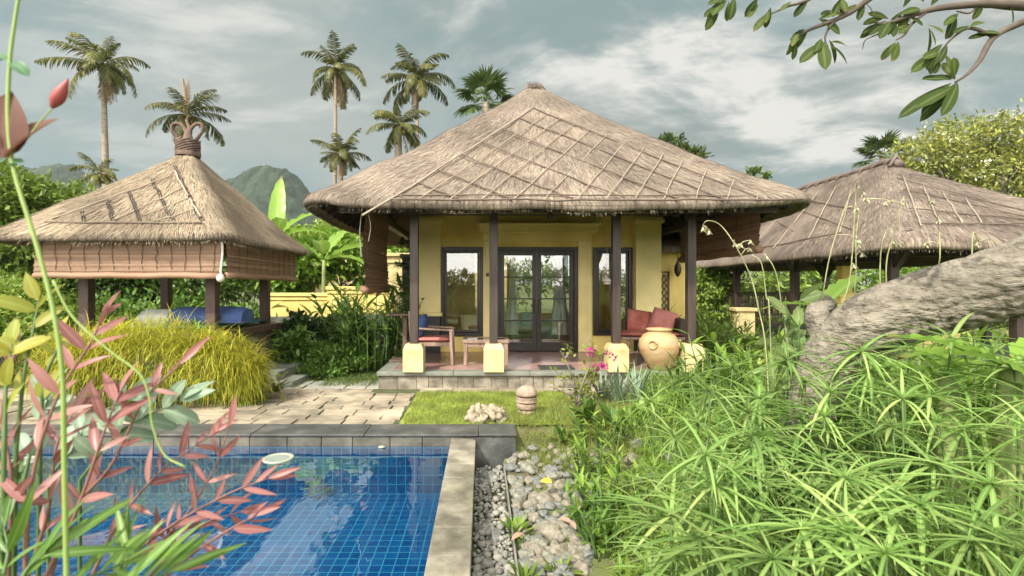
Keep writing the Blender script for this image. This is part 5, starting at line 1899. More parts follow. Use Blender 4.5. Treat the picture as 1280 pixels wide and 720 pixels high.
tree('broadleaf_tree', 'treetop just showing over the right ridge of the villa roof', gb_(845, 26), [bl(838, 190, 26, 22, 18), bl(860, 200, 26, 18, 14)], 1600, 0.3, G_tree, 26, r0=0.1)
tree('broadleaf_tree', 'small treetop tip over the low right end of the villa roof', gb_(945, 25), [bl(946, 225, 25, 14, 12), bl(925, 240, 25, 25, 18)], 1400, 0.28, G_tree, 27, r0=0.1)
tree('broadleaf_tree', 'sunlit shrub tree between the veranda and the hall railing', gb_(890, 17.5), [bl(888, 360, 17.5, 30, 26), bl(905, 395, 17, 34, 28), bl(880, 330, 19, 30, 26)], 5200, 0.20, G_hedge, 28, r0=0.07)
for k_, (px, D, h_, lab) in enumerate(((950, 24, 318, 'green hedge tree seen through the hall beyond the left rail'), (1040, 25, 322, 'green hedge tree seen through the middle of the hall'), (1150, 24, 330, 'broad hedge tree seen under the hall roof above the trunk'),
                                       (1270, 22, 320, 'hedge tree under the hall roof at the right frame edge'))):
    tree('hedge_tree', lab, gb_(px, D), [bl(px - 25, h_ + 30, D, 50, 35), bl(px + 35, h_ + 25, D + 0.6, 50, 36), bl(px, h_ + 60, D, 60, 30)], 4200, 0.3, (G_hedge, G_bright, G_bright, G_hedge)[k_], 30 + k_, r0=0.1)
for k_, (px, D, py) in enumerate(((-160, 26, 265), (-60, 28, 250), (250, 30, 300), (330, 32, 305), (560, 30, 300), (700, 32, 300), (820, 30, 300), (1400, 26, 200), (1520, 24, 240))):
    tree('broadleaf_tree', ['broad tree of the far row beyond the left frame edge', 'far row tree behind the bright hedge tree at left', 'far row tree behind the pavilion under the hill', 'far row tree left of the slender palm foot', 'far row tree hidden mostly by the villa roof',
                            'far row tree behind the middle of the villa', 'far row tree behind the annexe', 'tall far row tree beyond the right frame edge', 'far row tree farthest to the right'][k_], gb_(px, D), [bl(px, py + 20, D, 60, 40), bl(px + 50, py + 45, D, 45, 35), bl(px - 45, py + 40, D, 45, 36)], 3600, 0.36, G_tree, 50 + k_, r0=0.12)


tree('broadleaf_tree', 'bright leafy tree before the left end of the yellow outbuilding', gb_(400, 15.5), [bl(385, 330, 15.5, 34, 28), bl(425, 315, 15.8, 24, 26), bl(360, 345, 15, 30, 20), bl(455, 345, 16.5, 20, 14)], 5200, 0.24, G_bright, 58, T_lance, r0=0.07)


def banana(label, px, pyt, D, leaves, seed, foot=None, m=G_banana):
    """leaves: (azimuth deg, elevation deg, length m, width m, droop)"""
    p = P(px, pyt, D)
    bx = P(foot or px, pyt, D)[0]
    base = (bx, D, gh(bx, D))
    t = thing('banana_plant', label, 'plant', base)
    B().tube(spline([base, ((bx + p[0]) / 2, D, p[2] / 2), p], 8), np.linspace(0.11, 0.05, 8), 8).build('stem', mat('banana_stem', [(0.13, 0.18, 0.05), (0.24, 0.27, 0.10)], stretch=(4, 4, 0.5), rough=0.6), t, smooth=True)
    R = rs(seed)
    for az, el, L_, W_, dr in leaves:
        az, el = radians(az), radians(el)
        d = np.array([cos(el) * cos(az), cos(el) * sin(az), sin(el)])
        c = B()
        c.tube([p, p + d * 0.25 * L_ * 0.8], [0.022, 0.016], 6)
        c.leaves(tmpl(14, 'strap', dr, 0.35, wave=0.35), [p + d * 0.18 * L_], d, [0, 0, 1.0] if abs(d[2]) < 0.9 else [0.2, -1, 0.1], L_, W_)
        c.build('leaf', m, t, smooth=True)
    return t


banana('young banana plant with two upright leaves left of the villa eave', 345, 300, 15, [(100, 78, 1.9, 0.5, 0.35), (20, 50, 1.6, 0.5, 0.8), (160, 45, 1.5, 0.45, 1.0), (-60, 40, 1.4, 0.45, 1.0), (0, 25, 1.5, 0.5, 0.9)], 1)
banana('spreading banana plant beside the dark hanging blind', 405, 325, 14, [(5, 28, 1.7, 0.5, 0.8), (60, 55, 1.5, 0.5, 0.7), (180, 35, 1.6, 0.5, 0.9), (-80, 40, 1.3, 0.45, 1.1), (-20, 10, 1.4, 0.45, 0.9)], 2)
banana('banana plant right of the trunk bend with a broad lit leaf', 1030, 385, 4.9, [(25, 33, 0.66, 0.24, 0.3), (-2, 7, 1.1, 0.12, 0.2), (170, 12, 0.5, 0.14, 0.6), (60, 20, 0.8, 0.15, 0.5)], 3)
banana('broad bright banana leaves under the leaning trunk at the right edge', 1262, 455, 2.9, [(172, 14, 0.5, 0.2, 0.5), (140, 22, 0.5, 0.2, 0.4), (10, 24, 0.5, 0.22, 0.5), (-40, 12, 0.45, 0.2, 0.8), (-120, 8, 0.4, 0.18, 0.8)], 4)
banana('bright banana leaves near the middle below the leaning trunk', 1185, 470, 3.15, [(165, 14, 0.45, 0.17, 0.6), (60, 18, 0.5, 0.18, 0.5), (15, 16, 0.5, 0.18, 0.6), (-70, 12, 0.42, 0.17, 0.8)], 5)


# ------------------------------------------------------------------ rosettes and clumps
def strapplant(name, label, base, n, L_, W_, m, seed, droop=1.3, spread=(10, 75), group=None, tm=None, cat='plant', r=0.06, stemless=True):
    R = rs(seed)
    t = thing(name, label, cat, base, group)
    az = R.uniform(0, 2 * pi, n)
    el = np.radians(90 - R.uniform(*spread, n))
    d = np.stack([np.cos(el) * np.cos(az), np.cos(el) * np.sin(az), np.sin(el)], 1)
    p = np.array(base) + np.stack([r * np.cos(az), r * np.sin(az), np.zeros(n)], 1) * R.uniform(0, 1, (n, 1))
    B().leaves(tm or tmpl(6, 'strap', droop, 0.3), p, d, [0, 0, 1.0], L_ * R.uniform(0.65, 1.1, n), W_ * R.uniform(0.8, 1.1, n)).build('foliage', m, t)
    return t


R = rs(91)
lab_ = 'dark strap leaved plant in the bed behind and around the left pavilion'
for k_, (px, D) in enumerate(((30, 12.4), (75, 11.8), (120, 12.8), (160, 12.2), (195, 13.0), (235, 12.4), (268, 13.2), (300, 12.5), (325, 13.4), (10, 10.8), (60, 10.2))):
    x = P(px, 0, D)[0]
    strapplant('strap_leaf_plant', lab_, (x, D, 0.55 + 0.25 * R.rand()), 40, 1.05, 0.10, (G_mid, G_dark, G_hedge)[k_ % 3], 100 + k_, group='strap leaved plants behind the left pavilion', spread=(5, 85), r=0.3)
bush('garden_hedge', 'low green hedge in the bed behind the left pavilion platform', (-7.5, 13.5, 0), [(-10.5, 13.6, 0.7, 1.6, 0.6, 0.8), (-8.2, 13.6, 0.7, 1.6, 0.6, 0.75), (-5.9, 13.9, 0.6, 1.4, 0.6, 0.7), (-11.5, 11.5, 0.6, 1.5, 0.8, 0.8)], 14000, 0.16, G_mid, 120, T_lance, cat='hedge')
bush('ground_shrub', 'green shrub at the far left behind the golden bush', (-7.6, 9.2, 0), [bl(10, 385, 9.2, 60, 40), bl(70, 395, 9.0, 50, 32), bl(-50, 380, 9.4, 50, 45)], 7000, 0.11, G_hedge, 121, T_lance)
# golden thread-leaf bush
gbb = [bl(140, 445, 7.4, 65, 48), bl(200, 440, 7.5, 75, 52), bl(265, 450, 7.6, 60, 46), bl(95, 455, 7.2, 55, 45), bl(305, 465, 7.7, 32, 34)]
t = thing('golden_bush', 'mounded golden yellow thread leaved bush by the paved path', 'bush', (-4.8, 7.5, 0))
R = rs(130)
b, b2 = B(), B()
for q in gbb:
    c, r_ = np.array(q[:3]), np.array(q[3:])
    n = 3400
    d = rdir(R, n, 0.5)
    p = c + d * r_ * R.uniform(0.35, 0.95, (n, 1)) - np.array([0, 0, 0.1])
    dd = nrm(d + R.normal(0, 0.65, (n, 3)) + np.array([0, 0, 0.4]))
    b.leaves(tmpl(4, 'grass', 1.5, 0, True), p, dd, [0, 0, 1.0], R.uniform(0.14, 0.36, n), R.uniform(0.006, 0.013, n))
    n = 500
    d = rdir(R, n, -0.2)
    p = c + d * r_ * R.uniform(0.3, 0.9, (n, 1)) - np.array([0, 0, 0.2])
    b2.leaves(tmpl(4, 'grass', 1.2, 0, True), p, nrm(d + R.normal(0, 0.4, (n, 3)) + np.array([0, 0, 0.5])), [0, 0, 1.0], R.uniform(0.15, 0.3, n), 0.012)
n = 900                                       # straggling strands that break the mound's outline
q = [gbb[i] for i in R.randint(5, size=n)]
c, r_ = np.array([v[:3] for v in q]), np.array([v[3:] for v in q])
d = rdir(R, n, 0.5)
b.leaves(tmpl(5, 'grass', 1.2, 0, True), c + d * r_ * 0.75, nrm(d + R.normal(0, 0.7, (n, 3)) + np.array([0, 0, 0.3])), [0, 0, 1.0], R.uniform(0.3, 0.62, n), R.uniform(0.005, 0.011, n))
b.build('foliage', G_gold, t)
b2.build('lower_foliage', G_hedge, t)
for k_, (px, py, D) in enumerate(((150, 395, 8.0), (245, 398, 8.1), (345, 470, 8.0))):
    q = P(px, py, D)
    strapplant('fern', ('yellow green fern rising behind the golden bush', 'feathery fern before the blue bolster', 'dry pinkish fern tuft at the right end of the golden bush')[k_], (q[0], D, max(0.1, q[2] - 0.25)), 40, 0.5, 0.03, (G_gold, G_bright, G_olive)[k_], 140 + k_, droop=1.4)

# ginger clump beside the veranda
def cane_clump(name, label, base, n, h, m, seed, spread=0.55, leafL=0.42, leafW=0.09, per=9, tilt=0.28):
    R = rs(seed)
    t = thing(name, label, 'plant', base)
    s_, f = B(), B()
    for i in range(n):
        a, r_ = R.uniform(0, 6.28), spread * R.rand() ** 0.5
        o = np.array(base) + np.array([r_ * cos(a), r_ * sin(a), 0])
        H = h * R.uniform(0.55, 1.1)
        e = o + np.array([cos(a) * tilt * H * R.rand() * 1.6, sin(a) * tilt * H * R.rand(), H])
        pts = spline([o, (o + e) / 2 + np.array([0, 0, 0.08 * H]), e], 8)
        s_.tube(pts, np.linspace(0.014, 0.005, 8), 5)
        k = per
        tq = np.linspace(0.25, 1.0, k)
        p = np.array([pts[min(7, int(v * 7))] for v in tq])
        az = R.uniform(0, 6.28) + np.arange(k) * pi + R.normal(0, 0.5, k)
        el = R.uniform(0.25, 1.15, k)
        d = np.stack([np.cos(el) * np.cos(az), np.cos(el) * np.sin(az), np.sin(el)], 1)
        f.leaves(T_blade, p, d, [0, 0, 1.0], leafL * R.uniform(0.7, 1.15, k), leafW * R.uniform(0.8, 1.2, k))
    s_.build('stems', G_sedge_stem, t, smooth=True)
    f.build('foliage', m, t)
    return t


cane_clump('ginger_clump', 'tall green ginger clump between the garden wall and the veranda corner', (-2.35, 10.9, 0), 62, 1.65, G_mid, 150, 0.75, 0.5, 0.09)
cane_clump('ginger_clump', 'bright ginger stems leaning out in front of the wall steps', (-3.0, 11.4, 0), 22, 1.35, G_bright, 151, 0.5, 0.45, 0.09)
cane_clump('leafy_clump', 'green leafy clump by the right veranda post', (4.75, 10.6, 0), 36, 1.0, G_hedge, 152, 0.5, 0.3, 0.06)
cane_clump('leafy_clump', 'sunlit leafy clump before the yellow gate pillar', (5.6, 11.5, 0), 40, 0.95, G_bright, 153, 0.7, 0.32, 0.06)
cane_clump('leafy_clump', 'tall leafy clump at the annexe corner', (5.75, 12.9, 0), 22, 1.3, G_hedge, 154, 0.5, 0.3, 0.06)
bush('flower_shrub', 'low shrub with pale green leaves beside the dark ledge', (-3.35, 10.3, 0), [(-3.5, 10.6, 0.35, 0.45, 0.4, 0.32), (-2.9, 10.3, 0.25, 0.55, 0.4, 0.26), (-3.1, 9.9, 0.15, 0.5, 0.3, 0.16)], 5200, 0.10, G_mid, 155, T_lance)
bush('ground_shrub', 'round leafy shrub at the edge of the stepping path', (-3.95, 10.4, 0), [(-3.9, 10.5, 0.5, 0.35, 0.35, 0.4)], 1500, 0.16, G_mid, 156, T_lance)
bush('ground_shrub', 'dark shrub at the right foot of the left pavilion', (-4.2, 11.2, 0), [(-4.1, 11.2, 0.6, 0.45, 0.4, 0.5), (-3.7, 11.6, 0.5, 0.5, 0.4, 0.45)], 3000, 0.2, G_dark, 157, T_lance)
ti = strapplant('ti_plant', 'dark red ti plant standing before the yellow garden wall', (P(378, 0, 11)[0], 11.0, 0.62), 26, 0.5, 0.10, G_ti, 158, 0.8, (0, 55))
B().tube([(P(378, 0, 11)[0], 11, 0), (P(378, 0, 11)[0] + 0.01, 11, 0.65)], 0.02, 6).build('stem', M_twig, ti)
for k_, (x, y) in enumerate(((-4.3, 10.3), (-3.6, 11.9), (-4.6, 12.0), (-3.2, 12.2))):
    strapplant('strap_leaf_plant', ('strap leaved plant against the dark step of the pavilion', 'strap leaved plant below the yellow garden wall', 'strap leaved plant behind the right post of the left pavilion', 'strap leaved plant below the stepped up wall')[k_], (x, y, 0.15), 34, 0.75, 0.08, (G_dark, G_mid, G_dark, G_hedge)[k_], 160 + k_, r=0.2)
# climber on the villa corner post
bush('climber', 'dark green climber on the pillar behind the hanging blind', (-1.75, 12.3, 0), [(-1.78, 12.3, 2.2, 0.22, 0.2, 0.9), (-1.75, 12.3, 1.2, 0.25, 0.2, 0.8)], 1600, 0.09, G_dark, 165, T_lance, cat='climber')
c = B()
c.box(-1.95, -1.6, 12.35, 12.7, 0, 2.5)
c.box(-2.0, -1.55, 12.3, 12.75, 2.503, 2.6)
single(c, 'pillar', 'dark pillar with a pale cap overgrown by the climber', 'pillar', M_wallstone, (-1.77, 12.5, 0), bevel=0.01)

# grass and herbs along the lawn edge and the bank
R = rs(170)
def ground_pts(n, x0, x1, y0, y1, f=None):
    p = np.stack([R.uniform(x0, x1, n), R.uniform(y0, y1, n), np.zeros(n)], 1)
    if f is not None:
        p = p[[bool(f(a, b_)) for a, b_ in p[:, :2]]]
    p[:, 2] = [gh(a, b_) for a, b_ in p[:, :2]]
    return p


p = ground_pts(15000, 0.42, 2.6, 5.3, 7.6, lambda a, b_: (fn(a, b_, 0, 1.3) > -0.15 - 0.6 * (b_ > 6.4)) and (b_ > 5.75 - (a - 0.4) * 0.35) and not (a < 0.5 and b_ < 6.4) and (b_ < 7.0 or a > 0.9))
n = len(p)
tag(B().leaves(T_grass, p, rdir(R, n, 1.3), R.normal(0, 1, (n, 3)), R.uniform(0.08, 0.22, n), R.uniform(0.004, 0.009, n)).build('tall_grass', leafmat('rough_grass', [(0.10, 0.14, 0.025), (0.20, 0.25, 0.05), (0.32, 0.32, 0.10)], 0.3, 0.5)), 'rough longer grass between the lawn and the river stones', kind='stuff')
p = ground_pts(5200, -2.9, -1.9, 8.95, 11.6)
p = np.concatenate([p, ground_pts(5200, -4.0, -2.2, 9.3, 11.5)])
n = len(p)
tag(B().leaves(T_grass, p, rdir(R, n, 1.3), R.normal(0, 1, (n, 3)), R.uniform(0.05, 0.14, n), R.uniform(0.006, 0.012, n)).build('shade_grass', leafmat('shade_grass', [(0.06, 0.10, 0.02), (0.13, 0.19, 0.04)], 0.3, 0.5)), 'soft grass patch left of the veranda', kind='stuff')
# leafy ground cover under the sedges and in the right bed
p = ground_pts(34000, 0.9, 8.5, 1.6, 8.3, lambda a, b_: a > 0.95 + 0.32 * max(0, 4.2 - b_) * 0 + (0.55 if b_ > 4.6 else 0.1) + 0.45 * fn(a, b_, 3, 1.1) and not (b_ > 6.3 and a < 2.4))
n = len(p)
p[:, 2] += R.uniform(0, 0.42, n) * np.clip((p[:, 0] - 1.0) / 1.2, 0.15, 1)
k = R.rand(n) < 0.45
gc = B().leaves(T_lance, p[k], rdir(R, k.sum(), 0.5), [0, 0, 1.0], R.uniform(0.06, 0.17, k.sum()), R.uniform(0.02, 0.055, k.sum()))
gc.leaves(T_grass, p[~k], rdir(R, (~k).sum(), 1.0), R.normal(0, 1, ((~k).sum(), 3)), R.uniform(0.15, 0.42, (~k).sum()), R.uniform(0.005, 0.011, (~k).sum()))
k = rs(5).choice(n, 4500)
pk = p[k] * np.array([1, 1, 0]) + np.array([[0, 0, gh(a, b_)] for a, b_ in p[k][:, :2]])
k = (pk[:, 0] > 1.45) | (pk[:, 1] > 4.5)
pk = pk[k]
n = len(pk)
tag(B().leaves(tmpl(6, 'grass', 1.1, 0.3), pk, rdir(R, n, 1.6), R.normal(0, 1, (n, 3)), R.uniform(0.45, 1.0, n), R.uniform(0.006, 0.012, n)).build('long_grass', G_sedge), 'long arching thin blades between the sedge stems', kind='stuff')
tag(gc.build('ground_cover', G_bright), 'tangled bright green ground cover under the sedges', kind='stuff')
p = ground_pts(9000, -13, -6.3, 8.9, 14, None)
n = len(p)
p[:, 2] += R.uniform(0, 0.3, n)
tag(B().leaves(T_lance, p, rdir(R, n, 0.5), [0, 0, 1.0], R.uniform(0.12, 0.25, n), R.uniform(0.04, 0.08, n)).build('ground_cover', G_mid), 'green ground cover around the left pavilion', kind='stuff')
p = ground_pts(16000, 4.5, 16, 8.3, 24, None)
p = p[~((p[:, 0] > 7.9) & (p[:, 0] < 13.5) & (p[:, 1] > 9.7) & (p[:, 1] < 19.7))]
n = len(p)
p[:, 2] += R.uniform(0, 0.5, n)
tag(B().leaves(T_lance, p, rdir(R, n, 0.5), [0, 0, 1.0], R.uniform(0.14, 0.3, n), R.uniform(0.04, 0.09, n)).build('ground_cover', G_hedge), 'green ground cover around the hall', kind='stuff')

p = ground_pts(2600, 0.30, 1.75, 2.4, 6.0, lambda a, b_: fn(a, b_, 5, 1.7) > 0.12 + 0.25 * (a < 0.8))
n = len(p)
tag(B().leaves(T_grass, p, rdir(R, n, 1.2), R.normal(0, 1, (n, 3)), R.uniform(0.06, 0.18, n), R.uniform(0.004, 0.008, n)).leaves(T_lance, p[::3], rdir(R, len(p[::3]), 0.6), [0, 0, 1.0], R.uniform(0.04, 0.09, len(p[::3])), R.uniform(0.014, 0.03, len(p[::3]))).build('bank_weeds', G_hedge), 'patchy weeds growing between the river stones', kind='stuff')
# little plants among the stones
for k_, (px, py, D, L_, m_, lab) in enumerate(((645, 640, 4.3, 0.17, G_bright, 'small weed with broad leaves at the gravel edging'), (655, 706, 3.6, 0.14, G_bright, 'low bright weed at the near end of the river stones'), (725, 632, 4.5, 0.18, G_hedge, 'feathery weed on the river stones right of the middle'),
                                          (745, 660, 4.0, 0.2, G_bright, 'leafy weed at the right rim of the stones'), (700, 700, 3.7, 0.14, G_hedge, 'tiny weed between the near river stones'), (705, 545, 6.1, 0.22, G_mid, 'tuft of herb at the top of the stone bank'), (760, 640, 4.1, 0.25, G_bright, 'fern tuft at the foot of the sedges'))):
    q = P(px, py, D)
    strapplant('weed', lab, (q[0], D, gh(q[0], D) + 0.02), 26, L_, L_ * 0.28, m_, 180 + k_, 0.9, (5, 80), tm=T_lance, group='weeds among the river stones')
single(B().leaves(T_oval, [P(676, 600, 5.0)], [(0.5, -0.5, 0.15)], [0, -0.3, 1], 0.13, 0.09), 'fallen_leaf', 'fallen yellow leaf lying on the river stones', 'leaf', mat('orange_leaf', [(0.75, 0.42, 0.02), (0.85, 0.55, 0.05)], rough=0.6), P(676, 600, 5.0))
for k_, (px, py, D) in enumerate(((700, 640, 4.3), (712, 655, 4.2), (652, 662, 4.1))):
    q = P(px, py, D)
    single(B().leaves(T_lance, [(q[0], D, gh(q[0], D) + 0.12)], [(0.6 - k_ * 0.5, -0.5, 0.1)], [0, -0.3, 1], 0.14, 0.05), 'fallen_leaf', ('dry brown leaf in the middle of the river stones', 'dry brown leaf lower in the river stones', 'dry brown leaf at the gravel edging')[k_], 'leaf', mat('brown_leaf', [(0.30, 0.17, 0.11), (0.4, 0.25, 0.18)], rough=0.7), (q[0], D, gh(q[0], D) + 0.1))

for k_, (px, D, h_) in enumerate(((742, 5.2, 0.42), (752, 4.5, 0.4), (765, 3.9, 0.4), (748, 5.8, 0.4))):
    x = P(px, 0, D)[0]
    cane_clump('leafy_clump', ('small leafy clump at the upper right rim of the river stones', 'small leafy clump at the middle of the river stones right rim', 'small leafy clump nearest the sedges on the stone bank', 'small leafy clump where the rough grass meets the stones')[k_], (x, D, gh(x, D)), 16, h_, (G_hedge, G_bright, G_mid, G_hedge)[k_], 360 + k_, 0.22, 0.16, 0.035, per=7, tilt=0.4)

# blue-green blades, broad-leaved plants and bougainvillea before the terrace
for k_, (px, D, n_, L_) in enumerate(((772, 7.6, 24, 0.72), (795, 7.5, 22, 0.78), (752, 7.7, 18, 0.6))):
    x = P(px, 0, D)[0]
    strapplant('iris_plant', ('blue green sword leaved plant right of the bougainvillea', 'taller blue green sword leaved plant before the terrace edge', 'small blue green sword leaved plant at the bougainvillea foot')[k_], (x, D, 0.0), n_, L_, 0.05, G_bluegreen, 190 + k_, 0.5, (0, 50))
for k_, (px, D) in enumerate(((765, 6.3), (800, 6.2), (735, 6.5), (820, 6.6))):
    x = P(px, 0, D)[0]
    strapplant('broadleaf_herb', ('broad leaved herb below the sword leaved plants', 'broad leaved herb nearest the first sedges', 'broad leaved herb under the bougainvillea', 'broad leaved herb behind the first sedges')[k_], (x, D, gh(x, D) + 0.1), 22, 0.3, 0.10, (G_mid, G_bright)[k_ % 2], 195 + k_, 0.8, (10, 80), tm=T_oval)
t = thing('bougainvillea', 'small bougainvillea with bright pink flowers and bare twigs before the veranda', 'shrub', (P(722, 0, 7.3)[0], 7.3, 0.0))
R = rs(200)
b, f, fl = B(), B(), B()
D = 7.3
twigs = [((722, 508), (728, 480), (738, 455), (742, 432)), ((722, 508), (718, 480), (712, 462), (706, 448), (700, 438)), ((722, 508), (730, 490), (742, 474), (750, 455), (756, 440)), ((718, 482), (704, 470), (690, 462)),
         ((722, 508), (712, 495), (700, 488), (688, 484)), ((728, 480), (735, 468), (745, 462)), ((706, 448), (712, 440), (708, 434)), ((722, 508), (734, 496), (748, 490), (760, 488))]
for k_, tw in enumerate(twigs):
    pts = spline([P(a, c, D + 0.12 * (k_ % 3) - 0.12 + 0.05 * i) for i, (a, c) in enumerate(tw)], 12)
    b.tube(pts, np.linspace(0.022 if k_ in (0, 1, 2) else 0.013, 0.005, 12), 6, jit=0.1)
    n = 38 if k_ in (0, 2, 5) else 14
    i = R.randint(3, 12, n)
    p = pts[i] + R.normal(0, 0.05, (n, 3))
    f.leaves(T_oval, p, rdir(R, n, 0.2), rdir(R, n, 1.0), R.uniform(0.05, 0.09, n), R.uniform(0.03, 0.05, n))
n = 110
p = P(728, 500, D) + R.normal(0, 1, (n, 3)) * np.array([0.12, 0.08, 0.16])
f.leaves(T_oval, p, rdir(R, n, 0.2), rdir(R, n, 1.0), R.uniform(0.05, 0.09, n), R.uniform(0.03, 0.05, n))
for px, py in ((741, 437), (751, 456), (762, 442), (766, 446), (745, 459), (738, 440), (756, 458)):
    n = 9
    fl = B()
    q = P(px, py, D - 0.05)
    fl.leaves(T_oval, q + R.normal(0, 0.022, (n, 3)), rdir(R, n), rdir(R, n), R.uniform(0.045, 0.07, n), R.uniform(0.035, 0.05, n))
    fl.build('flower_cluster', G_pinkf, t)
b.build('branches', M_bark, t, smooth=True)
f.build('foliage', leafmat('bougainvillea_leaf', [(0.16, 0.22, 0.03), (0.30, 0.36, 0.05), (0.42, 0.44, 0.10)], 0.4, 0.5), t)

# ------------------------------------------------------------------ umbrella sedges
def sedge(seed, h, n, L_):
    R = rs(seed)
    t = bpy.data.objects.new('umbrella_sedge', None)
    COL.objects.link(t)
    lean = np.array([R.uniform(-0.12, 0.12), R.uniform(-0.12, 0.12), 0]) * h
    pts = spline([(0, 0, 0), lean * 0.3 + np.array([0, 0, h * 0.55]), lean + np.array([0, 0, h])], 10)
    B().tube(pts, np.linspace(0.009, 0.005, 10), 6).build('stem', G_sedge_stem, t, smooth=True, off=(0, 0, 0))
    top = pts[-1]
    az = np.arange(n) * 2.39996 + R.uniform(-0.3, 0.3, n)
    el = np.radians(R.uniform(-26, 46, n))
    d = np.stack([np.cos(el) * np.cos(az), np.cos(el) * np.sin(az), np.sin(el)], 1)
    c = B().leaves(T_sedge, np.repeat(top[None], n, 0), d, [0, 0, 1.0], L_ * R.uniform(0.6, 1.1, n), 0.0205 * R.uniform(0.5, 1.3, n))
    k = 26
    az = R.uniform(0, 6.28, k)
    el = np.radians(R.uniform(20, 85, k))
    d = np.stack([np.cos(el) * np.cos(az), np.cos(el) * np.sin(az), np.sin(el)], 1)
    c.leaves(tmpl(3, 'grass', 0.8, 0, True), np.repeat(top[None], k, 0), d, [0, 0, 1.0], L_ * R.uniform(0.12, 0.22, k), 0.0035)
    c.build('leaf_umbrella', G_sedge, t, off=(0, 0, 0))
    return t


SP = [sedge(300 + i, 1.0, n_, L_) for i, (n_, L_) in enumerate(((19, 0.41), (16, 0.37), (22, 0.44), (14, 0.35), (20, 0.39), (17, 0.42)))]
SPu = set()
tops = [tuple((SP[i].children[0].data.vertices[-1].co)) for i in range(6)]
R = rs(310)
sedge_lab = 'green umbrella sedge with long drooping leaves in the thicket under the leaning trunk'


def put_sedge(px, py, D, k=None, label=None, sc=None):
    k = R.randint(6) if k is None else k
    q = P(px, py, D)
    x, y = q[0], D
    z0 = gh(x, y)
    h = max(0.25, q[2] - z0)
    if k in SPu:
        o = dup(SP[k], (0, 0, 0))
    else:
        o = SP[k]
        SPu.add(k)
    rz = R.uniform(0, 6.28)
    s_ = sc or R.uniform(0.85, 1.15)
    zs = h / 1.0
    tx = tops[k]
    o.location = (x - (tx[0] * cos(rz) - tx[1] * sin(rz)) * s_, y - (tx[0] * sin(rz) + tx[1] * cos(rz)) * s_, z0)
    o.rotation_euler = (0, 0, rz)
    o.scale = (s_, s_, 1)
    # stem takes the height; the leaf umbrella keeps its own shape
    for ch in o.children:
        if ch.name.startswith('stem'):
            ch.scale = (1, 1, zs)
        else:
            ch.location = (0, 0, zs - 1.0)
    tag(o, label or sedge_lab, 'sedge', 'umbrella sedges in the right bed')


big = [(1068, 440, 3.1, 2, 'sedge whose pale leaves spread right in front of the trunk bend'), (938, 520, 3.3, 4, 'full sedge umbrella left of the trunk foot over the dark hollow'), (1010, 662, 1.9, 0, 'big near sedge umbrella low in the middle of the thicket'),
       (1226, 607, 2.0, 5, 'big near sedge umbrella with yellow heart at the right edge'), (850, 646, 2.3, 1, 'near sedge umbrella nearest to the river stones'), (843, 551, 3.2, 3, 'sedge umbrella before the terrace corner by the stones')]
for px, py, D, k, lab in big:
    put_sedge(px, py, D, k, lab)
for px, py, D in ((1099, 533, 2.6), (1187, 424, 3.2), (1102, 464, 3.0), (912, 464, 4.2), (1229, 540, 2.6), (1097, 630, 2.1), (917, 700, 1.9), (860, 470, 5.0), (900, 500, 4.0), (980, 490, 3.6), (1020, 540, 3.0), (1150, 490, 2.9), (1270, 460, 2.8), (880, 590, 2.8),
                  (960, 600, 2.6), (1040, 590, 2.5), (1150, 580, 2.4), (1200, 680, 1.8), (1110, 700, 1.7), (840, 700, 2.2), (890, 680, 2.0), (960, 560, 3.0), (1265, 690, 1.7), (1250, 440, 3.4), (850, 600, 2.9), (815, 650, 2.9), (1140, 440, 3.5),
                  (820, 505, 5.2), (870, 530, 3.8), (1000, 455, 4.2), (1050, 490, 3.4), (1280, 500, 2.6), (1180, 530, 2.7), (900, 640, 2.3), (1060, 680, 1.8), (800, 712, 2.7), (1290, 580, 2.2), (1020, 610, 2.4), (940, 660, 2.1), (1160, 640, 2.0), (985, 700, 1.75), (1210, 490, 2.9)):
    put_sedge(px + R.uniform(-6, 6), py + R.uniform(-6, 6), D)
for i in range(60):
    D = R.uniform(2.0, 4.4)
    px = R.uniform(860 + (D - 2) * 5, 1300)
    put_sedge(px, R.uniform(500, 700) - (D - 2.2) * 40, D, sc=R.uniform(0.7, 1.0))

# paddle-leaved shrub left of the trunk
for px, py, D in ((985, 452, 3.4), (1020, 478, 3.3), (962, 500, 3.3), (1006, 522, 3.2), (1042, 505, 3.3), (975, 545, 3.1), (1030, 550, 3.0), (1055, 465, 3.4)):
    put_sedge(px, py, D)
cane_clump('leafy_clump', 'leafy green clump hiding the foot of the leaning trunk', (P(1010, 0, 3.5)[0], 3.5, 0.0), 26, 0.85, G_mid, 335, 0.4, 0.3, 0.06)
t = thing('paddle_leaf_shrub', 'shrub with thick pale paddle leaves at the foot of the leaning trunk', 'shrub', (P(995, 0, 4.3)[0], 4.3, 0))
R = rs(320)
b, f = B(), B()
for px, py in ((985, 395), (1000, 375), (1005, 430), (975, 430), (1020, 455), (965, 460), (1000, 465)):
    e = P(px, py, 4.3 + R.uniform(-0.2, 0.2))
    base = np.array([P(998, 0, 4.3)[0], 4.3, 0.05])
    pts = spline([base, (base + e) / 2 + R.normal(0, 0.03, 3), e], 8)
    b.tube(pts, np.linspace(0.014, 0.006, 8), 6)
    n = 9
    d = rdir(R, n, 0.9)
    i = R.randint(5, 8, n)
    f.leaves(T_oval, pts[i], d, rdir(R, n, 1.0), R.uniform(0.16, 0.27, n), R.uniform(0.07, 0.11, n))
b.build('stems', G_sedge_stem, t, smooth=True)
f.build('foliage', leafmat('paddle_leaf', [(0.13, 0.22, 0.06), (0.24, 0.34, 0.11), (0.34, 0.42, 0.20)], 0.3, 0.35), t)
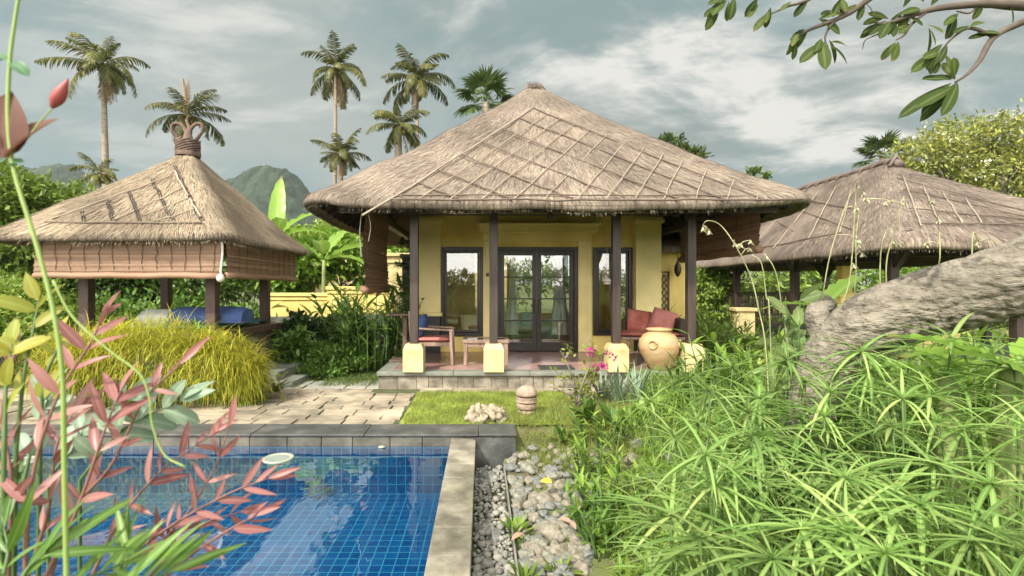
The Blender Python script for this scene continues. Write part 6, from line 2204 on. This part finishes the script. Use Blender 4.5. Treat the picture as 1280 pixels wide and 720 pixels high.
cane_clump('leafy_clump', 'leafy green clump between the veranda corner and the trunk foot', (P(945, 0, 5.6)[0], 5.6, 0.0), 34, 1.15, G_bright, 331, 0.55, 0.34, 0.06)
cane_clump('leafy_clump', 'leafy green clump behind the sedges at the terrace end', (P(890, 0, 6.6)[0], 6.6, 0.0), 30, 0.8, G_mid, 332, 0.5, 0.3, 0.06)
cane_clump('leafy_clump', 'bright green clump low behind the leaning trunk', (6.0, 6.8, 0.0), 40, 1.1, G_bright, 333, 0.8, 0.35, 0.07)
bush('ground_shrub', 'broad green shrub filling the bed under the trunk at right', (4.2, 4.6, 0), [(3.4, 4.2, 0.35, 0.6, 0.5, 0.4), (4.3, 4.6, 0.4, 0.7, 0.5, 0.45), (2.6, 4.6, 0.25, 0.5, 0.4, 0.3)], 3600, 0.16, G_bright, 334, T_lance)

# ------------------------------------------------------------------ leaning frangipani
M_trunk = mat('frangipani_bark', [(0.075, 0.064, 0.05), (0.17, 0.15, 0.115), (0.25, 0.222, 0.175), (0.175, 0.168, 0.128)], scale=9, rough=0.95, bump=0.9, bscale=22, stretch=(0.55, 1, 1.7), patch=(2.2, 0.3), bdist=0.05)
tb_ = (P(1000, 0, 4.0)[0], 4.0, 0.0)
fr = thing('frangipani_tree', 'old frangipani with thick grey leaning trunk and leafy twigs overhead at right', 'tree', tb_)
path_ = [(1000, 640, 4.1, .24), (1008, 560, 4.1, .20), (1020, 490, 4.08, .19), (1048, 436, 4.0, .215), (1095, 402, 3.85, .245), (1160, 380, 3.7, .25), (1230, 360, 3.5, .25), (1300, 338, 3.35, .255), (1400, 290, 3.2, .25), (1480, 200, 3.1, .23), (1530, 90, 3.1, .21), (1540, -20, 3.1, .18)]
cp = spline([P(a, c, D) for a, c, D, r_ in path_], 90)
cr_ = spline([[r_, 0, 0] for a, c, D, r_ in path_], 90)[:, 0]
b = B()
m_ = 72
NL = 240
cp = spline(cp, NL)
cr_ = np.interp(np.linspace(0, 89, NL), np.arange(90), cr_)
T = nrm(np.gradient(cp, axis=0))
u = nrm(np.cross([0.1, 1, 0.1], T[0]))
V = []
for i in range(NL):
    u = nrm(u - T[i] * np.dot(u, T[i]))
    w_ = np.cross(T[i], u)
    for j in range(m_):
        a = 2 * pi * j / m_
        r_ = cr_[i] * (1 + 0.07 * mnoise.noise(Vector((cos(a) * 1.2, sin(a) * 1.2, i * 0.07 * 0.37))) + 0.04 * mnoise.noise(Vector((cos(a) * 3.5, sin(a) * 3.5, i * 0.16 * 0.37 + 7))) + 0.035 * mnoise.noise(Vector((cos(a) * 9, sin(a) * 9, i * 0.35 * 0.37 + 3))))
        s__ = i * 89.0 / NL
        k1 = abs(mnoise.noise(Vector((cos(a) * 5.5, sin(a) * 5.5, s__ * 0.30 + 11))))
        k2 = abs(mnoise.noise(Vector((cos(a) * 11, sin(a) * 11, s__ * 0.55 + 5))))
        r_ -= cr_[i] * (0.10 * max(0, 0.16 - k1) / 0.16 + 0.05 * max(0, 0.2 - k2) / 0.2)
        V.append(cp[i] + (cos(a) * u + sin(a) * w_) * r_)
b.add(V, [(i * m_ + j, i * m_ + (j + 1) % m_, (i + 1) * m_ + (j + 1) % m_, (i + 1) * m_ + j) for i in range(NL - 1) for j in range(m_)])
b.build('trunk', M_trunk, fr, smooth=True)
b = B()                       # knobbly stub beside the bend
b.tube(spline([P(1040, 440, 4.05), P(1030, 412, 4.1), P(1022, 392, 4.15), P(1035, 378, 4.2)], 12), np.linspace(0.13, 0.07, 12), 14, jit=0.12, seed=4)
b.build('stub', M_trunk, fr, smooth=True)
top = P(1540, -20, 3.1)
twigs = [
    ([(1540, -20, 3.1), (1400, 10, 3.1), (1280, 7, 3.1), (1225, 5, 3.1), (1160, 13, 3.1), (1110, 29, 3.1), (1094, 29, 3.1)], .04, .006),
    ([(1540, -20, 3.1), (1420, -40, 3.0), (1250, -55, 3.0), (1130, -30, 3.0), (1085, 0, 3.0), (1055, 20, 3.0), (1010, 38, 3.0), (994, 50, 3.0)], .034, .006),
    ([(1130, -30, 3.0), (1060, -25, 2.95), (1010, 0, 2.9), (985, 8, 2.9), (962, 18, 2.9)], .015, .004),
    ([(1060, -25, 2.95), (980, -30, 2.9), (930, -22, 2.9), (905, -5, 2.9)], .013, .004),
    ([(1540, -20, 3.1), (1420, -10, 3.0), (1330, 10, 2.9), (1280, 27, 2.9), (1243, 46, 2.9), (1225, 75, 2.9), (1210, 92, 2.9), (1194, 103, 2.9)], .03, .006),
    ([(1243, 46, 2.9), (1225, 38, 2.9), (1208, 36, 2.9), (1190, 48, 2.9), (1172, 68, 2.9)], .012, .004),
    ([(1055, 20, 3.0), (1040, 30, 3.0), (1032, 44, 3.0), (1032, 54, 3.0)], .010, .004),
    ([(1160, 13, 3.1), (1140, 30, 3.1), (1130, 44, 3.1), (1120, 50, 3.1)], .010, .004),
    ([(1055, 20, 3.0), (1050, 8, 3.0), (1052, -10, 3.0)], .010, .006),
    ([(1110, 29, 3.1), (1098, 42, 3.1), (1082, 50, 3.1), (1078, 62, 3.1)], .006, .002),
    ([(1225, 5, 3.1), (1212, 16, 3.1), (1196, 14, 3.1)], .008, .004),
]
b = B()
for pts, r0, r1 in twigs:
    q = spline([P(*v) for v in pts], 26)
    b.tube(q, np.linspace(r0, r1, 26), 7, jit=0.1, seed=len(pts))
b.build('branches', M_twig, fr, smooth=True)
# leaves: (px, py, D, angle of the leaf in the picture in degrees, length px)
lv = [(905, -2, 2.9, 200, 24), (905, -2, 2.9, 225, 34), (903, 0, 2.9, 245, 36), (912, 0, 2.9, 260, 24), (900, 2, 2.9, 215, 20), (946, 2, 2.9, 240, 22), (962, 16, 2.9, 225, 28), (962, 14, 2.9, 260, 22), (960, 10, 2.9, 250, 16), (985, 0, 2.9, 215, 16), (1012, 0, 2.9, 230, 22),
      (994, 50, 3.0, 265, 20), (996, 47, 3.0, 235, 22), (1000, 45, 3.0, 210, 14), (1003, 38, 3.0, 200, 10), (1032, 53, 3.0, 215, 34), (1030, 54, 3.0, 262, 40), (1034, 53, 3.0, 310, 30), (1036, 53, 3.0, 330, 34), (1038, 50, 3.0, 5, 26), (1032, 56, 3.0, 285, 26), (1028, 52, 3.0, 235, 22),
      (1012, 36, 3.0, 185, 12), (1020, 28, 3.0, 20, 28), (1022, 24, 3.0, -25, 32), (1010, 36, 3.0, 230, 30), (1004, 40, 3.0, 215, 20), (1038, 14, 3.0, 200, 16),
      (1094, 29, 3.1, 180, 10), (1100, 26, 3.1, 200, 22), (1110, 28, 3.1, 235, 24), (1118, 26, 3.1, 255, 22), (1120, 22, 3.1, 20, 26), (1112, 22, 3.1, 160, 24), (1128, 16, 3.1, 240, 20), (1105, 24, 3.1, 215, 28), (1124, 12, 3.1, 60, 18), (1132, 18, 3.1, 320, 22), (1096, 18, 3.1, 140, 20),
      (1120, 50, 3.1, 235, 22), (1122, 48, 3.1, 250, 26), (1140, 30, 3.1, 210, 20), (1158, 32, 3.1, 280, 28), (1160, 32, 3.1, 310, 24), (1172, 68, 2.9, 200, 28), (1170, 68, 2.9, 215, 34), (1174, 64, 2.9, 230, 26), (1172, 70, 2.9, 250, 22), (1178, 56, 2.9, 240, 24),
      (1196, 14, 3.1, 215, 26), (1198, 16, 3.1, 250, 30), (1206, 34, 2.9, 200, 20), (1208, 36, 2.9, 30, 24), (1224, 42, 2.9, 0, 24), (1238, 42, 2.9, 185, 22), (1160, 2, 3.1, 60, 20), (1150, 6, 3.1, 120, 22), (1230, 0, 3.1, 250, 20), (1260, 4, 3.1, 300, 24), (1140, 10, 3.1, 250, 24),
      (1194, 103, 2.9, 212, 60), (1196, 103, 2.9, 205, 56), (1193, 104, 2.9, 232, 56), (1195, 100, 2.9, 172, 34), (1196, 97, 2.9, 85, 32), (1192, 98, 2.9, 110, 26), (1080, 0, 3.0, 250, 20), (1070, 6, 3.0, 215, 22), (1050, 0, 3.0, 240, 24)]
b = B()
R = rs(340)
for px, py, D, a, L_ in lv:
    a = radians(a)
    for rep in range(2):
        dd = np.array([cos(a), R.uniform(-0.5, 0.3), sin(a)]) + (R.normal(0, 0.22, 3) if rep else 0)
        nn = np.array([R.uniform(-0.6, 0.6), -1.0, R.uniform(0.2, 0.9)])
        if rep and R.rand() < 0.55:
            continue
        ll = L_ * D / F * 1.08 * (0.85 if rep else 1)
        b.leaves(T_obov, [P(px, py, D) + R.normal(0, 0.01, 3)], dd, nn, ll, ll * (R.uniform(0.2, 0.26) if L_ > 50 else R.uniform(0.30, 0.42)))
b.build('foliage', G_frang, fr)

# ------------------------------------------------------------------ tall nodding flower stalks
stalks = [
    ([(958, 445), (948, 385), (938, 345), (918, 305), (900, 281), (884, 276), (878, 283)], 4.2, [(880, 284), (886, 288), (919, 304), (937, 310), (938, 300), (926, 306)]),
    ([(985, 440), (978, 390), (972, 350), (965, 330), (955, 318)], 4.3, [(957, 320)]),
    ([(1022, 430), (1030, 360), (1040, 310), (1060, 250), (1075, 232)], 4.1, [(1072, 262), (1076, 300), (1078, 240)]),
    ([(1048, 420), (1062, 350), (1067, 290), (1070, 240), (1072, 228)], 4.0, [(1070, 258), (1075, 306), (1068, 330)]),
    ([(1068, 400), (1070, 340), (1070, 300), (1074, 262)], 4.15, [(1072, 300), (1078, 316)]),
    ([(1102, 390), (1100, 340), (1103, 302), (1112, 285), (1118, 296)], 4.1, [(1116, 300), (1124, 303), (1118, 305)]),
    ([(1110, 395), (1108, 330), (1118, 290), (1128, 250), (1132, 246)], 4.0, [(1084, 248), (1108, 252), (1130, 252)]),
    ([(1172, 375), (1175, 320), (1174, 290), (1172, 270)], 3.9, [(1158, 303), (1164, 250), (1174, 274)]),
    ([(1215, 320), (1225, 302), (1240, 300), (1250, 306)], 3.9, [(1220, 303)]),
    ([(962, 395), (958, 372), (952, 330), (940, 318)], 4.4, []),
]
labs = ['long nodding flower stalk arching over the dark side blind', 'short curved flower stalk behind the paddle leaves', 'flower stalk leaning right across the hall roof', 'straight flower stalk beside the banana leaf tip', 'thin middle stalk of the three near the banana leaf',
        'hooked flower stalk with white bells over the hall post', 'tall flower stalk crossing the near hip of the hall roof', 'pale stalk rising from behind the trunk', 'short dry stalk on top of the trunk', 'thin bent stalk near the veranda end']
R = rs(350)
for (pts, D, fl_), lab in zip(stalks, labs):
    q0 = P(*pts[0], D)
    t = thing('flower_stalk', lab, 'flower stalk', (q0[0], D, q0[2]), 'nodding flower stalks by the trunk')
    base = np.array([q0[0] + 0.05, D, gh(q0[0], D)])
    q = spline([base] + [P(a, c, D + R.uniform(-0.05, 0.05)) for a, c in pts], 30)
    B().tube(q, np.linspace(0.0065, 0.003, 30), 6).build('stem', mat('dry_stalk', [(0.22, 0.24, 0.10), (0.38, 0.37, 0.20)], rough=0.7), t, smooth=True)
    if fl_:
        for a, e in fl_:
            c = B()
            o = P(a, e, D)
            n = 7
            az = np.arange(n) * 0.9
            d = np.stack([0.45 * np.cos(az), 0.45 * np.sin(az), np.full(n, -1.0)], 1)
            c.leaves(tmpl(3, 'lance', -0.6, 0.2), np.repeat(o[None], n, 0) + R.normal(0, 0.006, (n, 3)), nrm(d), nrm(np.stack([np.cos(az), np.sin(az), np.full(n, 0.4)], 1)), R.uniform(0.04, 0.06, n), 0.016)
            j = np.argmin(np.linalg.norm(q - o, axis=1))
            c.tube([q[j], (q[j] + o) / 2 + np.array([0, 0, 0.02]), o], 0.003, 5)
            c.build('bell', G_palef, t)

# ------------------------------------------------------------------ near plants at the left
def branchplant(name, label, base, branches, D, m, mstem, seed, L_=(46, 74), w=0.26, sp=16, droop=0.5, stem_r=0.0035, tmn=None, jd=0.1, cat='shrub'):
    t = thing(name, label, cat, base)
    R = rs(seed)
    b, f = B(), B()
    for br in branches:
        dj = R.uniform(-jd, jd)
        pts = spline([P(a, c, D + dj + 0.03 * i) for i, (a, c) in enumerate(br)], 22)
        root = np.array([pts[0][0] * 0.9 + base[0] * 0.1, pts[0][1], base[2]])
        full = np.concatenate([[root], pts])
        b.tube(full, np.linspace(stem_r * 1.5, stem_r * 0.5, len(full)), 6)
        ln = np.linalg.norm(np.diff(pts, axis=0), axis=1).sum() * F / D
        k = max(4, int(ln / sp))
        for i in range(k):
            v = 0.18 + 0.82 * (i + 0.5) / k
            j = min(20, int(v * 21))
            p = pts[j]
            tg = nrm(pts[j + 1] - pts[j])
            for sg in (-1, 1):
                if R.rand() < 0.12:
                    continue
                sd = np.array([tg[2], 0, -tg[0]]) * sg
                d = nrm(tg * R.uniform(0.5, 1.1) + sd * R.uniform(0.4, 1.0) + np.array([0, R.normal(0, 0.5), 0]))
                ll = R.uniform(*L_) * D / F
                f.leaves(tmn or tmpl(6, 'lance', R.uniform(0.1, droop), 0.3), [p], d, nrm(np.array([R.normal(0, 0.5), -1.0, R.uniform(0.2, 1.2)])), ll, ll * w * R.uniform(0.8, 1.2))
        d = nrm(pts[-1] - pts[-3])
        for q in range(2):
            ll = R.uniform(*L_) * D / F
            f.leaves(tmpl(6, 'lance', 0.25, 0.3), [pts[-1]], nrm(d + R.normal(0, 0.25, 3)), nrm(np.array([R.normal(0, 0.4), -1.0, 0.6])), ll, ll * w)
    b.build('stems', mstem, t, smooth=True)
    f.build('foliage', m, t)
    return t


branchplant('red_leaf_shrub', 'red leaved bush with thin twigs over the pool at the lower left', (-0.75, 1.25, 0.0),
            [[(150, 735), (190, 690), (235, 640), (268, 585), (288, 530)], [(120, 740), (170, 690), (225, 650), (290, 615), (335, 598)], [(170, 740), (215, 690), (255, 655), (300, 640)], [(110, 730), (150, 650), (200, 590), (262, 545)], [(190, 740), (230, 700), (290, 660), (320, 645)]],
            1.3, G_red, G_redstem, 400, (28, 52), 0.2, 30)
branchplant('red_leaf_shrub', 'taller red leaved bush at the left frame edge', (-1.05, 1.1, 0.0),
            [[(60, 730), (90, 640), (140, 580), (180, 500), (225, 455)], [(30, 730), (40, 600), (70, 500), (112, 430), (128, 395)], [(10, 720), (14, 600), (2, 520), (12, 465)], [(50, 735), (95, 640), (130, 540), (150, 490)], [(30, 735), (60, 640), (70, 560), (90, 520)]],
            1.12, G_red, G_redstem, 401, (36, 66), 0.2, 42)
branchplant('willowy_shrub', 'green lance leaved plant in the bottom left corner', (-1.0, 1.0, 0.0), [[(20, 740), (35, 710), (60, 690)], [(60, 745), (110, 722), (150, 706)], [(0, 735), (10, 690), (5, 660)], [(120, 745), (175, 728), (210, 716)], [(140, 750), (155, 715), (160, 690)]],
            1.05, G_mid, G_sedge_stem, 402, (60, 110), 0.125, 66, droop=0.9)
branchplant('yellow_leaf_shrub', 'shrub with yellowing oval leaves at the left frame edge', (-1.3, 1.2, 0.0), [[(20, 560), (30, 470), (42, 410), (48, 375)], [(5, 560), (8, 480), (15, 430)], [(50, 560), (55, 480), (70, 440), (74, 420)]], 1.25, G_yellowleaf, G_sedge_stem, 403, (30, 50), 0.42, 60, tmn=tmpl(6, 'oval', 0.4, 0.25))
branchplant('pale_leaf_shrub', 'pale grey green broad leaves behind the red twigs at left', (-1.2, 1.35, 0.0), [[(60, 600), (90, 560), (120, 520), (160, 500)], [(30, 600), (45, 540), (60, 500)], [(100, 600), (150, 540), (225, 500)]], 1.45, G_bluegreen, G_sedge_stem, 404, (36, 54), 0.42, 110, tmn=tmpl(6, 'oval', 0.5, 0.25))
# the vine that climbs out of the picture
vn = thing('vine', 'tall green vine stem with a big red brown leaf and bud at the upper left', 'vine', (P(80, 0, 0.95)[0], 0.95, 0.0))
D = 0.95
b = B()
q = spline([P(84, 760, D), P(80, 560, D), P(78, 470, D), P(66, 385, D), P(44, 300, D), P(18, 215, D), P(10, 150, D), P(12, 80, D), P(18, 30, D), P(26, -20, D)], 60)
root = np.array([q[0][0], D, 0.0])
b.tube(np.concatenate([[root], q]), np.linspace(0.0048, 0.0030, 61), 8)
q2 = spline([P(66, 350, D), P(90, 395, D), P(135, 437, D), P(175, 468, D), P(187, 500, D), P(190, 530, D), P(205, 568, D), P(232, 584, D)], 40)
b.tube(q2, np.linspace(0.0022, 0.0016, 40), 6)
q3 = spline([P(8, 198, D), P(30, 178, D), P(52, 150, D), P(66, 134, D)], 14)
b.tube(q3, np.linspace(0.002, 0.0014, 14), 6)
b.build('stem', mat('vine_stem', [(0.20, 0.30, 0.07), (0.30, 0.40, 0.12)], rough=0.5), vn, smooth=True)
b = B()
for px, py, a, L_, w_ in ((12, 76, 150, 26, 0.5), (14, 78, -25, 30, 0.55), (8, 74, 195, 18, 0.4), (6, 200, 200, 24, 0.5), (10, 205, 20, 22, 0.5)):
    a = radians(a)
    b.leaves(tmpl(6, 'oval', 0.7, 0.25), [P(px, py, D)], [cos(a), -0.3, sin(a)], [0.1, -0.8, 0.7], L_ * D / F, L_ * D / F * w_)
b.build('foliage', leafmat('vine_leaf', [(0.05, 0.13, 0.06), (0.10, 0.22, 0.10)], 0.3, 0.4), vn)
b = B()
G_rb = leafmat('red_brown_leaf', [(0.13, 0.058, 0.042), (0.19, 0.085, 0.06)], 0.35, 0.45)
b.leaves(tmpl(8, 'lance', 0.3, 0.3), [P(4, 198, D)], [0.12, -0.1, 1.0], [0.3, -1, 0.1], 86 * D / F, 58 * D / F)
b.leaves(tmpl(8, 'lance', 0.25, 0.4), [P(6, 196, D)], [0.75, 0.0, 0.72], [-0.4, -0.8, 0.5], 80 * D / F, 40 * D / F)
b.leaves(tmpl(8, 'lance', 0.3, 0.3), [P(-2, 198, D)], [-0.5, -0.1, 0.8], [0.1, -1, 0.1], 70 * D / F, 40 * D / F)
b.build('red_leaf', G_rb, vn, smooth=True)
b = B()
c0, c1 = P(65, 135, D), P(86, 98, D)
b.tube(c0 + (c1 - c0) * np.linspace(0, 1, 10)[:, None], np.array([0.003, 0.007, 0.0105, 0.012, 0.0118, 0.0105, 0.0085, 0.006, 0.003, 0.0006]) , 12)
b.build('bud', leafmat('red_bud', [(0.24, 0.035, 0.04), (0.34, 0.07, 0.065)], 0.25, 0.4), vn, smooth=True)

# ------------------------------------------------------------------ trees and a roof behind the camera (they show in the glass)
G_back = leafmat('brightened_leaf', [(0.14, 0.17, 0.03), (0.26, 0.29, 0.06), (0.38, 0.38, 0.10)], 0.6, 0.5)  # colour and translucency raised so the backlit trees look lit in the glass
for k_, (x, y, h) in enumerate(((-7, -15, 4.0), (-1.5, -14, 3.1), (4, -15, 3.8), (9.5, -14, 3.2), (-13, -16, 4.2), (14.5, -15, 4.2), (1.5, -20, 4.2))):
    tree('broadleaf_tree', ['tree behind the viewer reflected in the left window', 'tree behind the viewer reflected in the left door', 'tree behind the viewer reflected in the right door', 'tree behind the viewer reflected in the right window', 'tree behind the viewer far to the left', 'tree behind the viewer far to the right', 'taller tree behind the viewer in the middle'][k_], (x, y, 0),
         [(x, y, h * 0.72, 1.8, 1.6, h * 0.26), (x + 1.3, y, h * 0.55, 1.5, 1.4, h * 0.22), (x - 1.3, y - 0.5, h * 0.5, 1.5, 1.4, h * 0.24), (x, y, h * 0.28, 2.2, 1.6, h * 0.2)], 4200, 0.3, G_back, 600 + k_, r0=0.14)
bush('garden_hedge', 'clipped leafy hedge behind the viewer seen only in the glass', (0, -11, 0), [(x, -11 + 0.4 * sin(x), 0.6, 1.3, 0.9, 0.7) for x in np.arange(-15, 16, 1.8)], 15000, 0.2, G_back, 640, T_lance, cat='hedge')
# ------------------------------------------------------------------ the air between
hz = bpy.data.materials.new('haze')
hz.use_nodes = True
N2, L2 = hz.node_tree.nodes, hz.node_tree.links
N2.clear()
o_ = N2.new('ShaderNodeOutputMaterial')
pv = N2.new('ShaderNodeVolumePrincipled')
pv.inputs['Color'].default_value = (0.80, 0.88, 0.90, 1)
pv.inputs['Density'].default_value = 0.00022
pv.inputs['Anisotropy'].default_value = 0.2
L2.new(pv.outputs[0], o_.inputs['Volume'])
hb = B().box(-720, 720, -80, 640, -2.5, 150).build('haze', hz)
tag(hb, 'thin pale haze in the air over the garden', kind='stuff')
SC.cycles.volume_step_rate = 20
